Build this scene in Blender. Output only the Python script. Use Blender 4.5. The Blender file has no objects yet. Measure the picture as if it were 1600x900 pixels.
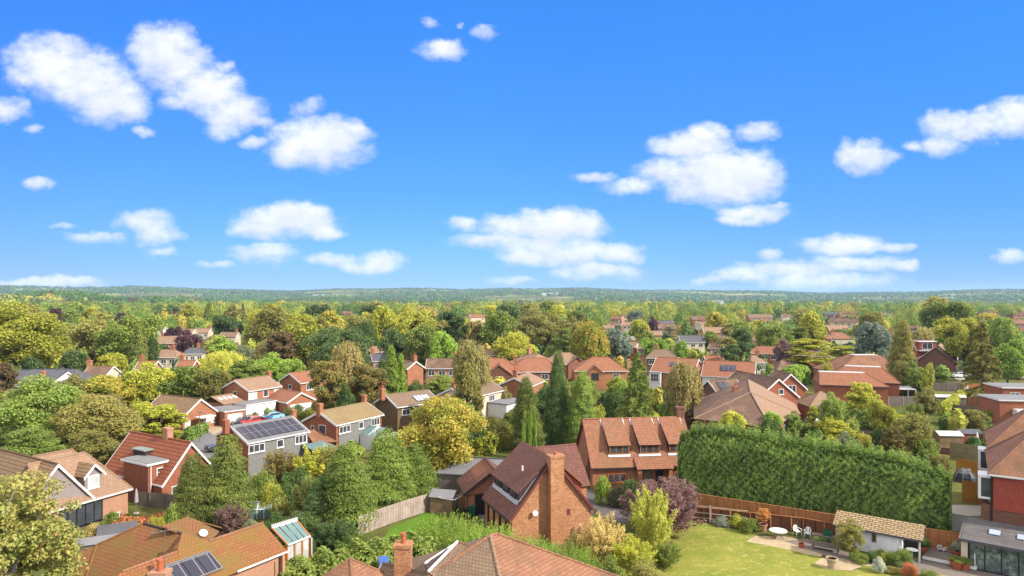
import bpy, math, random
import numpy as np
from mathutils import Vector, Matrix

R = math.radians
rnd = random.Random(7)
scn = bpy.context.scene
col = scn.collection

# ------------------------------------------------------------------ camera, sky, sun, exposure
F, Y0, CH = 1060.0, 462.0, 22.0          # focal length in photo pixels, horizon row, drone height (m)
cam = bpy.data.cameras.new("Camera")
cam.sensor_width = 36.0
cam.lens = 36.0 * F / 1600.0
cam.shift_y = (Y0 - 450.0) / 1600.0
cam.clip_start, cam.clip_end = 0.5, 30000.0
camo = bpy.data.objects.new("Camera", cam)
camo.location = (0, 0, CH)
camo.rotation_euler = (R(90), 0, 0)
col.objects.link(camo)
scn.camera = camo

SUN_EL, SUN_AZ = 36.0, 114.0             # azimuth clockwise from +Y (the view direction)
sd = bpy.data.lights.new("Sun", "SUN")
sd.energy = 5.0
sd.angle = R(0.5)
sd.color = (1.0, 0.925, 0.80)
sun = bpy.data.objects.new("Sun", sd)
az, el = R(SUN_AZ), R(SUN_EL)
to_sun = Vector((math.sin(az) * math.cos(el), math.cos(az) * math.cos(el), math.sin(el)))
sun.rotation_euler = to_sun.to_track_quat('Z', 'Y').to_euler()
sun.location = to_sun * 200
col.objects.link(sun)

scn.view_settings.view_transform = 'Standard'
scn.view_settings.look = 'None'
scn.view_settings.exposure = 0.9
scn.view_settings.gamma = 1.0
scn.view_settings.use_curve_mapping = False
scn.cycles.max_bounces = 5
scn.cycles.diffuse_bounces = 3
scn.cycles.transmission_bounces = 3
scn.cycles.volume_bounces = 0

w = bpy.data.worlds.new("World")
scn.world = w
w.use_nodes = True
w.cycles.sampling_method = 'MANUAL'
w.cycles.sample_map_resolution = 512
wn, wl = w.node_tree.nodes, w.node_tree.links
wn.clear()
SKY_STRENGTH = 0.15
# clouds: centre x, centre y, radius x, radius y (in the photo's pixels = angles from the horizon), solidity
CLOUDS = [
 (75,98,62,40,1),(120,120,72,44,1),(165,150,58,38,1),(196,166,36,26,.9),(38,118,34,20,.8),(100,72,46,22,.85),
 (255,78,52,36,1),(272,102,58,34,1),(322,142,54,34,1),(362,170,50,28,.95),(345,200,32,18,.7),(402,186,34,13,.6),(350,104,18,13,.55),(285,158,40,16,.7),
 (500,222,68,36,1.05),(545,212,34,20,.9),(452,238,34,24,.9),(398,219,30,11,.65),(484,164,26,17,.6),
 (4,170,42,18,.75),(50,203,18,9,.5),(225,208,22,9,.5),(60,289,27,10,.85),
 (687,75,35,16,.95),(670,33,22,9,.5),(760,52,22,13,.6),(720,40,7,7,.35),
 (450,344,74,23,1.05),(402,357,46,14,.9),(510,361,34,12,.9),(470,332,42,13,1),(415,394,55,17,.72),(520,405,44,13,.75),(592,408,40,16,.9),(555,412,50,10,.7),
 (225,350,46,18,.8),(250,370,40,18,.7),(150,374,52,11,.62),(250,398,34,9,.5),(100,355,30,7,.4),(340,412,34,7,.42),
 (70,441,90,9,.9),(112,437,45,8,.9),
 (722,352,27,13,.85),(800,355,50,21,.95),(868,354,70,26,1.05),(910,350,34,22,1),(768,378,70,13,.7),(850,384,90,17,.85),(890,399,60,15,1),(955,395,45,16,1),(820,401,42,13,.95),(930,424,75,15,.75),(800,437,40,8,.6),
 (1076,226,60,20,1.05),(1106,212,30,17,1),(1046,270,56,20,.9),(1130,268,75,34,1.1),(1172,274,48,30,1.1),(1110,292,72,26,1),(930,273,34,10,.65),(985,290,42,14,.75),
 (1184,207,35,15,.75),(1184,332,54,16,.9),(1150,345,34,9,.8),(1218,322,24,8,.65),
 (1356,246,42,22,.95),(1324,234,22,18,.65),(1468,226,40,18,.85),(1500,198,58,22,.9),(1545,190,48,18,.9),(1592,182,44,26,1),(1456,190,14,19,.6),(1424,226,18,10,.6),
 (1320,381,64,15,.95),(1388,383,34,9,.75),(1208,400,22,12,.85),(1240,421,92,15,.72),(1335,412,84,16,.78),(1168,431,60,13,.68),(1285,440,120,14,.78),(1410,415,22,10,.9),(1110,438,36,9,.5),
 (1575,401,32,11,.68)]

def wnode(t, **k):
    n = wn.new(t)
    for a, b in k.items():
        setattr(n, a, b)
    return n

def wmath(op, a, b=None, c=None, clamp=False):
    n = wnode('ShaderNodeMath', operation=op, use_clamp=clamp)
    for i, v in enumerate((a, b, c)):
        if v is None:
            continue
        if isinstance(v, (int, float)):
            n.inputs[i].default_value = v
        else:
            wl.new(v, n.inputs[i])
    return n.outputs[0]

def wvec(op, a, b=None, c=None, out=0):
    n = wnode('ShaderNodeVectorMath', operation=op)
    for i, v in enumerate((a, b, c)):
        if v is None:
            continue
        if isinstance(v, (tuple, list)):
            n.inputs[i].default_value = v
        else:
            wl.new(v, n.inputs[i])
    return n.outputs['Value'] if op in ('DOT_PRODUCT', 'LENGTH') else n.outputs[0]

def build_sky():
    sky = wnode('ShaderNodeTexSky', sky_type='NISHITA')
    sky.sun_disc = False
    sky.sun_elevation = el
    sky.sun_rotation = az
    sky.altitude = 60
    sky.air_density = 1.0
    sky.dust_density = 0.1
    sky.ozone_density = 4.0
    tc = wnode('ShaderNodeTexCoord')
    sep = wnode('ShaderNodeSeparateXYZ')
    wl.new(tc.outputs['Generated'], sep.inputs[0])
    yy = wmath('MAXIMUM', sep.outputs[1], 0.02)
    u = wmath('DIVIDE', sep.outputs[0], yy)
    v = wmath('DIVIDE', sep.outputs[2], yy)
    comb = wnode('ShaderNodeCombineXYZ')
    wl.new(u, comb.inputs[0]); wl.new(v, comb.inputs[1])
    p = comb.outputs[0]
    # ragged outlines: two noises bend the directions before the puffs are measured
    n1 = wnode('ShaderNodeTexNoise'); n1.inputs['Scale'].default_value = 13; n1.inputs['Detail'].default_value = 7; n1.inputs['Roughness'].default_value = .6
    wl.new(p, n1.inputs['Vector'])
    off = wvec('MULTIPLY_ADD', n1.outputs['Color'], (.055, .040, 0), (-.0275, -.020, 0))
    pw = wvec('ADD', p, off)
    n2 = wnode('ShaderNodeTexNoise'); n2.inputs['Scale'].default_value = 30; n2.inputs['Detail'].default_value = 8; n2.inputs['Roughness'].default_value = .62
    wl.new(wvec('MULTIPLY', p, (1, 1.5, 1)), n2.inputs['Vector'])
    acc = None; num = None; den = None
    for (cx, cy, rx, ry, k) in CLOUDS:
        rx, ry = rx * 1.10, ry * 1.12
        sx, sy = F / rx, F / ry
        q = wvec('MULTIPLY_ADD', pw, (sx, sy, 0), (-(cx - 800) / F * sx, -(Y0 - cy) / F * sy, 0))
        d = wvec('DOT_PRODUCT', q, q)
        val = wmath('MULTIPLY_ADD', d, -.8, k)
        wgt = wmath('MAXIMUM', val, 0.0)
        t = wvec('DOT_PRODUCT', q, (0, 1, 0))
        if acc is None:
            acc, num, den = val, wmath('MULTIPLY', wgt, t), wmath('ADD', wgt, .001)
        else:
            acc = wmath('SMOOTH_MAX', acc, val, .25)
            num = wmath('MULTIPLY_ADD', wgt, t, num)
            den = wmath('ADD', den, wgt)
    field = wmath('MULTIPLY_ADD', n2.outputs['Fac'], 1.7, wmath('ADD', acc, -.80))
    mr = wnode('ShaderNodeMapRange', interpolation_type='SMOOTHSTEP')
    mr.inputs['From Min'].default_value = -.2; mr.inputs['From Max'].default_value = 1.15
    wl.new(field, mr.inputs['Value'])
    front = wmath('GREATER_THAN', sep.outputs[1], .03)
    # unseen broken cloud overhead and behind the camera, added overbright as fill light
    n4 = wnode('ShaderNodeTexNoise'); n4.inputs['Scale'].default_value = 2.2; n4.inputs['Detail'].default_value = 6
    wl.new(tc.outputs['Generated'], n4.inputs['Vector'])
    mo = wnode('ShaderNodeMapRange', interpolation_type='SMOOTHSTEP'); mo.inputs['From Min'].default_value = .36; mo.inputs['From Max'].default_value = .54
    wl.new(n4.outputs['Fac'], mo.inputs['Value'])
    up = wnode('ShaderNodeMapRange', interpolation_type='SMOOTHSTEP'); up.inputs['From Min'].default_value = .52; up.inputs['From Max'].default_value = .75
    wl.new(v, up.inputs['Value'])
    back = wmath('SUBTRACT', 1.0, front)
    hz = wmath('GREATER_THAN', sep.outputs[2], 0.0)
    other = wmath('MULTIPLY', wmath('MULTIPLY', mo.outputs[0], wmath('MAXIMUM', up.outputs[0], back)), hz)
    alpha = wmath('MULTIPLY', wmath('MULTIPLY', mr.outputs[0], front), .97)
    # sunlit tops, cooler undersides
    shade = wmath('DIVIDE', num, den)
    n3 = wnode('ShaderNodeTexNoise'); n3.inputs['Scale'].default_value = 20; n3.inputs['Detail'].default_value = 5
    wl.new(p, n3.inputs['Vector'])
    sh = wmath('MULTIPLY_ADD', n3.outputs['Fac'], 1.6, wmath('MULTIPLY_ADD', shade, .55, -.25), clamp=True)
    mixc = wnode('ShaderNodeMix', data_type='RGBA')
    wl.new(sh, mixc.inputs['Factor'])
    mixc.inputs['A'].default_value = CLOUD_LOW
    mixc.inputs['B'].default_value = CLOUD_TOP
    tint = wnode('ShaderNodeMix', data_type='RGBA', blend_type='MULTIPLY')
    tint.inputs['Factor'].default_value = 1
    wl.new(sky.outputs[0], tint.inputs['A'])
    el_r = wnode('ShaderNodeMapRange'); el_r.inputs['From Max'].default_value = .42
    wl.new(v, el_r.inputs['Value'])
    tm = wnode('ShaderNodeMix', data_type='RGBA'); wl.new(el_r.outputs[0], tm.inputs['Factor'])
    tm.inputs['A'].default_value = SKY_LOW; tm.inputs['B'].default_value = SKY_TINT
    # the deep blue is even across the view, so the brighter sides of the sky are held back
    s1 = wnode('ShaderNodeMapRange'); s1.inputs['From Min'].default_value = -.75; s1.inputs['From Max'].default_value = -.05; wl.new(u, s1.inputs['Value'])
    s2 = wnode('ShaderNodeMapRange'); s2.inputs['From Min'].default_value = .75; s2.inputs['From Max'].default_value = .25; wl.new(u, s2.inputs['Value'])
    prev = tm.outputs['Result']
    for sN, cN in ((s1, (.72, .66, 1, 1)), (s2, (.80, .83, 1, 1))):
        mm = wnode('ShaderNodeMix', data_type='RGBA'); wl.new(sN.outputs[0], mm.inputs['Factor']); mm.inputs['A'].default_value = cN; mm.inputs['B'].default_value = (1, 1, 1, 1)
        m2 = wnode('ShaderNodeMix', data_type='RGBA', blend_type='MULTIPLY'); m2.inputs['Factor'].default_value = 1; wl.new(prev, m2.inputs['A']); wl.new(mm.outputs['Result'], m2.inputs['B'])
        prev = m2.outputs['Result']
    wl.new(prev, tint.inputs['B'])
    fin = wnode('ShaderNodeMix', data_type='RGBA')
    wl.new(alpha, fin.inputs['Factor'])
    wl.new(tint.outputs['Result'], fin.inputs['A'])
    wl.new(mixc.outputs['Result'], fin.inputs['B'])
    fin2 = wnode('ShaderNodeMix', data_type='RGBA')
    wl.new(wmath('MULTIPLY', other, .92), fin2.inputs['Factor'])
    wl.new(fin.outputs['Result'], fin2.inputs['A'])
    fin2.inputs['B'].default_value = CLOUD_FILL
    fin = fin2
    bg = wnode('ShaderNodeBackground')
    bg.inputs['Strength'].default_value = SKY_STRENGTH
    wl.new(fin.outputs['Result'], bg.inputs['Color'])
    wo = wnode('ShaderNodeOutputWorld')
    wl.new(bg.outputs[0], wo.inputs['Surface'])
CLOUD_TOP = (4.0, 4.05, 4.15, 1)
CLOUD_FILL = (9.8, 9.3, 8.4, 1)
CLOUD_LOW = (2.75, 2.95, 3.5, 1)
SKY_TINT = (.178, .55, .98, 1)
SKY_LOW = (.19, .315, .72, 1)
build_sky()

# ------------------------------------------------------------------ helpers
def W(px, py, z=0.0):
    """the point at height z seen at pixel (px, py)"""
    D = (CH - z) * F / (py - Y0)
    return Vector(((px - 800) * D / F, D, z))

def WD(px, D, z=0.0):
    return Vector(((px - 800) * D / F, D, z))

def ztop(py, D):
    return CH - (py - Y0) * D / F

def tag(o, label=None, cat=None, group=None, kind=None):
    if label: o['label'] = label
    if cat: o['category'] = cat
    if group: o['group'] = group
    if kind: o['kind'] = kind
    return o

def empty(name, loc, rz=0.0, label=None, cat=None, group=None):
    o = bpy.data.objects.new(name, None)
    o.empty_display_size = .5
    o.location = loc
    o.rotation_euler = (0, 0, rz)
    col.objects.link(o)
    return tag(o, label, cat, group)

def copy_tree(o, parent=None):
    c = o.copy(); col.objects.link(c)
    if parent is not None: c.parent = parent
    for ch in list(o.children):
        copy_tree(ch, c)
    return c

class MB:
    """collects faces; build() links them as one mesh object with metre-scaled UVs"""
    def __init__(s):
        s.v, s.f, s.m = [], [], []
    def add(s, vs, fs, mi=0):
        b = len(s.v)
        s.v += [tuple(p) for p in vs]
        for f in fs:
            s.f.append([b + i for i in f]); s.m.append(mi)
        return s
    def box(s, x0, x1, y0, y1, z0, z1, mi=0, M=None):
        vs = [Vector(p) for p in ((x0,y0,z0),(x1,y0,z0),(x1,y1,z0),(x0,y1,z0),(x0,y0,z1),(x1,y0,z1),(x1,y1,z1),(x0,y1,z1))]
        if M is not None: vs = [M @ p for p in vs]
        return s.add(vs, [(3,2,1,0),(4,5,6,7),(0,1,5,4),(1,2,6,5),(2,3,7,6),(3,0,4,7)], mi)
    def prism(s, pts, d, mi=0):
        """polygon (counter-clockwise seen from outside) thickened by vector d"""
        n = len(pts); d = Vector(d)
        a = [Vector(p) for p in pts]; b = [p + d for p in a]
        return s.add(a + b, [tuple(range(n)), tuple(range(2*n-1, n-1, -1))] + [((i+1) % n, i, n+i, n+(i+1) % n) for i in range(n)], mi)
    def slab(s, pts, t=.13, mi=0):
        a = [Vector(p) for p in pts]
        nrm = (a[1]-a[0]).cross(a[2]-a[0]).normalized()
        if nrm.z < 0:
            a.reverse(); nrm = -nrm
        return s.prism(a, -nrm * t, mi)
    def tube(s, p0, p1, r0, r1=None, n=8, mi=0, caps=True):
        r1 = r0 if r1 is None else r1
        p0, p1 = Vector(p0), Vector(p1)
        ax = (p1 - p0).normalized()
        t = Vector((1,0,0)) if abs(ax.x) < .9 else Vector((0,1,0))
        a = ax.cross(t).normalized(); b = ax.cross(a)
        vs = []
        for p, r in ((p0, r0), (p1, r1)):
            for i in range(n):
                g = 2*math.pi*i/n
                vs.append(p + a*(r*math.cos(g)) + b*(r*math.sin(g)))
        fs = [(i, (i+1) % n, n+(i+1) % n, n+i) for i in range(n)]
        if caps: fs += [tuple(range(n-1, -1, -1)), tuple(range(n, 2*n))]
        return s.add(vs, fs, mi)
    def lathe(s, prof, n=16, c=(0,0,0), mi=0):
        vs, fs = [], []
        for (r, z) in prof:
            for i in range(n):
                g = 2*math.pi*i/n
                vs.append((c[0]+r*math.cos(g), c[1]+r*math.sin(g), c[2]+z))
        for k in range(len(prof)-1):
            for i in range(n):
                fs.append((k*n+i, k*n+(i+1) % n, (k+1)*n+(i+1) % n, (k+1)*n+i))
        fs.append(tuple(range(n-1, -1, -1))); m = (len(prof)-1)*n
        fs.append(tuple(range(m, m+n)))
        return s.add(vs, fs, mi)
    def build(s, name, mats, parent=None, smooth=False):
        me = bpy.data.meshes.new(name)
        me.from_pydata(s.v, [], s.f)
        if not isinstance(mats, (list, tuple)): mats = [mats]
        for m in mats: me.materials.append(m)
        if len(mats) > 1: me.polygons.foreach_set('material_index', s.m)
        me.update()
        uv = me.uv_layers.new(name='UVMap')
        Z = Vector((0,0,1))
        for p in me.polygons:
            n = p.normal
            if abs(n.z) > .995: a, b = Vector((1,0,0)), Vector((0,1,0))
            else:
                a = Z.cross(n).normalized(); b = n.cross(a)
            for li in p.loop_indices:
                c = me.vertices[me.loops[li].vertex_index].co
                uv.data[li].uv = (a.dot(c), b.dot(c))
        if smooth: me.polygons.foreach_set('use_smooth', [True]*len(me.polygons))
        o = bpy.data.objects.new(name, me)
        col.objects.link(o)
        if parent is not None: o.parent = parent
        return o

# ------------------------------------------------------------------ materials
def lin(c):
    return tuple(((x/255)/12.92 if x/255 <= .04045 else ((x/255+.055)/1.055)**2.4) for x in c)
def alb(c, k=.5):
    return tuple(min(.85, x*k) for x in lin(c)) + (1,)

def mat(name):
    m = bpy.data.materials.new(name); m.use_nodes = True
    nt = m.node_tree
    return m, nt.nodes, nt.links, nt.nodes['Principled BSDF']

def mixn(n, l, f, a, b, bt='MIX'):
    x = n.new('ShaderNodeMix'); x.data_type = 'RGBA'; x.blend_type = bt
    for i, v in (('Factor', f), ('A', a), ('B', b)):
        if isinstance(v, (float, int, tuple)): x.inputs[i].default_value = v
        else: l.new(v, x.inputs[i])
    return x.outputs['Result']

def noise(n, l, scale, detail=4, vec=None, rough=.55):
    t = n.new('ShaderNodeTexNoise')
    t.inputs['Scale'].default_value = scale; t.inputs['Detail'].default_value = detail; t.inputs['Roughness'].default_value = rough
    if vec is not None: l.new(vec, t.inputs['Vector'])
    return t.outputs['Fac']

def ramp(n, l, f, lo, hi):
    r = n.new('ShaderNodeMapRange'); r.inputs['From Min'].default_value = lo; r.inputs['From Max'].default_value = hi
    l.new(f, r.inputs['Value']); return r.outputs[0]

def tc(n, what='Object'):
    return n.new('ShaderNodeTexCoord').outputs[what]

def bricky(name, c1, c2, cm, bw, bh, mortar, k=.5, moss=None, moss_amt=.5, bump=.3, rough=.85, offset=.5, patch=.22):
    m, n, l, b = mat(name)
    uv = tc(n, 'UV')
    bt = n.new('ShaderNodeTexBrick')
    bt.offset = offset
    bt.inputs['Scale'].default_value = 1; bt.inputs['Brick Width'].default_value = bw; bt.inputs['Row Height'].default_value = bh
    bt.inputs['Mortar Size'].default_value = mortar; bt.inputs['Mortar Smooth'].default_value = .2; bt.inputs['Bias'].default_value = 0
    bt.inputs['Color1'].default_value = alb(c1, k); bt.inputs['Color2'].default_value = alb(c2, k); bt.inputs['Mortar'].default_value = alb(cm, k)
    l.new(uv, bt.inputs['Vector'])
    oc = tc(n)
    nz = noise(n, l, .8, 6, oc, .65)
    c = mixn(n, l, ramp(n, l, nz, .3, .75), bt.outputs['Color'], tuple(x*(1-patch) for x in alb(c2, k)[:3]) + (1,))
    cc = n.new('ShaderNodeMix'); cc.data_type = 'RGBA'; cc.inputs['Factor'].default_value = .55
    l.new(bt.outputs['Color'], cc.inputs['A']); l.new(c, cc.inputs['B'])
    c = cc.outputs['Result']
    fine = noise(n, l, 9, 3, oc)
    c = mixn(n, l, ramp(n, l, fine, .35, .7), c, mixn(n, l, 1.0, c, (.84, .82, .80, 1), 'MULTIPLY'))
    if moss:
        mz = noise(n, l, .45, 8, oc, .7)
        c = mixn(n, l, ramp(n, l, mz, .62 - moss_amt*.35, .80 - moss_amt*.2), c, alb(moss, k))
    l.new(c, b.inputs['Base Color'])
    b.inputs['Roughness'].default_value = rough
    b.inputs['Specular IOR Level'].default_value = .25
    if bump:
        bp = n.new('ShaderNodeBump'); bp.inputs['Strength'].default_value = bump; bp.inputs['Distance'].default_value = .04
        bp.invert = True
        l.new(bt.outputs['Fac'], bp.inputs['Height']); l.new(bp.outputs[0], b.inputs['Normal'])
    return m

def plain(name, c, k=.5, rough=.6, var=.15, scale=2.0, metal=0, spec=.4):
    m, n, l, b = mat(name)
    a = alb(c, k)
    f = noise(n, l, scale, 6, tc(n), .65)
    cc = mixn(n, l, ramp(n, l, f, .3, .7), a, tuple(x*(1-var*2) for x in a[:3]) + (1,))
    l.new(cc, b.inputs['Base Color'])
    b.inputs['Roughness'].default_value = rough; b.inputs['Metallic'].default_value = metal; b.inputs['Specular IOR Level'].default_value = spec
    return m

def boards(name, c1, c2, width=.15, k=.5, horiz=False, gap=.06):
    m, n, l, b = mat(name)
    uv = tc(n, 'UV')
    bt = n.new('ShaderNodeTexBrick'); bt.offset = .0
    bt.inputs['Scale'].default_value = 1
    bt.inputs['Brick Width'].default_value = 6.0 if horiz else width
    bt.inputs['Row Height'].default_value = width if horiz else 6.0
    bt.inputs['Mortar Size'].default_value = width*gap
    bt.inputs['Color1'].default_value = alb(c1, k); bt.inputs['Color2'].default_value = alb(c2, k)
    bt.inputs['Mortar'].default_value = tuple(x*.35 for x in alb(c2, k)[:3]) + (1,)
    l.new(uv, bt.inputs['Vector'])
    f = noise(n, l, 1.3, 6, tc(n), .7)
    c = mixn(n, l, ramp(n, l, f, .35, .75), bt.outputs['Color'], tuple(x*.62 for x in alb(c2, k)[:3]) + (1,))
    l.new(c, b.inputs['Base Color']); b.inputs['Roughness'].default_value = .8; b.inputs['Specular IOR Level'].default_value = .2
    return m

TILE = dict(bw=.24, bh=.27, mortar=.022, bump=.5)
M = {}
M['tile_red'] = bricky('red roof tile', (198,138,104), (166,112,86), (112,74,60), moss=(140,112,80), moss_amt=.3, **TILE)
M['tile_maroon'] = bricky('maroon roof tile', (154,106,92), (130,86,76), (80,54,52), **TILE)
M['tile_orange'] = bricky('orange roof tile', (198,138,104), (172,112,84), (132,84,64), moss=(150,104,82), moss_amt=.35, **TILE)
M['tile_brown'] = bricky('brown roof tile', (150,118,98), (130,100,84), (88,70,62), moss=(170,138,112), moss_amt=.35, **TILE)
M['tile_tan'] = bricky('tan roof tile', (194,160,132), (176,142,116), (134,106,90), **TILE)
M['tile_tanrow'] = bricky('tan interlocking roof tile', (184,152,116), (164,132,98), (86,66,52), bw=.33, bh=.36, mortar=.035, bump=.6, offset=0)
M['tile_redrow'] = bricky('red interlocking roof tile', (198,118,82), (178,100,68), (92,54,42), bw=.33, bh=.42, mortar=.05, bump=.6, offset=0)
M['tile_mossy'] = bricky('orange clay tile with moss', (188,120,82), (168,98,66), (110,66,48), moss=(134,112,52), moss_amt=.75, **TILE)
M['tile_olive'] = bricky('moss covered roof tile', (178,152,114), (156,130,96), (114,94,70), moss=(158,138,96), moss_amt=.8, **TILE)
M['tile_pink'] = bricky('terracotta plain tile', (194,142,110), (176,122,94), (124,84,66), moss=(120,92,70), moss_amt=.5, **TILE)
M['tile_greytan'] = bricky('weathered brown tile', (168,142,118), (150,124,102), (112,90,76), **TILE)
M['slate'] = bricky('grey slate', (128,128,138), (108,108,118), (70,70,80), **TILE)
M['stone_tile'] = bricky('stone slate', (216,192,150), (190,162,122), (78,62,48), bw=.55, bh=.25, mortar=.04, bump=.8)
M['grey_boardroof'] = boards('grey weathered roof board', (140,136,138), (118,112,112), .22, horiz=True, gap=.14)
BR = dict(bw=.225, bh=.075, mortar=.008, bump=.15)
M['brick'] = bricky('orange red brick', (212,142,102), (170,104,76), (194,152,124), **BR)
M['brick_warm'] = bricky('warm orange brick', (236,172,124), (174,112,78), (208,168,132), **BR)
M['brick_brown'] = bricky('brown brick', (150,104,84), (128,86,70), (140,110,92), **BR)
M['brick_olive'] = bricky('olive brown brick', (146,120,84), (128,102,72), (132,112,86), **BR)
M['brick_red'] = bricky('deep red brick', (200,124,92), (166,94,70), (172,122,98), **BR)
M['brick_pink'] = bricky('pale pink brick', (214,162,132), (200,146,116), (206,172,148), **BR)
M['tilehung'] = bricky('red hanging tile', (206,104,84), (184,86,70), (126,60,52), bw=.17, bh=.11, mortar=.012, bump=.3)
M['hung_grey'] = bricky('grey hanging tile', (168,168,166), (148,148,146), (112,110,110), bw=.2, bh=.14, mortar=.012, bump=.3)
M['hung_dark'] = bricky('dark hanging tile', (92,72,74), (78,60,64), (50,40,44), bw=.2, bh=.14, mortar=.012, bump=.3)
M['white'] = plain('white painted trim', (244,244,244), .56, .4, .04)
M['white_wall'] = plain('white painted render', (236,236,238), .54, .7, .08, .8)
M['white_board'] = boards('white painted boarding', (240,240,244), (230,232,236), .16, .80, False, .05)
M['cream_wall'] = plain('cream render', (226,208,182), .6, .8, .1, .8)
M['mauve_wall'] = plain('grey mauve render', (166,152,150), .5, .8, .08, .8)
M['grey_flat'] = plain('grey felt flat roof', (146,146,150), .48, .85, .12, .6)
M['pale_flat'] = plain('pale grey flat roof', (206,206,208), .55, .7, .08, .6)
M['green_flat'] = plain('green grey felt', (150,164,156), .5, .8, .12, .8)
M['dark_flat'] = plain('dark felt roof', (98,98,106), .5, .8, .15, .7)
M['amber_wood'] = plain('amber stained timber', (208,126,42), .5, .5, .12, 3)
M['dark_wood'] = plain('dark timber', (62,50,46), .5, .6, .15, 3)
M['black'] = plain('black paint', (30,30,34), .6, .4, .05)
M['lead'] = plain('lead flashing', (190,190,200), .5, .5, .12)
M['terracotta'] = plain('terracotta', (206,110,70), .5, .7, .15, 6)
M['metal'] = plain('galvanised metal', (170,170,172), .5, .4, .08, 3, .6)
M['concrete'] = plain('concrete', (196,188,176), .5, .85, .14, 1.2)
M['asphalt'] = plain('asphalt', (150,146,148), .42, .9, .14, .7)
M['drive'] = bricky('block paved drive', (132,122,126), (112,104,110), (86,80,84), bw=.2, bh=.1, mortar=.01, bump=.1)
M['paving'] = bricky('pale stone paving', (226,204,170), (208,184,150), (160,140,112), bw=.6, bh=.6, mortar=.02, bump=.1)
M['paving_grey'] = bricky('grey brick paving', (168,156,148), (148,136,128), (116,106,102), bw=.22, bh=.11, mortar=.014, bump=.1)
M['fence_brown'] = boards('brown fence board', (232,162,104), (196,128,78), .15)
M['fence_dark'] = boards('dark brown fence board', (150,98,68), (122,76,54), .9)
M['fence_grey'] = boards('grey fence board', (158,146,134), (136,124,114), .13)
M['fence_pale'] = boards('pale bleached fence board', (214,196,184), (188,168,156), .32)
M['fence_orange'] = boards('new orange fence board', (210,150,62), (184,124,46), .14)
M['fence_olive'] = boards('horizontal olive boarding', (176,164,124), (156,144,108), .16, horiz=True)
M['shed_wood'] = boards('weathered shed boarding', (176,150,112), (150,126,94), .14, horiz=True)
M['deck'] = boards('grey decking', (156,148,148), (136,128,130), .14)
M['aqua'] = plain('bottle green plastic', (44,112,82), .5, .4, .1)
M['blue'] = plain('blue plastic sheet', (66,110,196), .5, .4, .12)
M['parasol_blue'] = plain('pale blue canvas', (170,190,220), .5, .8, .1)
M['parasol_grey'] = plain('mauve grey canvas', (190,176,180), .5, .8, .1)
M['soil'] = plain('dark soil', (92,72,56), .5, .95, .2)

def glassy(name, c, rough=.08, spec=.6, var=.3):
    m, n, l, b = mat(name)
    f = noise(n, l, 1.1, 2, tc(n))
    l.new(mixn(n, l, ramp(n, l, f, .4, .6), tuple(c) + (1,), tuple(x*(1-var) for x in c) + (1,)), b.inputs['Base Color'])
    b.inputs['Roughness'].default_value = rough; b.inputs['Specular IOR Level'].default_value = spec
    return m
M['glass_room'] = None
M['glass'] = glassy('window glass', (.045,.05,.06))
M['glass_light'] = glassy('window glass with pale blind', (.42,.42,.42))
M['glass_roof'] = glassy('conservatory glazing', (.10,.16,.155), .3, .3, .15)
M['rooflight'] = glassy('rooflight glass', (.30,.36,.48), .05, .8, .1)

def room_glass():
    m, n, l, b = mat('bifold glass')
    oc = tc(n); f = noise(n, l, 2.6, 7, oc, .75); g = noise(n, l, .9, 3, oc)
    c = mixn(n, l, ramp(n, l, f, .42, .66), (.03,.045,.05,1), (.22,.26,.22,1))
    l.new(mixn(n, l, ramp(n, l, g, .45, .7), c, (.05,.07,.08,1)), b.inputs['Base Color'])
    b.inputs['Roughness'].default_value = .05; b.inputs['Specular IOR Level'].default_value = .6
    return m
M['glass_room'] = room_glass()
def solar_mat():
    m, n, l, b = mat('solar panel')
    bt = n.new('ShaderNodeTexBrick'); bt.offset = 0
    bt.inputs['Scale'].default_value = 1; bt.inputs['Brick Width'].default_value = 1.0; bt.inputs['Row Height'].default_value = 1.65
    bt.inputs['Mortar Size'].default_value = .035
    for k, c in (('Color1', (.022,.022,.035,1)), ('Color2', (.03,.028,.042,1)), ('Mortar', (.13,.13,.15,1))): bt.inputs[k].default_value = c
    l.new(tc(n, 'UV'), bt.inputs['Vector']); l.new(bt.outputs['Color'], b.inputs['Base Color'])
    b.inputs['Roughness'].default_value = .45; b.inputs['Specular IOR Level'].default_value = .25
    return m
M['solar'] = solar_mat()

def grass_mat(name, c1, c2, c3, k=.5):
    m, n, l, b = mat(name)
    oc = tc(n)
    a = noise(n, l, .35, 8, oc, .7); f = noise(n, l, 5, 6, oc, .7); g = noise(n, l, 1.4, 5, oc, .6)
    c = mixn(n, l, ramp(n, l, a, .38, .62), alb(c1, k), alb(c2, k))
    c = mixn(n, l, ramp(n, l, g, .5, .75), c, alb(c3, k))
    c = mixn(n, l, ramp(n, l, f, .35, .7), c, mixn(n, l, 1.0, c, (.55,.6,.5,1), 'MULTIPLY'))
    l.new(c, b.inputs['Base Color']); b.inputs['Roughness'].default_value = .9; b.inputs['Specular IOR Level'].default_value = .1
    bp = n.new('ShaderNodeBump'); bp.inputs['Strength'].default_value = .6; bp.inputs['Distance'].default_value = .08
    l.new(f, bp.inputs['Height']); l.new(bp.outputs[0], b.inputs['Normal'])
    return m
M['lawn'] = grass_mat('mown lawn', (176,174,82), (144,156,62), (216,200,128))
M['lawn_green'] = grass_mat('green lawn', (118,160,50), (98,142,44), (140,166,60))

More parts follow.
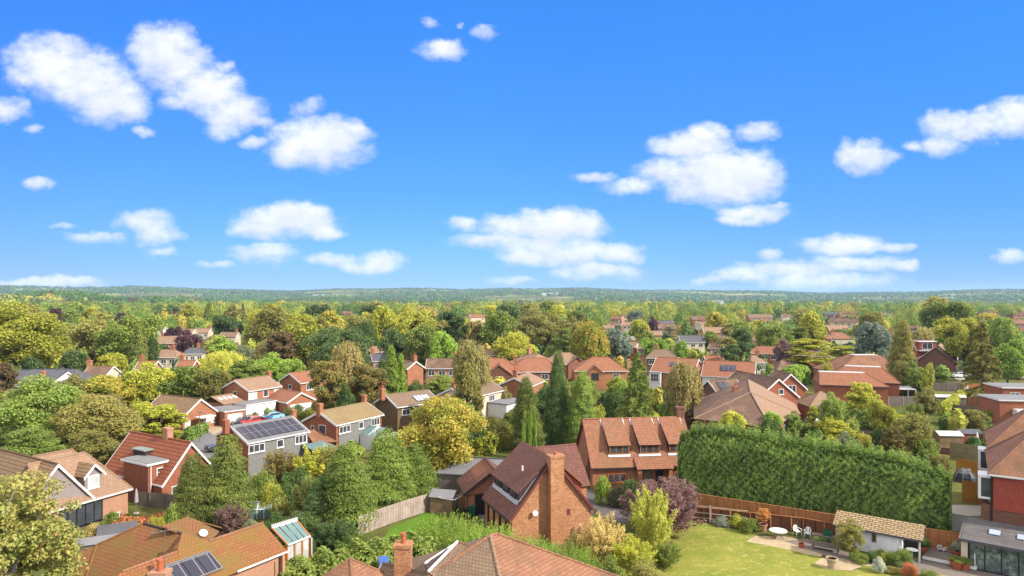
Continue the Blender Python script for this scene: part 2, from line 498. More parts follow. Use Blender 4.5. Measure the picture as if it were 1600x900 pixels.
def ground_mat():
    m, n, l, b = mat('garden ground')
    oc = tc(n)
    a = noise(n, l, .03, 8, oc, .65); f = noise(n, l, .6, 8, oc, .7); big = noise(n, l, .0035, 6, oc, .6)
    c = mixn(n, l, ramp(n, l, a, .4, .6), alb((92,108,50), .5), alb((128,128,66), .5))
    c = mixn(n, l, ramp(n, l, f, .45, .7), c, alb((96,84,60), .5))
    c = mixn(n, l, ramp(n, l, big, .5, .62), c, alb((178,182,100), .5))
    l.new(c, b.inputs['Base Color']); b.inputs['Roughness'].default_value = .95; b.inputs['Specular IOR Level'].default_value = .05
    return m
M['ground'] = ground_mat()

def foliage(name, ca, cb, k=.87, trans=.42, mix_lo=.35, mix_hi=.65):
    """leaf colour wanders between two hues by clump and by leaf"""
    m, n, l, b = mat(name)
    oc = tc(n)
    geo = n.new('ShaderNodeNewGeometry'); oi = n.new('ShaderNodeObjectInfo')
    add = n.new('ShaderNodeVectorMath'); add.operation = 'MULTIPLY_ADD'
    l.new(oi.outputs['Random'], add.inputs[0]); add.inputs[1].default_value = (37, 53, 71); l.new(oc, add.inputs[2])
    f = noise(n, l, .42, 5, add.outputs[0], .7)
    s = n.new('ShaderNodeMath'); s.operation = 'MULTIPLY_ADD'; s.inputs[1].default_value = .32; l.new(geo.outputs['Random Per Island'], s.inputs[0])
    sub = n.new('ShaderNodeMath'); sub.operation = 'ADD'; sub.inputs[1].default_value = -.16; l.new(f, sub.inputs[0]); l.new(sub.outputs[0], s.inputs[2])
    c = mixn(n, l, ramp(n, l, s.outputs[0], mix_lo, mix_hi), alb(ca, k), alb(cb, k))
    hv = n.new('ShaderNodeHueSaturation')
    hv.inputs['Saturation'].default_value = .92
    r1 = n.new('ShaderNodeMapRange'); r1.inputs['To Min'].default_value = .76; r1.inputs['To Max'].default_value = 1.25
    l.new(oi.outputs['Random'], r1.inputs['Value']); l.new(r1.outputs[0], hv.inputs['Value'])
    r2 = n.new('ShaderNodeMapRange'); r2.inputs['To Min'].default_value = .491; r2.inputs['To Max'].default_value = .506
    w2 = n.new('ShaderNodeTexWhiteNoise'); w2.noise_dimensions = '1D'; l.new(oi.outputs['Random'], w2.inputs['W'])
    l.new(w2.outputs['Value'], r2.inputs['Value']); l.new(r2.outputs[0], hv.inputs['Hue'])
    l.new(c, hv.inputs['Color'])
    l.new(hv.outputs[0], b.inputs['Base Color'])
    b.inputs['Roughness'].default_value = .5; b.inputs['Specular IOR Level'].default_value = .22
    tr = n.new('ShaderNodeBsdfTranslucent'); l.new(hv.outputs[0], tr.inputs['Color'])
    mx = n.new('ShaderNodeMixShader'); mx.inputs[0].default_value = trans
    l.new(b.outputs[0], mx.inputs[1]); l.new(tr.outputs[0], mx.inputs[2])
    l.new(mx.outputs[0], n['Material Output'].inputs['Surface'])
    return m
PAL = {
 'green': ((112,138,52), (148,160,60)), 'dark': ((74,104,50), (106,128,56)), 'deep': ((84,112,60), (112,134,66)),
 'yg': ((156,166,40), (190,186,48)), 'yellow': ((164,172,44), (194,192,56)), 'gold': ((196,172,44), (136,154,50)),
 'olive': ((132,136,58), (160,150,70)), 'tan': ((162,150,78), (180,162,92)), 'rust': ((158,126,62), (116,126,56)),
 'brown': ((128,98,66), (114,102,62)), 'purple': ((104,72,76), (82,58,66)), 'blue': ((112,130,112), (136,150,128)),
 'bright': ((126,158,48), (150,176,54)), 'pale': ((186,178,98), (164,160,84)), 'orangey': ((170,160,78), (134,150,66)),
 'conifer': ((108,132,54), (144,152,64)), 'ygconifer': ((150,166,62), (116,142,54)), 'hedge': ((82,110,46), (134,162,60)),
 'greygreen': ((140,146,106), (120,130,92)), 'red': ((196,84,60), (170,120,60)), 'flame': ((220,146,74), (190,140,60)),
 'smoke': ((140,104,104), (124,98,84)), 'lime': ((206,200,70), (176,184,60)), 'cream': ((224,204,120), (200,180,96)), 'silver': ((196,200,180), (150,160,130)),
}
for k_, (a_, b_) in PAL.items():
    M['f_' + k_] = foliage(k_ + ' foliage', a_, b_)
def bark_mat(name, c):
    m, n, l, b = mat(name)
    f = noise(n, l, 6, 6, tc(n), .7)
    l.new(mixn(n, l, ramp(n, l, f, .35, .65), alb(c, .5), tuple(x*.45 for x in alb(c, .5)[:3]) + (1,)), b.inputs['Base Color'])
    b.inputs['Roughness'].default_value = .9
    return m
M['bark'] = bark_mat('brown bark', (122,100,80))
M['bark_pale'] = bark_mat('pale birch bark', (206,196,180))
# ------------------------------------------------------------------ foliage
def unit(a):
    return a / np.maximum(np.linalg.norm(a, axis=1, keepdims=True), 1e-6)

def leaf_mesh(name, P, N, U, h, wd):
    """diamond leaf clumps: centre P, normal N, long axis U, half length h, half width wd"""
    n = len(P)
    N = unit(N); U = unit(U - N * np.sum(U*N, 1, keepdims=True)); V = np.cross(N, U)
    h = np.broadcast_to(np.asarray(h), (n,))[:, None]; wd = np.broadcast_to(np.asarray(wd), (n,))[:, None]
    bend = N * h * .25
    co = np.stack([P + U*h - bend, P + V*wd, P - U*h - bend, P - V*wd], 1).reshape(-1, 3).astype(np.float32)
    me = bpy.data.meshes.new(name)
    me.vertices.add(4*n); me.vertices.foreach_set('co', co.ravel())
    me.loops.add(4*n); me.loops.foreach_set('vertex_index', np.arange(4*n, dtype=np.int32))
    me.polygons.add(n)
    me.polygons.foreach_set('loop_start', np.arange(0, 4*n, 4, dtype=np.int32))
    me.polygons.foreach_set('loop_total', np.full(n, 4, dtype=np.int32))
    me.update(calc_edges=True)
    return me

def clump_leaves(g, cen, rad, n, flat=.8, out=.55, up=.25, inner=.5):
    """n leaves spread through clumps (cen K,3; rad K)"""
    K = len(cen)
    pr = rad**2; pr = pr / pr.sum()
    k = g.choice(K, n, p=pr)
    d = unit(g.normal(size=(n, 3)) + np.array([0, 0, .25]))
    rr = inner + (1 - inner) * g.random(n)**.6
    rr *= 1 + .12 * g.normal(size=n)
    P = cen[k] + d * (rad[k] * rr)[:, None] * np.array([1, 1, flat])
    N = d * out + unit(g.normal(size=(n, 3))) * .65 + np.array([0, 0, up])
    U = g.normal(size=(n, 3))
    return P, N, U

LOD = {'n': (25000, .15), 'm': (11000, .235), 'f': (5200, .36)}

def sp_broad(g, n, lf, H=10., Rr=4.6, base=.14, top=1., K=60, squash=1.):
    zc = H*(base + top)/2; hz = H*(top - base)/2
    d = unit(g.normal(size=(K, 3)) + np.array([0, 0, .2]))
    rf = .42 + .5 * g.random(K)**.7
    cen = d * rf[:, None] * np.array([Rr, Rr, hz]) * .88
    cen[:, 2] += zc
    rad = Rr * (.20 + .15 * g.random(K))
    # lumpy outline: a few big limbs push out
    for _ in range(5):
        q = unit(g.normal(size=(1, 3)) + np.array([[0, 0, .3]]))[0]
        near = (d @ q) > .75
        cen[near] += q * Rr * .16
    P, N, U = clump_leaves(g, cen, rad, n)
    keep = np.linalg.norm((P - [0, 0, zc]) / [Rr, Rr, hz], axis=1) > .42
    P, N, U = P[keep], N[keep], U[keep]
    m = len(P)
    return P, N, U, lf*(.7 + .6*g.random(m)), lf*.62*(.7 + .6*g.random(m))

def sp_tall(g, n, lf):
    return sp_broad(g, n, lf, 10., 2.7, .08, 1., 60)

def sp_bush(g, n, lf):
    K = 22
    d = unit(g.normal(size=(K, 3))); d[:, 2] = np.abs(d[:, 2])
    cen = d * (.45 + .4*g.random(K))[:, None] * np.array([1.6, 1.6, 2.0]); cen[:, 2] += .35
    rad = .42 + .35 * g.random(K)
    P, N, U = clump_leaves(g, cen, rad, n, inner=.5)
    P[:, 2] = np.abs(P[:, 2]) + .04
    return P, N, U, lf*.62*(.7 + .6*g.random(len(P))), lf*.40*np.ones(len(P))

def sp_conifer(g, n, lf, Rr=2.4, H=10.):
    """cypress wall tree: many rising branches whose feathery ends hang over each other"""
    B = []
    z = .25
    tops = [(0, 0, 1.)] + [(g.normal()*.5, g.normal()*.5, .80 + .12*g.random()) for _ in range(3)]
    ph = g.random(3)*6
    for (ox, oy, hh) in tops:
        z = .25 if hh == 1. else H*.45
        while z < H*hh - .2:
            t = z/(H*hh); r = (Rr if hh == 1. else Rr*.62)*((1-t)**.58*.98 + .04)*(.78 + .22*np.clip(t*5, 0, 1))
            m = max(5, int(11*(1-t) + 5)); a0 = g.random()*6.28
            for i in range(m):
                a = a0 + 6.283*i/m + g.normal()*.25
                B.append((ox, oy, a, z + g.normal()*.15, r*(.70 + .42*g.random())*(1 + .13*np.sin(2*a + ph[0]) + .10*np.sin(5*a + ph[1] + z))))
            z += .30
    B = np.array(B)
    pr = (B[:, 4] + .12); k = g.choice(len(B), n, p=pr/pr.sum())
    s = .45 + .57*g.random(n)**.7
    a, L = B[k, 2], B[k, 4]
    o = np.stack([np.cos(a), np.sin(a), 0*a], 1); sd_ = np.stack([-np.sin(a), np.cos(a), 0*a], 1)
    P = o*(L*s)[:, None] + sd_*(g.normal(size=n)*(.10 + .12*L))[:, None]
    P[:, 0] += B[k, 0]; P[:, 1] += B[k, 1]
    P[:, 2] = B[k, 3] + .38*L*s - .55*L*np.maximum(s - .55, 0)**1.3 - np.abs(g.normal(size=n))*.34 + g.normal(size=n)*.08
    P[:, 2] = np.maximum(P[:, 2], .06)
    N = o*.55 + np.array([0, 0, .55]) + g.normal(size=(n, 3))*.42
    U = o*.7 + sd_*g.normal(size=n)[:, None]*.5 + np.array([0, 0, -.55])
    return P, N, U, lf*1.05*(.6 + .8*g.random(n)), lf*.36*np.ones(n)

def sp_loose(g, n, lf):
    """multi-stemmed loose shrub or young tree with ragged leafy shoots"""
    S = 95
    d = unit(g.normal(size=(S, 3)) + np.array([0, 0, .25])); d[:, 2] = np.abs(d[:, 2])
    q = .5 + .5*g.random(S)**.6
    tip = d*np.array([3.9, 3.9, 5.2])*q[:, None]; tip[:, 2] += 4.2 + .6*g.random(S)
    low = g.random(S) < .35
    tip[low, 2] *= .25 + .5*g.random(low.sum())
    base = tip*np.array([.22, .22, .05])
    k = g.integers(0, S, n); s = .28 + .74*g.random(n)**.75
    c = base[k] + (tip[k]-base[k])*s[:, None]
    c[:, 2] += .9*np.sin(s*np.pi)*.6
    spread = (.70*(1.15 - s) + .12)
    P = c + g.normal(size=(n, 3))*spread[:, None]*.62
    P[:, 2] = np.maximum(P[:, 2], .08)
    up = unit(tip[k]-base[k])
    return P, up*.35 + g.normal(size=(n, 3))*.7 + np.array([0, 0, .35]), g.normal(size=(n, 3)), lf*.85*(.7 + .6*g.random(n)), lf*.5*np.ones(n)

def sp_column(g, n, lf):
    K = 90
    t = g.random(K)*.97; a = g.random(K)*6.283
    r = 1.25 * np.sin(np.clip((t*.86 + .14)*np.pi, 0, np.pi))**.55 * (1 + .12*g.normal(size=K))
    r = np.where(t > .55, r*np.clip((1.06 - t)/.5, 0, 1)**.55, r)
    cen = np.stack([np.cos(a)*r*.75, np.sin(a)*r*.75, t*9.6 + .3], 1)
    rad = .34 + .2*g.random(K)
    k = g.integers(0, K, n); d = unit(g.normal(size=(n, 3)))
    P = cen[k] + d*(rad[k]*(.5 + .55*g.random(n)))[:, None]*np.array([1, 1, 1.5])
    o = np.stack([np.cos(a[k]), np.sin(a[k]), np.zeros(n)], 1)
    return P, o*.8 + g.normal(size=(n, 3))*.4, np.array([0, 0, 1.]) + o*.25 + g.normal(size=(n, 3))*.25, lf*1.1*(.6 + .8*g.random(n)), lf*.36*np.ones(n)

def sp_spruce(g, n, lf, Rr=3.0, gap=.0):
    B = []
    z = 1.6
    while z < 9.7:
        t = z/10; r = Rr*(1-t)**.85 + .15
        m = max(4, int(8*(1-t) + 3))
        a0 = g.random()*6.28
        for i in range(m):
            if g.random() < gap: continue
            B.append((a0 + 6.283*i/m + g.normal()*.2, z + g.normal()*.12, r*(.65 + .5*g.random())))
        z += .62*(1 - .4*t)
    B = np.array(B)
    pr = B[:, 2]/B[:, 2].sum(); k = g.choice(len(B), n, p=pr)
    s = g.random(n)**.75
    a, L = B[k, 0], B[k, 2]
    o = np.stack([np.cos(a), np.sin(a), 0*a], 1); sd_ = np.stack([-np.sin(a), np.cos(a), 0*a], 1)
    P = o*(L*s)[:, None] + sd_*(g.normal(size=n)*.17*L*(1.15 - s))[:, None]
    P[:, 2] = B[k, 1] - .30*L*s**1.4 - np.abs(g.normal(size=n))*.22 + .1*s
    N = np.array([0, 0, .7]) + g.normal(size=(n, 3))*.5
    U = o + sd_*g.normal(size=n)[:, None]*.5 + np.array([0, 0, -.5])
    return P, N, U, lf*.95*(.6 + .7*g.random(n)), lf*.34*np.ones(n)

def sp_larch(g, n, lf):
    return sp_spruce(g, int(n*.62), lf, 3.0, .38)

def sp_cedar(g, n, lf):
    K = 26
    t = .30 + .68*g.random(K); a = g.random(K)*6.283
    r = 4.4*(1 - .72*(t-.3)/.68)*(.35 + .55*g.random(K))
    cen = np.stack([np.cos(a)*r, np.sin(a)*r, t*9.5], 1)
    rad = 1.0 + 1.1*g.random(K)*(1.2 - t)
    k = g.choice(K, n, p=rad**2/np.sum(rad**2))
    d = unit(g.normal(size=(n, 3)))
    rr = rad[k]*np.sqrt(g.random(n))
    P = cen[k] + d*rr[:, None]*np.array([1.25, 1.25, .2])
    P[:, 2] -= (rr/rad[k])**2*.28
    return P, np.array([0, 0, 1.]) + g.normal(size=(n, 3))*.5, g.normal(size=(n, 3)), lf*.9*(.7 + .6*g.random(n)), lf*.5*np.ones(n)

def sp_pine(g, n, lf):
    K = 34
    t = .28 + .70*g.random(K)**.8; a = g.random(K)*6.283
    r = 3.3*np.sin(np.clip((t-.12)/.9*np.pi, 0.2, np.pi))**.6*(.35 + .65*g.random(K))
    cen = np.stack([np.cos(a)*r, np.sin(a)*r, t*9.6], 1)
    rad = .55 + .55*g.random(K)
    P, N, U = clump_leaves(g, cen, rad, n, flat=.6, inner=.3, up=.5)
    m = len(P)
    return P, N, U, lf*.85*(.7 + .6*g.random(m)), lf*.36*np.ones(m)

def sp_weep(g, n, lf):
    S = 420
    d = unit(g.normal(size=(S, 3)) + np.array([0, 0, .55]))
    st = d*np.array([2.7, 2.7, 3.6])*(.55 + .5*g.random(S))[:, None]; st[:, 2] += 6.0
    L = .8 + 2.6*g.random(S)*(1 - .5*np.clip(d[:, 2], 0, 1))
    k = g.choice(S, n, p=L/L.sum()); s = g.random(n)
    P = st[k].copy(); o = d[k]*np.array([1, 1, 0])
    P += o*(s*.35)[:, None] + g.normal(size=(n, 3))*.16
    P[:, 2] -= L[k]*s
    P[:, 2] = np.maximum(P[:, 2], .3)
    return P, o + g.normal(size=(n, 3))*.5 + np.array([0, 0, .2]), np.array([0, 0, -1.]) + g.normal(size=(n, 3))*.35, lf*.9*(.6 + .8*g.random(n)), lf*.36*np.ones(n)

def sp_airy(g, n, lf):
    """open upright crown: ash, robinia, birch"""
    K = 150
    d = unit(g.normal(size=(K, 3)) + np.array([0, 0, .15]))
    cen = d*np.array([3.9, 3.9, 4.2])*(.35 + .62*g.random(K))[:, None]; cen[:, 2] += 5.4
    rad = .45 + .65*g.random(K)
    P, N, U = clump_leaves(g, cen, rad, int(n*1.05), flat=.6, inner=.25, up=.5)
    m = len(P)
    return P, N, U, lf*.9*(.7 + .6*g.random(m)), lf*.42*np.ones(m)

def sp_spiky(g, n, lf):
    """low shrub of upright shoots"""
    S = 170
    a = g.random(S)*6.283; r = 1.5*np.sqrt(g.random(S))
    b = np.stack([np.cos(a)*r, np.sin(a)*r, .9 + .55*(1 - (r/1.5)**2) - .4*g.random(S)], 1)
    up = unit(np.stack([np.cos(a)*r*.28, np.sin(a)*r*.28, np.ones(S)], 1) + g.normal(size=(S, 3))*.12)
    L = .45 + .6*g.random(S)
    k = g.integers(0, S, n); s = g.random(n)
    P = b[k] + up[k]*(L[k]*s)[:, None] + g.normal(size=(n, 3))*(.10*(1.15 - s))[:, None]
    low = g.random(n) < .45
    P[low, 2] *= g.random(low.sum())
    return P, g.normal(size=(n, 3)), up[k] + g.normal(size=(n, 3))*.3, lf*.62*(.6 + .7*g.random(n)), lf*.17*np.ones(n)

SPEC = {'loose': (sp_loose, 10., 4.2), 'broad': (sp_broad, 10., 4.7), 'tall': (sp_tall, 10., 2.8), 'bush': (sp_bush, 2.75, 2.1), 'conifer': (sp_conifer, 10., 2.4),
        'column': (sp_column, 10., 1.35), 'spruce': (sp_spruce, 10., 2.6), 'larch': (sp_larch, 10., 2.6), 'cedar': (sp_cedar, 10., 4.6), 'pine': (sp_pine, 10., 3.6),
        'weep': (sp_weep, 10., 3.0), 'airy': (sp_airy, 10., 4.3), 'spiky': (sp_spiky, 2.1, 1.75)}
TRUNK = {'broad': .0, 'tall': 0, 'bush': 0, 'spiky': 0}
_crown, _trunk = {}, {}

def crown_mesh(sp, lod, v):
    key = (sp, lod, v)
    if key not in _crown:
        n, lf = LOD[lod]
        if sp in ('bush', 'spiky'): n = int(n*.32); lf *= .72
        if sp == 'loose': n = int(n*.7)
        if sp in ('column',): n = int(n*.5)
        if sp in ('conifer', 'spruce', 'pine') and lod == 'n': n = int(n*1.7); lf *= .68
        g = np.random.default_rng(abs(hash_(sp)) % 9999 + v*17)
        me = leaf_mesh('crown', *SPEC[sp][0](g, n, lf))
        me.materials.append(M['f_green'])
        _crown[key] = me
    return _crown[key]

def hash_(s):
    return sum((i + 1)*ord(c) for i, c in enumerate(s))

def trunk_mesh(sp, pale):
    key = (sp, pale)
    if key not in _trunk:
        r_ = random.Random(hash_(sp)); b = MB()
        H = SPEC[sp][1]
        if sp in ('conifer', 'column', 'spruce', 'larch', 'pine', 'cedar'):
            b.tube((0, 0, -.2), (.02, .03, H*.5), .24, .15, 8, caps=False); b.tube((.02, .03, H*.5), (0, 0, H*.95), .15, .03, 6, caps=False)
            if sp in ('pine', 'cedar', 'larch'):
                for i in range(9):
                    z = H*(.35 + .065*i); a = r_.random()*6.28; L = 2.4*(1 - i/12)
                    b.tube((0, 0, z), (math.cos(a)*L, math.sin(a)*L, z + .4), .09, .03, 5, caps=False)
        elif sp in ('bush', 'spiky'):
            for i in range(6):
                a = i*1.05; b.tube((.1*math.cos(a), .1*math.sin(a), -.1), (.8*math.cos(a), .8*math.sin(a), H*.6), .05, .02, 5, caps=False)
        else:
            p0, p1 = Vector((0, 0, -.2)), Vector((.08, -.05, H*.34))
            b.tube(p0, p1, .30, .21, 9, caps=False)
            for i in range(6):
                a = i*1.05 + r_.random()*.5; L = (1.0 + r_.random()*1.1)*(SPEC[sp][2]/4.6); z = H*(.55 + .22*r_.random())
                q = Vector((math.cos(a)*L, math.sin(a)*L, z)); b.tube(p1, q, .13, .07, 6, caps=False)
                for j in range(2):
                    c = a + r_.uniform(-.9, .9)
                    b.tube(q, q + Vector((math.cos(c)*L*.7, math.sin(c)*L*.7, H*.16)), .06, .025, 5, caps=False)
        o = b.build('trunk', M['bark_pale' if pale else 'bark'])
        me = o.data; bpy.data.objects.remove(o)
        _trunk[key] = me
    return _trunk[key]

TREES = []          # (x, y, radius, object)
def tree(name, label, px, yt, D, wpx, sp, pal, cat='tree', group=None, pale=False, ybot=None, lod=None, x=None, zt=None, width=None):
    """a plant whose top is seen at (px, yt), wpx wide, standing D metres off"""
    X = (px - 800)*D/F if x is None else x
    zt = ztop(yt, D) if zt is None else zt
    width = wpx*D/F if width is None else width
    De = D/max(.6, width/2/SPEC[sp][1 + 1])
    lod = lod or ('n' if De < 100 else 'm' if De < 200 else 'f')
    fn, H, Rr = SPEC[sp]
    v = rnd.randrange(4 if sp in ('broad', 'airy', 'tall') else 3)
    e = empty(name, (X, D, 0), rnd.random()*6.283, label, cat, group)
    e.rotation_euler.x, e.rotation_euler.y = R(rnd.uniform(-2.5, 2.5)), R(rnd.uniform(-2.5, 2.5))
    s = (width/2/Rr, width/2/Rr*rnd.uniform(.92, 1.08), max(zt, .4)/H)
    c = bpy.data.objects.new('crown', crown_mesh(sp, lod, v)); col.objects.link(c); c.parent = e; c.scale = s
    c.material_slots[0].link = 'OBJECT'; c.material_slots[0].material = M['f_' + pal]
    if cat == 'tree' or sp in ('airy', 'broad', 'tall', 'loose'):
        t = bpy.data.objects.new('trunk', trunk_mesh(sp, pale)); col.objects.link(t); t.parent = e
        k = min(s[0], s[2]*1.1)
        t.scale = (k, k, s[2]*.97)
    TREES.append((X, D, width/2, zt, e))
    return e

def hedge(name, label, pts, width, h, pal, n_per_m2=26, leaf=.2, cat='hedge', round_top=.25, lump=.18, seed=1, droop=False, group=None):
    """clipped or loose hedge along a ground polyline: leaves over a rounded box"""
    g = np.random.default_rng(seed)
    P_, N_, U_ = [], [], []
    org = Vector((pts[0][0], pts[0][1], 0))
    hs = h if isinstance(h, (list, tuple)) else [h]*len(pts)
    for i in range(len(pts)-1):
        a, b = np.array(pts[i][:2], float), np.array(pts[i+1][:2], float)
        L = np.linalg.norm(b-a); ax = (b-a)/L; no = np.array([-ax[1], ax[0]])
        area = L*(2*max(hs[i], hs[i+1]) + width) + 2*width*hs[i]
        n = int(area*n_per_m2)
        s = g.random(n)*L
        hh = hs[i] + (hs[i+1]-hs[i])*s/L
        per = 2*hh + width
        q = g.random(n)*per
        off = np.where(q < hh, -width/2, np.where(q < hh+width, q-hh-width/2, width/2))
        z = np.where(q < hh, q, np.where(q < hh+width, hh, per-q))
        nn = np.stack([np.where(q < hh, -1., np.where(q < hh+width, 0, 1.)), np.where((q >= hh) & (q < hh+width), 1., .1)], 1)
        # ends
        for e_i, sgn in ((0, -1), (len(pts)-2, 1)):
            if i == e_i:
                m = g.random(n) < width*hs[i]/area
                s = np.where(m, (0 if sgn < 0 else L), s); off = np.where(m, (g.random(n)-.5)*width, off); z = np.where(m, g.random(n)*hh, z)
        # rounding and lumps
        tz = np.clip((z - hh*(1-round_top))/(hh*round_top + 1e-6), 0, 1)
        off *= 1 - .35*tz**2
        z -= (np.abs(off)/(width/2))**3*hh*.10*tz
        wob = lump*(np.sin(s*1.9 + z*1.3 + i) + np.sin(s*.73 + z*2.1) + np.sin(s*4.1 - z*3.0))*.6
        if droop: wob = wob + .30*np.sin(s*6.3 + 2*np.sin(z*2.7))*np.sin(z*5.1 + 1.7*np.sin(s*2.2) + off*4) + .12*np.sin(s*11 + z*3)*np.sin(z*9 - s*2)
        d2 = unit(np.stack([nn[:, 0], nn[:, 1]], 1))
        depth = -np.abs(g.normal(size=n))*.22
        eL = 3.0 if droop else 1.7
        f0 = np.clip(s/eL, 0, 1)**.45 if i == 0 else 1.; f1 = np.clip((L-s)/eL, 0, 1)**.45 if i == len(pts)-2 else 1.
        fe = np.minimum(f0, f1)*np.ones(n)
        off = off*np.clip(fe*1.05, 0, 1); z = z*(.8 + .2*fe)
        if droop:
            depth = depth*1.5
            spr = (d2[:, 1] > .9) & (g.random(n) < .45)
            depth = np.where(spr, np.abs(g.normal(size=n))*.26*(1 + np.sin(s*5.1)*np.sin(s*1.7)), depth)
        off = off + d2[:, 0]*(wob + depth); z = np.maximum(z + d2[:, 1]*(wob + depth) , .03)
        xy = a + ax*s[:, None] + no*off[:, None]
        P_.append(np.stack([xy[:, 0]-org.x, xy[:, 1]-org.y, z], 1))
        nv = np.stack([no[0]*d2[:, 0], no[1]*d2[:, 0], d2[:, 1]], 1)
        N_.append(nv*.9 + g.normal(size=(n, 3))*(.24 if droop else .36) + np.array([0, 0, .12]))
        U_.append((nv*.5 + np.array([0, 0, -.5 if droop else .0]) + g.normal(size=(n, 3))*.5) if droop else g.normal(size=(n, 3)))
    P, N, U = np.concatenate(P_), np.concatenate(N_), np.concatenate(U_)
    n = len(P)
    me = leaf_mesh('leaves', P, N, U, leaf*(.7+.6*g.random(n))*(1.5 if droop else 1), leaf*.6*np.ones(n))
    me.materials.append(M['f_' + pal])
    o = bpy.data.objects.new(name, me); o.location = org; col.objects.link(o)
    return tag(o, label, cat, group)
# ------------------------------------------------------------------ ground, hills
def hill(x, y):
    x, y = np.asarray(x, float), np.asarray(y, float)
    d = np.hypot(x, y); a = np.arctan2(x, y)           # a: left negative
    sm = lambda t: np.clip(t, 0, 1)**2*(3 - 2*np.clip(t, 0, 1))
    far = 96 + 9*np.sin(a*9 + 1.1) + 5*np.sin(a*23) + 3*np.sin(a*51 + 2) - 26*np.clip((a + .1)/.7, 0, 1)
    z = -28*sm((d - 900)/450) + far*np.clip((d - 2200)/3000, 0, 1)
    left = 44*np.exp(-((d - 1480)/260)**2)*(1/(1 + np.exp((a + .41)*26)))*(1 + .12*np.sin(a*40))
    mid = 24*np.exp(-((d - 2450)/300)**2)*(1/(1 + np.exp((a + .0)*9)))*(.8 + .3*np.sin(a*19))
    roll = 4*np.sin(x*.0031 + 1)*np.sin(y*.0023)*np.clip((d - 1500)/900, 0, 1)
    return z + left + mid + roll

def ground_sheet():
    ys = np.concatenate([np.arange(-60, 700, 40), np.geomspace(700, 7600, 60)])
    us = np.linspace(-1.35, 1.35, 110)
    vs, fs = [], []
    X = us[None, :]*np.maximum(ys[:, None] + 120, 120); Y = np.repeat(ys[:, None], len(us), 1)
    Z = hill(X, Y)
    me = bpy.data.meshes.new('ground')
    nv = X.size
    me.vertices.add(nv); me.vertices.foreach_set('co', np.stack([X, Y, Z], -1).astype(np.float32).ravel())
    r, c = X.shape
    i = np.arange(nv).reshape(r, c)
    q = np.stack([i[:-1, :-1], i[:-1, 1:], i[1:, 1:], i[1:, :-1]], -1).reshape(-1, 4).astype(np.int32)
    me.loops.add(q.size); me.loops.foreach_set('vertex_index', q.ravel())
    me.polygons.add(len(q)); me.polygons.foreach_set('loop_start', np.arange(0, q.size, 4, dtype=np.int32)); me.polygons.foreach_set('loop_total', np.full(len(q), 4, dtype=np.int32))
    me.update(calc_edges=True)
    me.materials.append(M['ground'])
    o = bpy.data.objects.new('ground', me); col.objects.link(o)
    tag(o, 'green and brown ground under the gardens and woods', 'ground', kind='structure')
ground_sheet()

def sheet(name, label, pxs, m, z=.004, cat='ground', kind='structure', t=0):
    """a flat sheet on the ground through photo points"""
    pts = [W(p[0], p[1], z) for p in pxs]
    b = MB()
    n = (pts[1]-pts[0]).cross(pts[2]-pts[0])
    if n.z < 0: pts.reverse()
    if t: b.prism(pts, (0, 0, -t))
    else: b.add(pts, [tuple(range(len(pts)))])
    o = b.build(name, m)
    return tag(o, label, cat, kind=kind)

# ------------------------------------------------------------------ houses
SCREEN = []          # (x0, x1, y_bottom_visible, D) : what trees in front must leave in view
HOUSES = []          # (x, y, radius, short)

def window(parent, o, ux, nz, w, h, n=2, fm='white', glass='glass', sill=True, bars=0):
    """frame (with mullions) and its pane; o = centre on the wall face, ux = along the wall, nz = outward"""
    o, ux, nz = Vector(o), Vector(ux).normalized(), Vector(nz).normalized()
    up = Vector((0, 0, 1)) if abs(nz.z) < .9 else ux.cross(nz).normalized() * -1
    if abs(nz.z) >= .1: up = nz.cross(ux).normalized()
    Mx = Matrix(((ux.x, up.x, nz.x, o.x), (ux.y, up.y, nz.y, o.y), (ux.z, up.z, nz.z, o.z), (0, 0, 0, 1)))
    b = MB(); t = .09
    b.box(-w/2, w/2, -h/2, -h/2+t, -.05, .07, 0, Mx); b.box(-w/2, w/2, h/2-t, h/2, -.05, .07, 0, Mx)
    b.box(-w/2, -w/2+t, -h/2+t, h/2-t, -.05, .07, 0, Mx); b.box(w/2-t, w/2, -h/2+t, h/2-t, -.05, .07, 0, Mx)
    for i in range(1, n):
        x = -w/2 + w*i/n
        b.box(x-.04, x+.04, -h/2+t, h/2-t, -.05, .06, 0, Mx)
    for i in range(1, bars+1):
        y = -h/2 + h*i/(bars+1)
        b.box(-w/2+t, w/2-t, y-.025, y+.025, -.05, .055, 0, Mx)
    if sill: b.box(-w/2-.08, w/2+.08, -h/2-.07, -h/2-.003, -.05, .14, 0, Mx)
    f = b.build('window', M[fm], parent)
    p = MB(); p.box(-w/2+.02, w/2-.02, -h/2+.02, h/2-.02, -.06, .02, 0, Mx)
    pane = p.build('pane', M[glass], f)
    return f

def chimney(parent, x, y, z0, z1, wx=.75, wy=.75, pots=1, m='brick', pot_m='terracotta'):
    b = MB()
    b.box(x-wx/2, x+wx/2, y-wy/2, y+wy/2, z0, z1-.22); b.box(x-wx/2-.06, x+wx/2+.06, y-wy/2-.06, y+wy/2+.06, z1-.22, z1)
    c = b.build('chimney', M[m], parent)
    for i in range(pots):
        px = x + (i-(pots-1)/2)*.38
        q = MB(); q.lathe([(.15, 0), (.13, .45), (.16, .47), (.16, .55)], 10, (px, y, z1))
        q.build('chimney_pot', M[pot_m], c)
    return c

def dims(r0, r1):
    mid = (r0 + r1)/2; d = r1 - r0
    return mid, math.hypot(d.x, d.y), math.atan2(d.y, d.x)

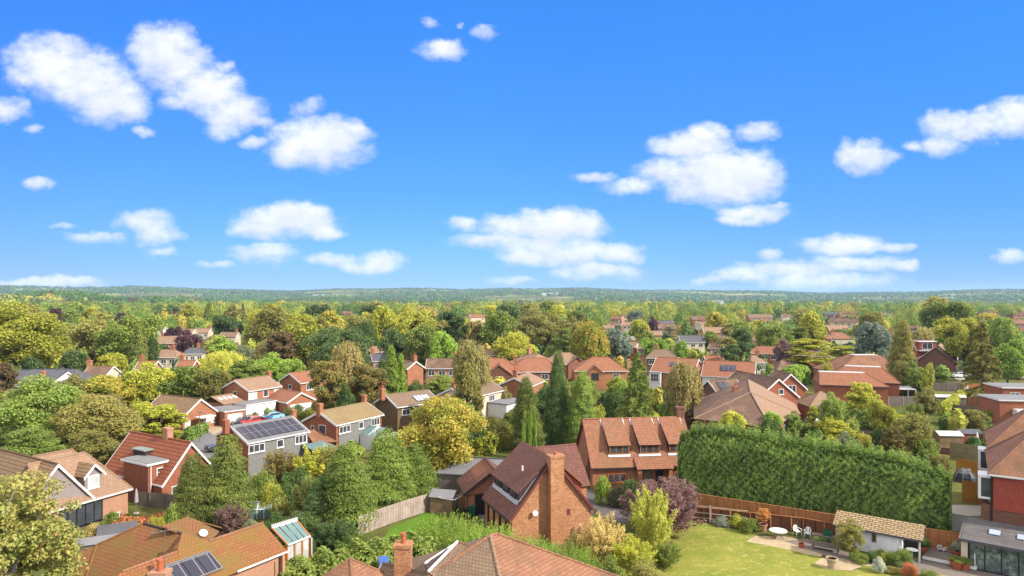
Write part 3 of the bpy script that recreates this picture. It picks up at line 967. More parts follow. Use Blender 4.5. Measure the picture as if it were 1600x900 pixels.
def house(label, r0, r1, zr, ze, wf, wb=None, kind='gable', hip=(3.5, 3.5), wall='brick', roof='tile_tan', oh=.3, verge='white', gutter='white',
          chims=(), wins=(), group=None, cat='house', ex0=0., ex1=0., short=None, vis=None, flat=0., name='house', walls2=None, doors=(), ridge_tile=None, base=0.):
    """r0,r1: ridge ends seen from the camera (left, right). local frame: x along the ridge, -y towards the camera"""
    wb = wf if wb is None else wb
    mid, Lr, rz = dims(r0, r1)
    e = empty(name, (mid.x, mid.y, 0), rz, label, cat, group)
    a, b_ = -Lr/2 - ex0, Lr/2 + ex1
    rb, wbm = MB(), MB()
    if kind == 'gable':
        rb.slab([(a, 0, zr), (b_, 0, zr), (b_, -wf, ze), (a, -wf, ze)]); rb.slab([(a, .004, zr), (a, wb, ze), (b_, wb, ze), (b_, .004, zr)])
        f_ = -wf + oh; k_ = wb - oh
        zt = zr - .22; zf = ze + (zr-ze)*oh/wf - .2; zk = ze + (zr-ze)*oh/wb - .2
        x0, x1 = a + .22, b_ - .22
        pr = [(x0, f_, base), (x0, k_, base), (x0, k_, zk), (x0, 0, zt), (x0, f_, zf)]
        pr.reverse()
        wbm.prism([Vector(p) for p in pr], (x1-x0, 0, 0))
        for s, xx in ((-1, a), (1, b_)):
            vb = MB()
            for yy in (-wf, wb):
                p0 = Vector((xx, yy, ze)); p1 = Vector((xx, 0, zr)); dz = Vector((0, 0, -.28))
                q = [p0 + Vector((0, 0, .03)), p1 + Vector((0, 0, .03)), p1 + dz, p0 + dz]
                vb.prism(q if s*yy < 0 else q[::-1], (s*.06, 0, 0))
            if verge: vb.build('bargeboard', M[verge], e)
        hx0, hx1 = x0, x1
    else:
        h0, h1 = hip
        x0, x1 = a - h0, b_ + h1
        fl = flat/2
        A, B = (a, -fl, zr), (b_, -fl, zr); A2, B2 = (a, fl, zr), (b_, fl, zr)
        e0, e1, e2, e3 = (x0, -wf, ze), (x1, -wf, ze), (x1, wb, ze), (x0, wb, ze)
        faces = [[e0, e1, B, A], [e2, e3, A2, B2]]
        faces += [[e1, e2, B2, B] if fl else [e1, e2, B], [e3, e0, A, A2] if fl else [e3, e0, A]]
        for f in faces: rb.slab(f, .13)
        if fl: rb.slab([A, B, B2, A2], .1, 1)
        hx0, hx1 = x0 + oh, x1 - oh
        f_, k_ = -wf + oh, wb - oh
        wbm.box(hx0, hx1, f_, k_, base, ze + .02)
        for p, q in ((A, e0), (B, e1), (B2, e2), (A2, e3)):
            hb = MB(); hb.tube(Vector(p), Vector(q), .09, .09, 6); hb.build('hip_tile', M[roof], e)
        zf = zk = ze
    r_o = rb.build('roof', [M[roof], M['pale_flat']] if flat else M[roof], e)
    if not flat:
        t = MB(); t.tube((a, 0, zr), (b_, 0, zr), .10, .10, 6); t.build('ridge_tile', M[ridge_tile or roof], e)
    wbm.build('wall', M[wall], e)
    if gutter:
        g = MB(); g.box(a if kind == 'gable' else x0, b_ if kind == 'gable' else x1, -wf-.09, -wf+.02, ze-.16, ze-.02); g.build('gutter', M[gutter], e)
        g = MB(); g.box(a if kind == 'gable' else x0, b_ if kind == 'gable' else x1, wb-.02, wb+.09, ze-.16, ze-.02)
        g.build('gutter', M[gutter], e)
    e['_'] = 0; del e['_']
    for c in chims: chimney(e, *c[:2], c[2], c[3], *c[4:])
    WIN = dict(f=((0, f_, 0), (1, 0, 0), (0, -1, 0)), b=((0, k_, 0), (-1, 0, 0), (0, 1, 0)), l=((hx0, 0, 0), (0, -1, 0), (-1, 0, 0)), r=((hx1, 0, 0), (0, 1, 0), (1, 0, 0)))
    for wdef in wins:
        face, u, z, w_, h_ = wdef[:5]
        n = wdef[5] if len(wdef) > 5 else 2
        fm = wdef[6] if len(wdef) > 6 else 'white'
        gl = wdef[7] if len(wdef) > 7 else ('glass' if rnd.random() < .7 else 'glass_light')
        o, ux, nz = WIN[face]
        window(e, Vector(o) + Vector(ux)*u + Vector((0, 0, z)), ux, nz, w_, h_, n, fm, gl)
    for (face, u, w_, h_, m_) in doors:
        o, ux, nz = (Vector(q) for q in WIN[face])
        c = o + ux*u
        Mx = Matrix(((ux.x, 0, nz.x, c.x), (ux.y, 0, nz.y, c.y), (0, 1, 0, 0), (0, 0, 0, 1)))
        d = MB(); d.box(-w_/2, w_/2, 0, h_, -.05, .05, 0, Mx); dd = d.build('door', M[m_], e)
        hb = MB(); hb.box(w_*.36, w_*.36+.05, h_*.47, h_*.5, .05, .11, 0, Mx); hb.build('handle', M['metal'], dd)
    half = max(Lr/2 + max(ex0, ex1) + (max(hip) if kind != 'gable' else 0), 3)
    HOUSES.append((mid.x, mid.y, half, wf, wb, rz, short))
    # footprint on the picture
    ct, st = math.cos(rz), math.sin(rz)
    xs = []
    for lx in (a - (hip[0] if kind != 'gable' else 0), b_ + (hip[1] if kind != 'gable' else 0)):
        for ly in (-wf, wb):
            wx, wy = mid.x + lx*ct - ly*st, mid.y + lx*st + ly*ct
            xs.append(800 + wx*F/wy)
    yb = vis if vis is not None else Y0 + (CH - ze + 1.2)*F/(mid.y - wf*.6)
    SCREEN.append((min(xs), max(xs), yb, mid.y))
    return e

def slope_pt(zr, ze, wf, y):
    return zr + (zr-ze)*y/wf          # y negative towards the front eave

def roof_panel(parent, name, x0, x1, y0, y1, zr, ze, wf, m, lift=.06, th=.05, frame=None):
    """a panel lying on the front slope between local y0 (upper) and y1 (lower, more negative)"""
    n = Vector((0, -(zr-ze), wf)).normalized()
    pts = [Vector((x0, y1, slope_pt(zr, ze, wf, y1))), Vector((x1, y1, slope_pt(zr, ze, wf, y1))), Vector((x1, y0, slope_pt(zr, ze, wf, y0))), Vector((x0, y0, slope_pt(zr, ze, wf, y0)))]
    pts = [p + n*lift for p in pts]
    b = MB(); b.prism(pts, -n*th)
    o = b.build(name, M[m], parent)
    if frame:
        f = MB()
        for i in range(4):
            f.tube(pts[i], pts[(i+1) % 4], .05, .05, 4)
        f.build('frame', M[frame], o)
    return o

def solar(parent, x0, x1, y0, y1, zr, ze, wf, nx, ny):
    for j in range(ny):
        for i in range(nx):
            a = x0 + (x1-x0)*i/nx; b = x0 + (x1-x0)*(i+1)/nx
            c = y0 + (y1-y0)*j/ny; d = y0 + (y1-y0)*(j+1)/ny
            roof_panel(parent, 'solar_panel', a+.02, b-.02, c-.02, d+.02, zr, ze, wf, 'solar', .12, .05)

def skylight(parent, x, y, zr, ze, wf, w_=.8, l_=.9, g='rooflight', fr='white'):
    return roof_panel(parent, 'skylight', x-w_/2, x+w_/2, y, y-l_, zr, ze, wf, g, .1, .08, fr)

def aerial(parent, x, y, z0, h=1.6):
    b = MB(); b.tube((x, y, z0), (x, y, z0+h), .022, .018, 5)
    d = Vector((.9, .45, .06)).normalized(); c = Vector((x, y, z0+h))
    b.tube(c - d*.7, c + d*.8, .014, .014, 4)
    s = Vector((-d.y, d.x, 0))
    for i in range(7):
        p = c + d*(-.6 + .2*i); b.tube(p - s*(.26 - .02*i), p + s*(.26 - .02*i), .010, .010, 4)
    b.tube(c - d*.7 + Vector((0, 0, .22)), c - d*.7 - Vector((0, 0, .22)), .012, .012, 4)
    return b.build('aerial', M['metal'], parent)

def dish(parent, p, n, r=.35):
    p, n = Vector(p), Vector(n).normalized()
    b = MB()
    t = n.cross(Vector((0, 0, 1))).normalized(); u = t.cross(n)
    vs, fs = [], []
    rings = 4; k = 14
    for i in range(rings+1):
        for j in range(k):
            a = 6.283*j/k; rr = r*i/rings
            vs.append(p + n*(.28 + .45*rr*rr/r*.6) + (t*math.cos(a) + u*math.sin(a))*rr)
    for i in range(rings):
        for j in range(k):
            fs.append((i*k+j, i*k+(j+1) % k, (i+1)*k+(j+1) % k, (i+1)*k+j))
    b.add(vs, fs); b.tube(p - n*.05, p + n*.3, .025, .025, 6); b.tube(p + n*.3 - u*r*.9, p + n*.62, .012, .012, 4)
    return b.build('satellite_dish', M['white'], parent)
# ------------------------------------------------------------------ near houses
M['bargered'] = plain('dark red painted board', (128,60,50), .5, .6, .1)
M['lead_white'] = plain('pale lead apron', (214,214,222), .6, .5, .08)

def merge(child, parent):
    """make the parts of one built block parts of another building"""
    Mi = Matrix.Translation(parent.location) @ Matrix.Rotation(parent.rotation_euler.z, 4, 'Z')
    Mc = Matrix.Translation(child.location) @ Matrix.Rotation(child.rotation_euler.z, 4, 'Z')
    X = Mi.inverted() @ Mc
    for o in list(child.children):
        o.parent = parent
        o.matrix_basis = X @ o.matrix_basis
    bpy.data.objects.remove(child)

def tri(mb, pts, t, mi=0):
    mb.prism(pts, t, mi)

# --- house with three catslide dormers, behind the foreground gable
HA = house('brick house with three long dormers and amber windows beside the tall hedge', W(910,655,7.3), W(1068,651.5,7.3), 7.3, 2.6, 4.6, wall='brick', roof='tile_red',
           verge='bargered', gutter='dark_wood', short='house with three dormers', oh=.35,
           wins=[('f', -3.25, 1.35, 2.1, 1.05, 3, 'amber_wood', 'glass'), ('f', 4.5, 1.3, 2.0, 1.1, 3, 'amber_wood', 'glass'), ('l', 1.6, 1.4, .7, 1.6, 1, 'dark_wood', 'glass')],
           doors=[('f', .35, 1.0, 2.1, 'fence_grey'), ('f', 1.75, .9, 2.1, 'dark_wood')])
sl = (7.3-2.6)/4.6
for cx in (-2.75, .85, 4.35):
    b = MB(); b.slab([(cx-1.3, -.02, 7.36), (cx+1.3, -.02, 7.36), (cx+1.3, -3.8, 4.9), (cx-1.3, -3.8, 4.9)], .12)
    b.build('dormer_roof', M['tile_red'], HA)
    for s in (-1, 1):
        x = cx + s*1.16; k = MB()
        q = [(x, -.35, 7.0), (x, -3.5, 4.98), (x, -3.5, 7.3-sl*3.5-.05)]
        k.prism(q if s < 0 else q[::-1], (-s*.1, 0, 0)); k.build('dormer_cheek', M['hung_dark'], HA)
    window(HA, (cx, -3.5, 4.36), (1, 0, 0), (0, -1, 0), 2.3, .98, 3, 'amber_wood', 'glass', sill=False)
    l = MB(); l.slab([(cx-1.3, -3.5, 7.3-sl*3.5+.12), (cx+1.3, -3.5, 7.3-sl*3.5+.12), (cx+1.3, -3.72, 7.3-sl*3.72+.10), (cx-1.3, -3.72, 7.3-sl*3.72+.10)], .04)
    l.build('lead_apron', M['lead_white'], HA)
    for s in (-1, 1):
        f = MB(); x = cx + s*1.36
        f.slab([(x-.07, -.1, 7.3-sl*.1+.10), (x+.07, -.1, 7.3-sl*.1+.10), (x+.07, -.75, 7.3-sl*.75+.10), (x-.07, -.75, 7.3-sl*.75+.10)], .03); f.build('flashing', M['lead_white'], HA)
p = MB(); p.slab([(-1.15, -3.9, 7.3-sl*3.9+.16), (3.1, -3.9, 7.3-sl*3.9+.16), (3.1, -5.3, 2.5), (-1.15, -5.3, 2.5)], .12); p.build('porch_roof', M['tile_red'], HA)
p = MB(); p.box(-1.0, -.55, -5.1, -4.25, 0, 2.35); p.box(2.6, 3.0, -5.1, -4.25, 0, 2.35); p.build('porch_pier', M['brick'], HA)
chimney(HA, 5.9, .25, 5.6, 8.5, .9, .75, 0, 'brick_brown')
f = MB(); f.box(-6.25, -6.02, -2.9, -2.45, 0, 3.2); f.build('flue', M['brick_brown'], HA)

# --- foreground house: brick gable with tall external chimney
HB = house('tall brick gable with external chimney stack and dark tiled roof', Vector((1.0, 67.4, 7.5)), Vector((3.7, 60.5, 7.5)), 7.5, 2.4, 4.2, wall='brick_warm', roof='tile_maroon',
           verge='bargered', gutter='dark_wood', oh=.3, short='gable with the tall chimney', ridge_tile='tile_red', vis=840)
L2_ = math.hypot(2.7, 6.9)/2
b = MB(); b.slab([(-L2_+.1, -.02, 7.6), (L2_-.15, -.02, 7.6), (L2_-.35, -3.4, 4.68), (-L2_+.1, -3.4, 4.68)], .14); b.build('dormer_roof', M['tile_maroon'], HB)
b = MB(); b.slab([(-L2_+.1, .02, 7.6), (L2_-.15, .02, 7.6), (L2_-.35, 3.4, 4.68), (-L2_+.1, 3.4, 4.68)], .14); b.build('dormer_roof', M['tile_red'], HB)
sB = (7.5-2.4)/4.2
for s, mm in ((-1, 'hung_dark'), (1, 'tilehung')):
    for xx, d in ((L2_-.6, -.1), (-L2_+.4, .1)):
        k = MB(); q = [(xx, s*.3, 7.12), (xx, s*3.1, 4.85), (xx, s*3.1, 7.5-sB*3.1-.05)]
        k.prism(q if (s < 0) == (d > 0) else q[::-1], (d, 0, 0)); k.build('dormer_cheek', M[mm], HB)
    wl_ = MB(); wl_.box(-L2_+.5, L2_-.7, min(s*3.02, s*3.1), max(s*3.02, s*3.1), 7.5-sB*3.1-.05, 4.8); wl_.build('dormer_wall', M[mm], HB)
    ap = MB()
    ap.slab([(-L2_+.4, s*3.1, 7.5-sB*3.1+.12), (L2_-.5, s*3.1, 7.5-sB*3.1+.12), (L2_-.5, s*3.35, 7.5-sB*3.35+.10), (-L2_+.4, s*3.35, 7.5-sB*3.35+.10)], .03); ap.build('lead_apron', M['lead'], HB)
    for i in range(3):
        window(HB, (-2.1+1.9*i, s*3.1, 4.25), (-s*-1, 0, 0), (0, s, 0), 1.4, .85, 2, 'dark_wood', 'glass', sill=False)
for s in (-1, 1):                                                     # pale flashing along the open cheek edges
    f = MB(); f.tube((L2_-.5, s*.4, 7.15), (L2_-.5, s*3.1, 7.5-sB*3.1+.1), .06, .06, 5); f.build('flashing', M['lead'], HB)
chimney(HB, L2_+.12, .12, 0, 7.85, .95, 1.3, 0, 'brick_warm')
q = MB(); q.lathe([(.17, 0), (.15, .22), (.19, .26)], 10, (L2_+.12, .12, 7.85)); q.build('chimney_pot', M['terracotta'], HB)
dish(HB, (L2_-.2, -1.75, 2.75), (1, -.15, .35), .25)
b = MB(); b.box(L2_-.24, L2_-.18, 1.45, 1.75, 2.2, 2.75); b.build('vent', M['bargered'], HB)
v = MB(); v.tube((1.3, -2.0, 6.0), (1.3, -2.0, 6.45), .09, .09, 8); v.build('vent_pipe', M['white'], HB)
# cross wing
b = MB(); cx = -L2_+1.1
b.slab([(cx, -.1, 7.15), (cx, 5.4, 7.15), (cx+3.2, 5.4, 3.7), (cx+3.2, -.1, 3.7)], .13); b.slab([(cx, -.1, 7.15), (cx-2.4, -.1, 3.9), (cx-2.4, 5.4, 3.9), (cx, 5.4, 7.15)], .13)
b.build('roof', M['tile_maroon'], HB)
b = MB()
pr = [(cx-2.2, 5.1, 0), (cx+2.9, 5.1, 0), (cx+2.9, 5.1, 3.75), (cx, 5.1, 6.9), (cx-2.2, 5.1, 3.85)]
b.prism(pr[::-1], (0, -4.5, 0)); b.build('wall', M['brick_warm'], HB)
window(HB, (cx+2.9, 4.2, 1.6), (0, 1, 0), (1, 0, 0), 1.0, 1.9, 2, 'amber_wood', 'glass_light')
for i in range(4):
    b = MB(); b.box(-2.6+1.6*i, -2.45+1.6*i, -4.05, -3.9, 0, 2.4); b.build('post', M['dark_wood'], HB)

# --- garage with a gable and a dark door, left of it
GA = house('brick garage with streaked tile roof and black door left of the tall gable', Vector((-2.9, 73.3, 4.5)), Vector((-1.75, 68.2, 4.5)), 4.5, 2.3, 3.1, wall='brick', roof='tile_maroon', verge='dark_wood', gutter='dark_wood',
           doors=[('r', -1.5, .95, 2.1, 'black')], cat='garage', name='garage', short='small garage')
for i in range(14):  # orange strips paint sunlight on the upper slope of the maroon roof
    roof_panel(GA, 'sunlit_strip', -2.45+.36*i, -2.25+.36*i, -.15, -1.55 - .1*((i*7) % 3), 4.5, 2.3, 3.1, 'tile_orange', .02, .02)
b = MB(); b.tube((2.55, -2.75, .1), (2.55, -2.75, 2.1), .045, .045, 6); b.tube((2.55, -2.75, 2.1), (2.55, -2.1, 2.1), .045, .045, 6); b.build('drainpipe', M['dark_wood'], GA)
# flat roofed shed behind the garage
SH = empty('flat_roofed_outbuilding', WD(748, 77, 0), R(-12), 'low outbuilding with grey sheet roof under the golden tree', 'outbuilding')
b = MB(); b.slab([(-4.2, -2.8, 2.35), (4.0, -2.8, 2.35), (4.0, 2.6, 2.9), (-4.2, 2.6, 2.9)], .1); b.build('roof', M['grey_flat'], SH)
b = MB(); b.box(-4, 3.8, -2.6, 2.4, 0, 2.3); b.build('wall', M['fence_grey'], SH)
b = MB(); b.box(-4.2, 4.0, 2.55, 2.7, 2.7, 3.0); b.box(-.1, .1, -2.8, 2.6, 2.7, 2.78); b.build('trim', M['dark_flat'], SH)
SCREEN.append((700, 790, 745, 77))

# --- far left: tan tiled house with two wide white gables
H1 = house('tan tiled house with wide white bargeboards and a gabled dormer', W(2,702,6.5), W(91,725,6.5), 6.5, 2.5, 3.3, wall='mauve_wall', roof='tile_tanrow', ex0=9, short='tan house with white bargeboards', oh=.25, vis=790)
h2 = house('x', Vector((-44.9, 62.9, 6.35)), Vector((-42.7, 67.8, 6.35)), 6.35, 2.5, 3.5, kind='hip', hip=(.4, 2.6), wall='brick_pink', roof='tile_tan', vis=785,
           wins=[('f', .2, 1.25, 4.2, 2.1, 5, 'black', 'glass')])
for o in [c for c in h2.children if c.name.startswith('roof')]: pass
dz0 = 3.0
b = MB(); b.box(.85, 2.5, -2.75, -.6, 2.9, 4.75); b.prism([(.85, -2.75, 4.75), (2.5, -2.75, 4.75), (1.68, -2.75, 5.55)], (0, 2.0, 0)); b.build('dormer_wall', M['mauve_wall'], h2)
b = MB(); b.slab([(1.68, -3.0, 5.72), (1.68, -.4, 5.72), (.62, -.4, 4.62), (.62, -3.0, 4.62)], .1); b.slab([(1.68, -3.0, 5.72), (2.74, -3.0, 4.62), (2.74, -.4, 4.62), (1.68, -.4, 5.72)], .1); b.build('dormer_roof', M['tile_tanrow'], h2)
b = MB()
b.prism([(1.68, -3.02, 5.74), (.58, -3.02, 4.60), (.58, -3.02, 4.36), (1.68, -3.02, 5.48)], (0, -.06, 0)); b.prism([(2.78, -3.02, 4.60), (1.68, -3.02, 5.74), (1.68, -3.02, 5.48), (2.78, -3.02, 4.36)], (0, -.06, 0)); b.build('bargeboard', M['white'], h2)
window(h2, (1.68, -2.75, 4.0), (1, 0, 0), (0, -1, 0), 1.15, 1.25, 2, 'white', 'glass_light')
merge(h2, H1)
h3 = house('x', W(51,713,6.2), W(113,702,6.2), 6.2, 3.4, 2.6, kind='hip', hip=(1, 1.5), wall='brick_pink', roof='tile_tan', vis=720)
merge(h3, H1)

# --- red tiled chalet with a flat roofed brick extension
H8 = house('red tiled chalet house with square flat roofed brick extension', W(204,674,6.2), W(299,691,6.2), 6.2, 2.3, 3.3, wall='brick_red', roof='tile_redrow', short='red tiled chalet', oh=.12, vis=765,
           wins=[('r', .5, 3.4, .9, 1.3, 1, 'white', 'glass'), ('r', -1.5, 1.3, 1.3, 1.2, 2)])
chimney(H8, 1.2, .2, 5.2, 7.3, .9, .7, 0, 'brick_pink')
b = MB(); b.box(-.6, 3.9, -3.7, .2, 0, 4.2); b.build('extension_wall', M['brick_red'], H8)
b = MB(); b.box(-.85, 4.15, -3.95, .25, 4.2, 4.4); b.build('fascia', M['white'], H8)
b = MB(); b.box(-.75, 4.05, -3.85, .3, 4.403, 4.47); b.build('flat_roof', M['grey_flat'], H8)
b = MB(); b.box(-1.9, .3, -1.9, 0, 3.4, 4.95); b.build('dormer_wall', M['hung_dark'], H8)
b = MB(); b.box(-2.1, .5, -2.1, .1, 4.95, 5.08); b.build('flat_roof', M['green_flat'], H8)
window(H8, (3.9, -2.2, 3.3), (0, 1, 0), (1, 0, 0), 1.2, .95, 1, 'white', 'glass', bars=1)
b = MB(); b.tube((3.99, -3.45, 0), (3.99, -3.45, 4.2), .06, .06, 6); b.build('drainpipe', M['white'], H8)

# --- bungalow bottom left (roof planes fitted through their corners)
def on_plane(px, py, a, b, c):
    n = (b-a).cross(c-a); d = Vector(((px-800)/F, 1, -(py-Y0)/F)); o = Vector((0, 0, CH))
    return o + d*((a-o).dot(n)/d.dot(n))
class Blk:
    def __init__(s, name, label, cat, base, short=None):
        s.e = empty(name, base, 0, label, cat); s.o = Vector(base)
    def roof(s, pts, m, t=.13, name='roof'):
        b = MB(); b.slab([p - s.o for p in pts], t); return b.build(name, M[m], s.e)
    def wall(s, pts, m, inset=0, name='wall', z0=0):
        """wall hanging from an eave polyline down to the ground"""
        b = MB()
        for p, q in zip(pts[:-1], pts[1:]):
            p, q = Vector(p) - s.o, Vector(q) - s.o
            d = (q-p).normalized(); nn = Vector((d.y, -d.x, 0))*inset
            p, q = p + nn, q + nn
            b.prism([(p.x, p.y, z0), (q.x, q.y, z0), (q.x, q.y, q.z-.12), (p.x, p.y, p.z-.12)], nn.normalized()*.25 if inset else Vector((d.y, -d.x, 0))*.25)
        return b.build(name, M[m], s.e)
    def tubes(s, segs, r, m, name):
        for p, q in segs:
            b = MB(); b.tube(Vector(p) - s.o, Vector(q) - s.o, r, r, 6); o = b.build(name, M[m], s.e)
        return o

A, B_ = W(225,818,5.2), W(285,834,5.2); V = W(278,860,4.5)
N3 = Blk('bungalow', 'bungalow with sprawling moss stained orange roof and grey solar panel', 'bungalow', Vector((-23, 47, 0)))
E1, E2 = on_plane(151,852,A,B_,V), on_plane(133,907,A,B_,V)
V2 = on_plane(276,862,A,B_,V)
N3.roof([A, B_, V2, on_plane(200,905,A,B_,V), E2, E1], 'tile_mossy')
N3.roof([E1, E2, W(100,905,2.3), W(112,866,3.2)], 'tile_mossy')
C, Dd, Ev = W(327,845,5.2), W(411,817,5.2), W(450,862,3.55)
P2 = lambda x, y: on_plane(x, y, C, Dd, Ev)
N3.roof([P2(285,833), C, Dd, Ev, P2(371,893), P2(300,925), P2(276,862)], 'tile_mossy')
N3.roof([P2(276,863), P2(300,925), P2(150,925), P2(192,893)], 'tile_mossy', .12)
G1, G2, G3 = W(291,808,5.0), W(344,833,3.7), W(285,833,5.1)
N3.roof([G1, on_plane(342,832,G1,G2,G3), on_plane(327,846,G1,G2,G3), on_plane(286,835,G1,G2,G3), on_plane(253,821,G1,G2,G3)], 'tile_mossy', .11)
N3.roof([G1, on_plane(253,821,G1,G2,G3), G1 + Vector((-3.2, 2.2, -2.2)), G1 + Vector((.9, 4.2, -2.2))], 'tile_mossy', .12)
N3.roof([A, E1 + Vector((-.2, .4, 0)), A + Vector((-.4, 4.2, -2.8)), B_ + Vector((2.2, 3.6, -2.8)), B_], 'tile_mossy', .12)
N3.roof([C, Dd, Dd + Vector((-2.6, 1.7, -1.7)), C + Vector((-2.0, 1.3, -1.3))], 'tile_mossy', .1)
N3.tubes([(A, B_)], .11, 'dark_wood', 'ridge_tile'); N3.tubes([(A, E1), (E1, E2)], .09, 'tile_mossy', 'hip_tile'); N3.tubes([(C, Dd)], .09, 'tile_pink', 'ridge_tile')
N3.tubes([(P2(276,862), P2(192,893))], .09, 'tile_pink', 'ridge_tile'); N3.tubes([(B_, P2(279,861))], .10, 'tile_pink', 'hip_tile'); N3.tubes([(G1, on_plane(342,832,G1,G2,G3)), (B_, C)], .09, 'tile_pink', 'ridge_tile')
N3.wall([P2(371,893), Ev], 'brick_pink', -.35); N3.wall([Ev, Ev + (Dd-Ev)*1.0 + Vector((0, 0, -1.65)), Dd + Vector((-2.6, 1.7, -1.7))], 'brick_pink', -.25)
N3.wall([W(100,905,2.3), E2, P2(150,925), P2(300,925), P2(371,893)], 'brick_pink', -.35)
N3.wall([W(112,866,3.2), W(100,905,2.3)], 'brick_pink', -.3)
N3.tubes([(P2(371,893.5), Ev)], .07, 'white', 'gutter'); N3.tubes([(P2(436,868) + Vector((.05, -.05, -.2)), P2(436,868)*1 - Vector((-.05, .05, 3.4)))], .05, 'dark_wood', 'drainpipe')
nP = (Dd-C).cross(Ev-C).normalized(); nP = nP if nP.z > 0 else -nP
q = [P2(258,886) + nP*.1, P2(325,863) + nP*.1, P2(347,889) + nP*.1, P2(278,916) + nP*.1]
for i in range(3):
    a0, a1 = i/3+.008, (i+1)/3-.008
    quad = [q[0].lerp(q[1], a0), q[0].lerp(q[1], a1), q[3].lerp(q[2], a1), q[3].lerp(q[2], a0)]
    so = N3.roof(quad, 'solar', .06, 'solar_panel')
so = N3.tubes([(q[0], q[1]), (q[1], q[2]), (q[2], q[3]), (q[3], q[0])], .06, 'metal', 'solar_frame')
cb = P2(250,905); chimney(N3.e, cb.x-23*-1, cb.y-47, 2.4, 4.9, 1.0, .8, 0, 'brick_pink')
qq = MB(); qq.lathe([(.19, 0), (.17, .55), (.21, .58), (.2, .72)], 12, (cb.x+23, cb.y-47, 4.9)); qq.build('chimney_pot', M['terracotta'], N3.e)
aerial(N3.e, cb.x+23.2, cb.y-47+.2, 4.7, 2.6)
dp = on_plane(316,838,G1,G2,G3) - N3.o; dish(N3.e, dp + Vector((0, 0, .05)), (.5, -.5, .8), .3)
# conservatory end
K1, K2, K3, K4 = W(425,825,4.4), W(464,813,4.4), W(485,838,3.2), W(450,852,3.2)
cons = N3.roof([K1, K2, K3, K4], 'glass_roof', .05, 'conservatory_roof')
ribs = []
for i in range(5):
    ribs.append((K1.lerp(K2, i/4), K4.lerp(K3, i/4)))
N3.tubes(ribs[:1] + ribs[-1:], .07, 'amber_wood', 'rafter'); N3.tubes(ribs[1:-1], .05, 'dark_wood', 'glazing_bar'); N3.tubes([(K4, K3)], .07, 'white', 'gutter')
b = MB()
for i in range(15):
    p_ = K1.lerp(K2, i/14) - N3.o; b.box(p_.x-.035, p_.x+.035, p_.y-.03, p_.y+.03, p_.z, p_.z+.26)
p0, p1 = K1 - N3.o, K2 - N3.o; b.tube(p0, p1, .07, .07, 6); b.tube(p0 + Vector((0, 0, .17)), p1 + Vector((0, 0, .17)), .02, .02, 4)
b.build('ridge_cresting', M['white'], N3.e)
ins = Vector((-.12, .1, -.1))
posts = [(K4.lerp(K3, t) + ins, Vector((K4.lerp(K3, t).x, K4.lerp(K3, t).y, 0)) + Vector((-.12, .1, 0))) for t in (0, .33, .67, 1)]
N3.tubes(posts, .09, 'amber_wood', 'post'); N3.tubes([(Vector((a.x, a.y, 1.0)), Vector((c.x, c.y, 1.0))) for (a, _), (c, _) in zip(posts[:-1], posts[1:])], .08, 'amber_wood', 'rail')
b = MB()
for (a, _), (c, _) in zip(posts[:-1], posts[1:]):
    a, c = a - N3.o, c - N3.o; d = Vector((c.y-a.y, a.x-c.x, 0)).normalized()*-.02
    b.prism([(a.x, a.y, 1.0), (c.x, c.y, 1.0), (c.x, c.y, 3.1), (a.x, a.y, 3.1)], d)
b.build('glazing', M['glass_light'], N3.e)
b = MB()
for p_ in (K3,):
    b.tube(p_ - N3.o + Vector((.1, 0, -.1)), Vector((p_.x, p_.y, 0)) - N3.o + Vector((.1, 0, 0)), .05, .05, 6)
b.build('drainpipe', M['white'], N3.e)
HOUSES.append((-23, 48, 9, 5, 5, R(30), 'mossy bungalow')); SCREEN.append((110, 485, 900, 50))

# --- bungalow bottom centre
N4 = Blk('bungalow', 'bungalow with steep brown hipped roof at the bottom edge', 'bungalow', Vector((-1, 45, 0)))
A = Vector((-1.0, 45.6, 6)); Rr_ = Vector((7.6, 46.6, 2.6)); Mm = Vector((.25, 36.9, 2.6)); Ll = Vector((-8.6, 41.2, 2.6)); Bk = Vector((-2, 53, 2.6)); Bl = Vector((-8.8, 49, 2.6))
A2 = A + Vector((-.45, -.35, -.0))
N4.roof([A, Rr_, Mm, A2], 'tile_pink'); N4.roof([A2, Mm, Ll], 'tile_greytan'); N4.roof([A, Bk, Rr_], 'tile_greytan', .12); N4.roof([A, A2, Ll, Bl, Bk], 'tile_greytan', .11)
N4.tubes([(A, Rr_)], .10, 'tile_pink', 'hip_tile'); N4.tubes([(A2, Mm)], .11, 'tile_tan', 'hip_tile'); N4.tubes([(A, A2), (A2, Ll)], .11, 'tile_pink', 'hip_tile')
N4.wall([Ll, Mm, Rr_, Bk, Bl, Ll], 'brick_pink', -.35)
for v_ in (W(717,898,3.9), W(842,894,3.9)): pass
# dormer wing on its left slope
a, b1 = W(716,847,5.3), W(738,854,5.3)
lowp = lambda x, y, h: on_plane(x, y, A2 + Vector((0,0,h)), Mm + Vector((0,0,h)), Ll + Vector((0,0,h)))
N4.roof([a, b1, b1 + Vector((-1.4, -2.4, -1.9)), lowp(669,893,.35)], 'tile_greytan', .12); 
N4.roof([a, b1, b1 + Vector((.6, 2.2, -1.7)), a + Vector((-.6, 2.2, -1.7))], 'tile_greytan', .1)
N4.tubes([(a, b1)], .09, 'tile_pink', 'ridge_tile'); N4.tubes([(a + Vector((-.05, 0, .04)), lowp(669,893,.42))], .10, 'white', 'bargeboard'); N4.tubes([(a + Vector((-.5, 1.0, -.6)), lowp(664,880,.6))], .08, 'white', 'bargeboard')
N4.roof([a + Vector((-.12, .1, -.1)), lowp(668,892,.3), lowp(664,881,.5)], 'hung_dark', .1, 'gable_wall')
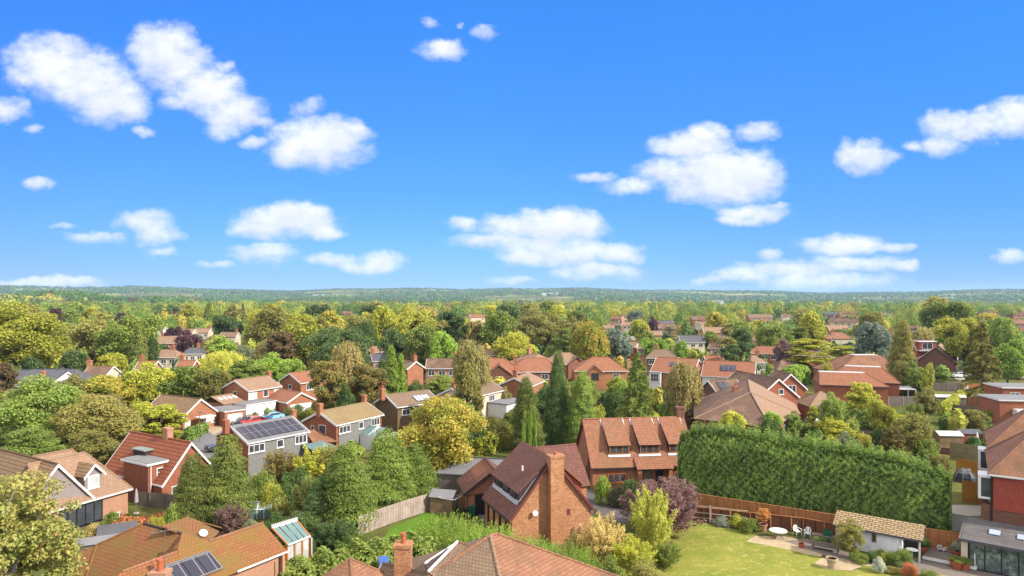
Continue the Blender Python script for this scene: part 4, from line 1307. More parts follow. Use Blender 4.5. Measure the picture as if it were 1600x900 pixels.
# chimney and low rear roofs
cp = Vector((-7.15, 44.6, 0)) - N4.o
chimney(N4.e, cp.x, cp.y, 1.5, 5.75, 1.05, .95, 0, 'brick_warm')
q_ = MB(); q_.lathe([(.17, 0), (.15, .5), (.18, .53), (.17, .66)], 12, (cp.x, cp.y, 5.75)); q_.build('chimney_pot', M['terracotta'], N4.e)
n4b = house('x', W(598,880,4.1), W(690,899,4.1), 4.1, 2.4, 2.4, wall='brick_pink', roof='tile_greytan', vis=898)
merge(n4b, N4.e)
hp = W(547,873,4.9)
cs = [hp + Vector((x, y, -2.2)) for x, y in ((-3.9, -1.4), (1.3, -4.0), (4.0, 1.2), (-1.2, 3.9))]
N4b = Blk('outbuilding', 'low pyramid roof of pale terracotta tiles below the laurel hedge', 'outbuilding', Vector((hp.x, hp.y, 0)))
for i in range(4): N4b.roof([hp, cs[i], cs[(i+1) % 4]], 'tile_pink', .1 + .004*i)
N4b.tubes([(hp, c) for c in cs], .08, 'tile_pink', 'hip_tile')
N4b.wall(cs + cs[:1], 'brick_pink', -.3)
HOUSES.append((-1, 45, 8, 6, 6, 0, 'brown hipped bungalow')); SCREEN.append((590, 960, 900, 44)); SCREEN.append((485, 620, 900, 44))

# --- right edge: pair of tall red brick houses, glazed extension
Cn = Vector((40.4, 57.2, 0)); t_ = Vector((.83, -.55, 0)).normalized(); n_ = Vector((.55, .83, 0)).normalized()
def tall_house(off, label):
    c = Cn + off + n_*5
    h = house(label, c + t_*4, c + t_*8, 11.0, 7.0, 5.2, kind='hip', hip=(4.2, 4.2), wall='brick_brown', roof='tile_pink', gutter='white', short='tall house at the right edge', vis=790)
    x0 = -2 - 4.2 + .3
    b = MB(); b.box(x0+.05, x0+9, -4.98, -4.9, 4.0, 6.85); b.build('hanging_tiles', M['tilehung'], h)
    b = MB(); b.box(x0-.75, x0-.02, -4.85, -4.2, 0, 4.3); b.build('wall', M['brick_brown'], h)
    for yy in (-4.55,):
        b = MB(); b.box(x0-1.0, x0-.04, yy-.25, yy+1.5, 4.75, 6.75); bay = b.build('bay_window', M['white'], h)
        p = MB(); p.box(x0-.8, x0-.1, yy-.27, yy-.255, 4.95, 6.55); p.build('pane', M['glass'], bay)
        p = MB(); p.box(x0-1.02, x0-1.005, yy-.1, yy+1.35, 4.95, 6.55); p.build('pane', M['glass_light'], bay)
    b = MB(); b.tube((x0-.1, -4.95, 0), (x0-.1, -4.95, 6.9), .06, .06, 6); b.build('drainpipe', M['black'], h)
    return h
T1 = tall_house(Vector((0, 0, 0)), 'tall brick and red tile house with dark glazed extension')
T2 = tall_house(Vector((6.6, 9.6, 0)), 'tall tiled house just behind the one with the glazed extension')
ex = empty('x', Vector((36.4, 55.0, 0)), math.atan2(-.63, .78))
b = MB(); b.slab([(-.15, -.25, 2.42), (7, -.25, 2.42), (7, 4.2, 3.0), (-.15, 4.2, 3.0)], .14); b.build('extension_roof', M['grey_boardroof'], ex)
b = MB(); b.box(-.15, 7, -.34, -.23, 2.2, 2.42); b.build('gutter', M['dark_flat'], ex)
b = MB(); b.box(0, .45, 0, .4, 0, 2.2); b.build('pier', M['cream_wall'], ex)
b = MB(); b.box(0, .25, .4, 4.2, 0, 2.4); b.build('extension_wall', M['brick_brown'], ex)
window(ex, (3.75, .12, 1.1), (1, 0, 0), (0, -1, 0), 6.5, 2.15, 6, 'black', 'glass_room', sill=False)
for sx in (1.75, 3.6, 5.4): roof_panel(ex, 'skylight', sx, sx+.75, 0, -.9, 0, 0, 1, 'rooflight', 0, .06)
for o in ex.children:
    if o.name.startswith('skylight'):
        o.location = (0, 2.3, 2.86); o.rotation_euler = (math.atan2(.58, 4.45), 0, 0)
merge(ex, T1)
# ------------------------------------------------------------------ middle distance houses
w3 = lambda z=3.4: [('f', -3.2, z, 2.2, 1.0, 3), ('f', .1, z, 1.0, 1.0, 1), ('f', 3.2, z, 1.8, 1.1, 3)]
H9 = house('house with black solar array on grey roof and grey hung tiles', W(360,666,5.8), W(456,650,5.8), 5.8, 4.2, 3.85, wall='brick_red', roof='grey_boardroof', ridge_tile='grey_flat', short='solar panelled house', vis=700,
           wins=[], chims=[(-5.05,0,5.0,6.7,.6,.7,0,'brick_red'), (4.9,.3,5.0,6.6,.6,.6,0,'brick')])
for o in H9.children:
    if o.name.startswith('roof'): o.data.materials[0] = M['grey_flat']
b = MB(); b.box(-4.3, 4.3, -3.64, -3.56, 0, 3.95); b.build('hanging_tiles', M['hung_grey'], H9)
for f_ in w3(3.35): window(H9, (f_[1], -3.65, f_[2]), (1,0,0), (0,-1,0), *f_[3:6])
solar(H9, -4.1, 4.1, -.55, -3.3, 5.8, 4.2, 3.85, 10, 2)
b = MB(); b.slab([(3.2, -6.8, 2.2), (6.6, -6.8, 2.2), (6.6, -3.7, 2.6), (3.2, -3.7, 2.6)], .08); b.build('lean_to_roof', M['glass_roof'], H9)
b = MB(); b.box(3.3, 6.5, -6.7, -6.6, 0, 2.1); b.box(6.4, 6.5, -6.6, -3.8, 0, 2.1); b.build('lean_to_wall', M['concrete'], H9)

H10 = house('house with moss covered roof and white conservatory behind the golden tree', W(498,643,5.8), W(573,628,5.8), 5.8, 4.2, 3.4, wall='brick_red', roof='tile_olive', short='moss roofed house', vis=690,
            wins=[('l', 0.5, 3.2, 1.4, 1.5, 1, 'white', 'glass'), ('l', -1.4, 3.0, .7, 1.4, 1)], chims=[(-4.75,0,5.0,6.9,.7,.7,0), (4.6,.2,5.0,6.9,.6,.6,0)])
b = MB(); b.box(-4.3, 4.2, -3.2, -3.12, 0, 3.95); b.build('hanging_tiles', M['hung_grey'], H10)
for f_ in w3(3.35): window(H10, (f_[1], -3.21, f_[2]), (1,0,0), (0,-1,0), *f_[3:6])
b = MB(); b.slab([(-7.6, -1.6, 2.2), (-4.6, -3.4, 1.9), (-4.6, .6, 3.3), (-6.8, .6, 3.3)], .12); b.build('lean_to_roof', M['tile_pink'], H10)
b = MB(); b.box(-7.2, -4.7, -1.5, .5, 0, 2.2); b.build('lean_to_wall', M['brick_red'], H10)
b = MB()
for i in range(9):
    a_ = i*6.283/16 - .2; b.tube((1.8+1.9*math.cos(a_+3.3), -4.9+1.7*math.sin(a_+3.3), 2.1), (1.8, -4.9, 3.1), .06, .04, 5)
b.tube((1.8, -4.9, 3.1), (1.8, -3.2, 3.1), .06, .06, 5); b.box(-.2, 3.8, -6.7, -6.6, 0, 2.1); b.box(-.2, -.1, -6.6, -3.3, 0, 2.1); b.box(3.7, 3.8, -6.6, -3.3, 0, 2.1)
cv = b.build('conservatory_frame', M['white'], H10)
b = MB()
for s in (-1, 1): b.slab([(1.8, -6.5, 3.0), (1.8, -3.2, 3.0), (1.8+s*2.0, -3.2, 2.1), (1.8+s*2.0, -6.5, 2.1)], .04)
b.build('conservatory_glazing', M['glass_roof'], H10)

H11 = house('house with brown roof and blue solar water panel behind the golden tree', W(602,617,5.8), W(669,609,5.8), 5.8, 4.2, 3.5, wall='brick_olive', roof='tile_greytan', short='olive brick house', vis=640, chims=[(-4.9,0,5,6.9,.7,.7,1)], wins=[('f', -2.5, 3.2, 1.6, 1, 2)])
for i in range(4): roof_panel(H11, 'solar_panel', .1+.75*i, .75+.75*i, -1.3, -2.7, 5.8, 4.2, 3.5, 'rooflight', .12, .06, 'metal')
H12 = house('house with cream front wall between two conifers', W(705,606,5.8), W(766,594,5.8), 5.8, 4.2, 3.4, wall='cream_wall', roof='tile_greytan', short='cream fronted house', vis=640, wins=[('f', 2.0, 3.2, 1.9, 1.1, 3), ('f', -2.0, 3.2, 1.9, 1.1, 3)], chims=[(-5.6,0,5,6.7,.7,.7,1)])
b = MB(); b.box(.5, 7.2, -7.2, -3.2, 0, 2.5); b.build('extension_wall', M['white_wall'], H12)
b = MB(); b.box(.3, 7.4, -7.5, -3.1, 2.5, 2.65); b.build('flat_roof', M['grey_flat'], H12)
H13 = house('red brick gabled house with pale verge beside the orange hipped house', W(803,590,5.8), W(826,582,5.8), 5.8, 4.2, 3.6, wall='brick', roof='tile_tan', short='small brick gable', vis=612, chims=[(-4.0,0,5,7.2,.8,.8,2)])
H14 = house('orange tiled house with a front gable and tall chimney', W(752,560,7), W(787,560,7), 7, 4.2, 5.2, kind='hip', hip=(4,4.5), wall='brick_brown', roof='tile_orange', short='orange house with front gable', vis=590, chims=[(5.5,-1.0,4.5,7.6,.8,.8,1)], wins=[('f', -3.5, 3.0, 1.6, 1.2, 2)])
g_ = house('x', W(783,562,6.3), W(780,570,6.3), 6.3, 4.1, 3.0, wall='brick_brown', roof='tile_orange', verge=None, vis=590, wins=[('r', 0, 3.0, 1.6, 1.2, 2)]); merge(g_, H14)
H15 = house('plain orange hipped house left of the dark cypress', W(822,559,7), W(852,559,7), 7, 4.2, 5.2, kind='hip', hip=(5,4), wall='brick', roof='tile_orange', short='orange hipped house', vis=585, wins=[('f', -2, 3, 1.6, 1.2, 2), ('f', 2, 3, 1.6, 1.2, 2)])
H16 = house('orange hipped house with a small central gable and leaded window', W(926,558,7), W(951,558,7), 7, 4.2, 5.2, kind='hip', hip=(5,4), wall='brick_warm', roof='tile_orange', short='orange house with central gable', vis=592, chims=[(6.6,-1.5,2,6.6,.8,.8,0,'brick_pink')], wins=[('f', 3, 3, 1.5, 1.1, 2)])
g_ = house('x', W(931,562,5.6), W(930,571,5.6), 5.6, 4.0, 1.9, wall='brick_warm', roof='tile_orange', verge=None, vis=590, wins=[('r', 0, 3.0, 1.7, 1.5, 3, 'dark_wood', 'glass')]); merge(g_, H16)
H17 = house('tan hipped house with a brick gable just right of the dark cypress', W(872,551,7), W(890,551,7), 7, 4.4, 5, kind='hip', hip=(4,4), wall='brick_pink', roof='tile_tan', short='tan hipped house', vis=575)
g_ = house('x', W(893,555,6.3), W(902,558,6.3), 6.3, 4.4, 2.6, wall='brick', roof='tile_tan', verge='dark_wood', vis=575, wins=[('r', 0, 3.0, 1.3, 1.2, 2)]); merge(g_, H17)
H17b = house('pale tan roof with chimney behind the orange hipped house', W(828,551,7), W(841,553,7), 7, 4.4, 5, kind='hip', hip=(3,4), wall='brick_pink', roof='tile_tan', short='pale tan roof', vis=560, chims=[(-1.5,-.5,6,8.2,.8,.8,1,'brick_pink')])
H18 = house('orange roofed house with a white box window behind the birch', W(1026,558,7), W(1092,561,7), 7, 4, 5, wall='brick', roof='tile_orange', short='orange roof by the birch', vis=606, wins=[('f', 2, 2.6, 1.8, 1.2, 3)])
b = MB(); b.box(-5.1, -2.4, -5.9, -3.4, 0, 3.9); b.build('bay_wall', M['white_wall'], H18)
b = MB(); b.box(-5.3, -2.2, -6.1, -3.2, 3.9, 4.05); b.build('flat_roof', M['lead'], H18)
window(H18, (-3.75, -5.9, 2.7), (1, 0, 0), (0, -1, 0), 2.0, 1.9, 3, 'white', 'glass', bars=1)
roof_panel(H18, 'solar_panel', -1.2, .8, -1.5, -3.0, 7, 4, 5, 'solar', .12, .05)
H19 = house('long orange roofed house with dark solar panel and white wall', W(1100,563,7), W(1181,566,7), 7, 3.9, 4.7, wall='white_wall', roof='tile_orange', short='long orange roof', vis=610, wins=[('f', -3.6, 2.6, 1.4, 1.3, 2)])
roof_panel(H19, 'solar_panel', -1.8, 1.5, -1.3, -3.0, 7, 3.9, 4.7, 'solar', .12, .05)
b = MB(); b.box(-6.3, -5.3, -1.0, .3, 0, 6.6); b.build('chimney_breast', M['brick_red'], H19)
H19b = house('low orange roof half hidden behind the cedar pine', W(1100,556,7), W(1124,556,7), 7, 4.2, 4, wall='brick', roof='tile_orange', short='low orange roof', vis=562)
# large brown roofed house behind the tall hedge
a1, a0 = W(1172,613,6.5), W(1168,592,7.5)
N20 = Blk('house', 'large brown roofed house rising behind the tall hedge', 'house', Vector((a1.x, a1.y, 0)))
L_, M_, R_ = W(1084,654,3), W(1203,668,3), W(1251,647,3); Lb, Rb = a0 + Vector((-8.5, 3.5, -4.4)), a0 + Vector((9, 2, -4.4))
N20.roof([L_, M_, a1], 'tile_brown', .14); N20.roof([M_, R_, a1], 'tile_tan', .13); N20.roof([R_, Rb, a0, a1], 'tile_tan', .12); N20.roof([L_, a1, a0, Lb], 'tile_brown', .12)  # sunlit right slopes coloured tan, shaded left slopes brown: light put into the tiles
N20.tubes([(a1, L_), (a1, R_)], .1, 'tile_tan', 'hip_tile'); N20.tubes([(a1, a0)], .1, 'tile_brown', 'ridge_tile'); N20.tubes([(a1, M_)], .1, 'dark_wood', 'hip_tile')
N20.wall([L_, M_, R_, Rb], 'brick', -.35)
chimney(N20.e, W(1126,640,2).x - a1.x + .6, 113 - a1.y, 2, 6.9, .8, .8, 1)
wdir = (R_-M_).normalized(); nrm = Vector((wdir.y, -wdir.x, 0))
for t in (.55, .85): window(N20.e, M_.lerp(R_, t) - N20.o - nrm*.33 + Vector((0, 0, -1.3)), (wdir.x, wdir.y, 0), nrm, 1.3, 1.4, 2)
HOUSES.append((38, 112, 10, 8, 8, 0, 'large brown roof')); SCREEN.append((1084, 1252, 650, 110))
H21 = house('brown roofed wing with a black solar panel beside the chimney', W(1106,594,6.5), W(1150,592,6.5), 6.5, 3.2, 5, wall='brick_brown', roof='tile_brown', short='brown wing', vis=625)
roof_panel(H21, 'solar_panel', -1.9, .1, -.6, -3.2, 6.5, 3.2, 5, 'solar', .12, .05)
H22 = house('house with a red brick gable and white verge under brown roof', W(1150,579,7.5), W(1217,592,7.5), 7.5, 4.2, 4.2, wall='brick_red', roof='tile_brown', short='red gable', vis=630, wins=[('r', .6, 3.0, 1.5, 1.5, 2), ('r', .6, 5.2, 1, 1, 1)])
H23 = house('narrow red brick gable with white windows beside the clipped green bush', W(1211,578,7.5), W(1236,584,7.5), 7.5, 4.6, 3.2, wall='brick_red', roof='tile_brown', short='narrow red gable', vis=635, wins=[('r', .3, 4.6, 1.5, 1.5, 2), ('r', .3, 1.6, 1.7, 1.7, 2)])
H24 = house('long red brick house with orange hipped roof and flat white top', W(1279,580,6.4), W(1350,582,6.4), 6.4, 4.2, 4.8, kind='hip', hip=(.5,3.6), flat=2.4, wall='brick_red', roof='tile_orange', short='long red brick house', vis=625, gutter='dark_flat')
H24b = house('middle orange hipped house of the three with flat white tops', W(1320,571,7), W(1376,573,7), 7, 4.2, 5, kind='hip', hip=(4,3.2), flat=2.4, wall='brick_red', roof='tile_orange', short='middle flat topped house', vis=600, gutter='dark_flat')
H24c = house('rear orange brown house of the three with broad flat top and rooflights', W(1331,554,8), W(1368,554,8), 8, 4.2, 6.8, kind='hip', hip=(6.5,5), flat=3.2, wall='brick', roof='tile_pink', short='rear flat topped house', vis=585, gutter='dark_flat')
def hip_panel(h, Lr, hp, zr, ze, wf, v0, v1, s0, s1, m='solar'):
    """panel on the right hip face; v along the slope (0 top,1 eave), s across"""
    A_ = Vector((Lr/2, 0, zr)); E_ = Vector((Lr/2+hp, 0, ze)); n = Vector((zr-ze, 0, hp)).normalized()
    p = [A_.lerp(E_, v) + Vector((0, s, 0)) + n*.1 for v, s in ((v0, s0), (v1, s0), (v1, s1), (v0, s1))]
    b = MB(); b.prism(p, -n*.06); b.build('skylight', M[m], h)
for h, hp, zr, ze, wf, pr in ((H24, 3.6, 6.4, 4.2, 4.8, (W(1279,580,6.4)-W(1350,582,6.4)).length), (H24b, 3.2, 7, 4.2, 5, (W(1320,571,7)-W(1376,573,7)).length), (H24c, 5, 8, 4.2, 6.8, (W(1331,554,8)-W(1368,554,8)).length)):
    hip_panel(h, pr, hp, zr, ze, wf, .2, .62, -1.9, -.9, 'rooflight'); hip_panel(h, pr, hp, zr, ze, wf, .2, .62, -.5, .5, 'rooflight')
GA2 = house('garage with a brown pyramid roof in front of the long red house', W(1281,612,4.7), W(1285,612,4.7), 4.7, 2.5, 3.6, kind='hip', hip=(3.4,3.4), wall='brick', roof='tile_tan', cat='garage', name='garage', short='pyramid roofed garage', vis=632, doors=[('f', 0, 4.4, 2.1, 'dark_wood')])
H25 = house('brown hipped house with white solar panels on the sunny side', W(1255,541,7), W(1262,541,7), 7, 4.2, 5.4, kind='hip', hip=(5,5.4), wall='brick', roof='tile_greytan', short='hipped house with pale panels', vis=568, wins=[('r', 0, 2.8, 1.4, 1.2, 2)])
hip_panel(H25, 1.3, 5.4, 7, 4.2, 5.4, .12, .85, -2.6, 1.4, 'rooflight')
H25b = house('low brown hipped garage beside the clipped lime bush', W(1222,562,5), W(1236,562,5), 5, 2.6, 4, kind='hip', hip=(3,3), wall='brick_brown', roof='tile_brown', cat='garage', name='garage', short='low brown garage', vis=576)
H26 = house('house with a wide white framed dormer window in red tiles', W(1424,531,8), W(1456,531,8), 8, 5.0, 3.2, wall='brick_red', roof='tile_maroon', short='house with wide dormer', vis=562)
b = MB(); b.box(-2.8, 2.4, -3.6, -1, 5.0, 7.6); b.build('dormer_wall', M['tilehung'], H26); b = MB(); b.box(-3.0, 2.7, -3.9, -.9, 7.6, 7.75); b.box(-3, 2.7, -3.9, -3.6, 4.75, 5.0); b.build('fascia', M['white'], H26)
window(H26, (-.4, -3.6, 6.3), (1, 0, 0), (0, -1, 0), 3.3, 2.0, 2, 'white', 'glass')
H26b = house('brown gable with pale right roof slope and tall chimney', W(1470,536,7.5), W(1462,543,7.5), 7.5, 3.6, 4.6, wall='brick_brown', roof='tile_tan', verge='dark_wood', short='brown gable with chimney', vis=572, chims=[(2, 4.2, 2, 7.0, .9, .9, 1)])
H27 = house('brown brick house with tan hipped roof at the right edge', W(1596,547,7.5), W(1640,547,7.5), 7.5, 5.0, 5, kind='hip', hip=(4,4), wall='brick_brown', roof='tile_tan', short='brown house at right edge', vis=592, wins=[('f', -6.2, 3.9, 1.5, 1.2, 2, 'white', 'glass_light'), ('f', -6.2, 1.5, 1.5, 1.3, 2, 'white', 'glass_light')])
def flat_house(name, label, px, yt, D, wid, dep, h, rz, wins):
    e = empty(name, WD(px, D, 0), rz, label, 'house')
    b = MB(); b.box(0, wid, 0, dep, 0, h); b.build('wall', M['brick_red'], e)
    b = MB(); b.box(-.2, wid+.2, -.2, dep+.2, h, h+.22); b.build('flat_roof', M['white'], e)
    b = MB(); b.box(-.1, wid+.1, -.1, dep+.1, h+.223, h+.26); b.build('roof_felt', M['grey_flat'], e)
    for (x, z, w_, h_) in wins: window(e, (x, 0, z), (1, 0, 0), (0, -1, 0), w_, h_, 2)
    HOUSES.append((e.location.x+wid/2, D+dep/2, max(wid, dep)/2, dep/2, dep/2, 0, None)); SCREEN.append((px, 1600, Y0+CH*F/D-5, D))
    return e
flat_house('house', 'flat roofed red brick house with white fascia and blue window', 1567, 606, 121, 9, 6, 5.5, R(-8), [(2, 4.0, 1.6, 1.5), (5.2, 4.0, 1.8, 1.5)])
fh = flat_house('house', 'lower flat roofed brick house in front with white box dormer', 1562, 625, 109, 9, 6, 5.1, R(-8), [(4.5, 4.2, 1.4, 1)])
b = MB(); b.box(1.9, 8, -1.2, .5, 2.7, 3.9); b.build('box_dormer', M['white'], fh); window(fh, (4.6, -1.2, 3.35), (1, 0, 0), (0, -1, 0), 3.0, .8, 2)

# --- left middle
H_f14 = house('house with bright orange roof and olive gable behind rusty tree', W(452,583,6.2), W(505,577,6.2), 6.2, 4.4, 3.6, wall='brick', roof='tile_orange', short='bright orange roof', vis=625, wins=[('f', -1.8, 3.4, 2.0, 1.3, 3), ('l', 0, 3.4, 1, 1, 1)])
b = MB(); zz = 6.2
H_f14g = house('orange roofed garage with white gable trim and white door', W(437,607,4.0), W(471,613,4.0), 4.0, 2.4, 3.0, wall='brick', roof='tile_orange', cat='garage', name='garage', short='orange roofed garage', vis=632, doors=[('r', 0, 4.4, 1.9, 'white')])
H_f15 = house('red brick house with tan roof and white windows above flat garage', W(366,594,6.2), W(418,587,6.2), 6.2, 4.4, 3.9, wall='brick', roof='tile_tan', short='red brick house with tan roof', vis=645,
              wins=[('f', -2.9, 3.5, 2.0, 1.5, 3), ('f', .2, 3.5, 1.2, 1.4, 1), ('f', 3.2, 3.5, 1.9, 1.4, 2), ('f', 3.0, 1.1, 2.2, 1.8, 3), ('l', 0, 3.7, .9, .8, 1)], chims=[(4.6,.3,5.2,7.0,.7,.7,0)], doors=[('f', -.2, 1.0, 2.0, 'white')])
b = MB(); b.slab([(-9.0, -3.2, 2.6), (-4.3, -3.2, 2.6), (-4.3, .2, 3.8), (-9.0, .2, 3.8)], .13); b.slab([(-9.0, .2, 3.8), (-4.3, .2, 3.8), (-4.3, 2.4, 2.9), (-9.0, 2.4, 2.9)], .13); b.build('wing_roof', M['tile_tan'], H_f15)
b = MB(); b.box(-8.7, -4.3, -3.0, 2.2, 0, 2.65); b.build('wing_wall', M['brick'], H_f15)
for i in range(4):
    b = MB(); y_ = -1.2; z_ = 2.6 + 1.2*(3.2+y_)/3.4; n = Vector((0, -1.2, 3.4)).normalized(); c = Vector((-8.1+1.05*i, y_, z_)) + n*.08; u_ = Vector((0, 3.4, 1.2)).normalized()
    b.prism([c + Vector((-.3, 0, 0)) - u_*.5, c + Vector((.3, 0, 0)) - u_*.5, c + Vector((.3, 0, 0)) + u_*.5, c + Vector((-.3, 0, 0)) + u_*.5], -n*.06); b.build('skylight', M['white'], H_f15)
GA3 = empty('garage', W(352,668,0), math.atan2(4.8, 4.7), 'flat roofed double garage with white doors beside the red brick house', 'garage')
b = MB(); b.box(0, 3.4, .2, 6, 0, 2.5); b.build('wall', M['brick'], GA3); b = MB(); b.box(-.15, 3.6, 0, 6.2, 2.5, 2.65); b.build('fascia', M['white'], GA3); b = MB(); b.box(-.1, 3.5, .1, 6.1, 2.653, 2.7); b.build('flat_roof', M['grey_flat'], GA3)
b = MB(); b.box(.45, 2.95, .14, .25, .02, 2.1); b.build('door', M['white'], GA3)
GA4 = empty('garage', W(386,655,0), math.atan2(4.8, 3.2), 'flat roofed garage with white boarded side near the blue car', 'garage')
b = MB(); b.box(0, 6.2, .2, 5, 0, 2.4); b.build('wall', M['white_board'], GA4); b = MB(); b.box(-.15, 6.4, 0, 5.2, 2.4, 2.55); b.build('fascia', M['white'], GA4); b = MB(); b.box(-.1, 6.3, .1, 5.1, 2.553, 2.6); b.build('flat_roof', M['grey_flat'], GA4)
HOUSES.append((-46, 118, 4, 4, 4, 0, None)); HOUSES.append((-45, 123, 4, 4, 4, 0, None)); SCREEN.append((335, 430, 668, 118))
H_f16 = house('bungalow with a broad brick gable and wide white bargeboards', W(263,617,5), W(314,623,5), 5, 2.4, 3.4, wall='brick', roof='tile_tanrow', ex0=2, short='bungalow with broad gable', cat='bungalow', name='bungalow', vis=662,
              wins=[('r', 1.6, 1.3, 2.0, 1.2, 2, 'white', 'glass_light'), ('r', -2.3, 1.2, 1.0, 1.3, 1, 'white', 'glass_light')], doors=[('r', -.4, 1.4, 2.0, 'amber_wood')])
b = MB(); b.box(4.9, 6.6, -1.6, 1.2, 2.15, 2.3); b.build('porch_roof', M['white'], H_f16)
F1 = house('grey slate house with white front gable beyond the trees', W(50,577,7), W(118,577,7), 7, 4.2, 4.8, kind='hip', hip=(3.5,3), wall='white_wall', roof='slate', short='grey slate house', vis=604, chims=[(-.5,-2.4,4.5,6.9,.7,.7,0,'brick_warm')], wins=[('f', -2, 3.2, 1.8, 1, 3), ('f', 5.6, 3.2, 1.6, 1.2, 2)])
g_ = house('x', W(98,574,6.8), W(106,581,6.8), 6.8, 4.2, 3.3, wall='white_wall', roof='slate', verge='white', vis=604, wins=[('r', 0, 3.6, 2.0, 1.0, 3, 'dark_wood', 'glass')]); merge(g_, F1)
g_ = house('x', W(32,578,6.6), W(62,579,6.6), 6.6, 4.0, 4.2, kind='hip', hip=(2,2), wall='white_wall', roof='slate', vis=604); merge(g_, F1)
F2 = house('brown roof with tan gable end and orange chimney', W(140,572,7), W(178,572,7), 7, 4.4, 4.5, wall='cream_wall', roof='tile_brown', short='brown roof with tan gable', vis=588, chims=[(-2.6,0,6,8.2,.8,.8,1,'brick_warm')])

# --- distant houses: ridge row, extents, kind of roof, all built whole
def far(label, x0, x1, yt, yb, roof, wall='brick_pink', kind='gable', rot=0., chim=True, short=None, zr=7.0, n=3):
    D = (CH-zr)*F/(yt-Y0)
    xa, xb = (x0-800)*D/F, (x1-800)*D/F
    Lw = max(xb-xa, 4.0); c = Vector(((xa+xb)/2, D, zr))
    hp = min(Lw*.28, 4.2) if kind == 'hip' else 0
    d = Vector((math.cos(rot), math.sin(rot), 0))*(Lw/2-hp)/max(.35, abs(math.cos(rot)))
    wf = min(4.6, max(2.6, Lw*.42)); ze = zr - min(2.7, wf*.62)
    wl_ = [('f', (i-(n-1)/2)*Lw/(n+.2), ze-1.2, min(1.6, Lw/5), 1.2, 2) for i in range(n)]
    ch = [(d.length*.72 if rnd.random() < .5 else -d.length*.72, .2, zr-.7, zr+1.2, .8, .8, 1)] if chim else []
    return house(label, c-d, c+d, zr, ze, wf, kind=kind, hip=(hp, hp), wall=wall, roof=roof, chims=ch, wins=wl_, short=short, vis=yb-1, gutter=None if D > 260 else 'white')
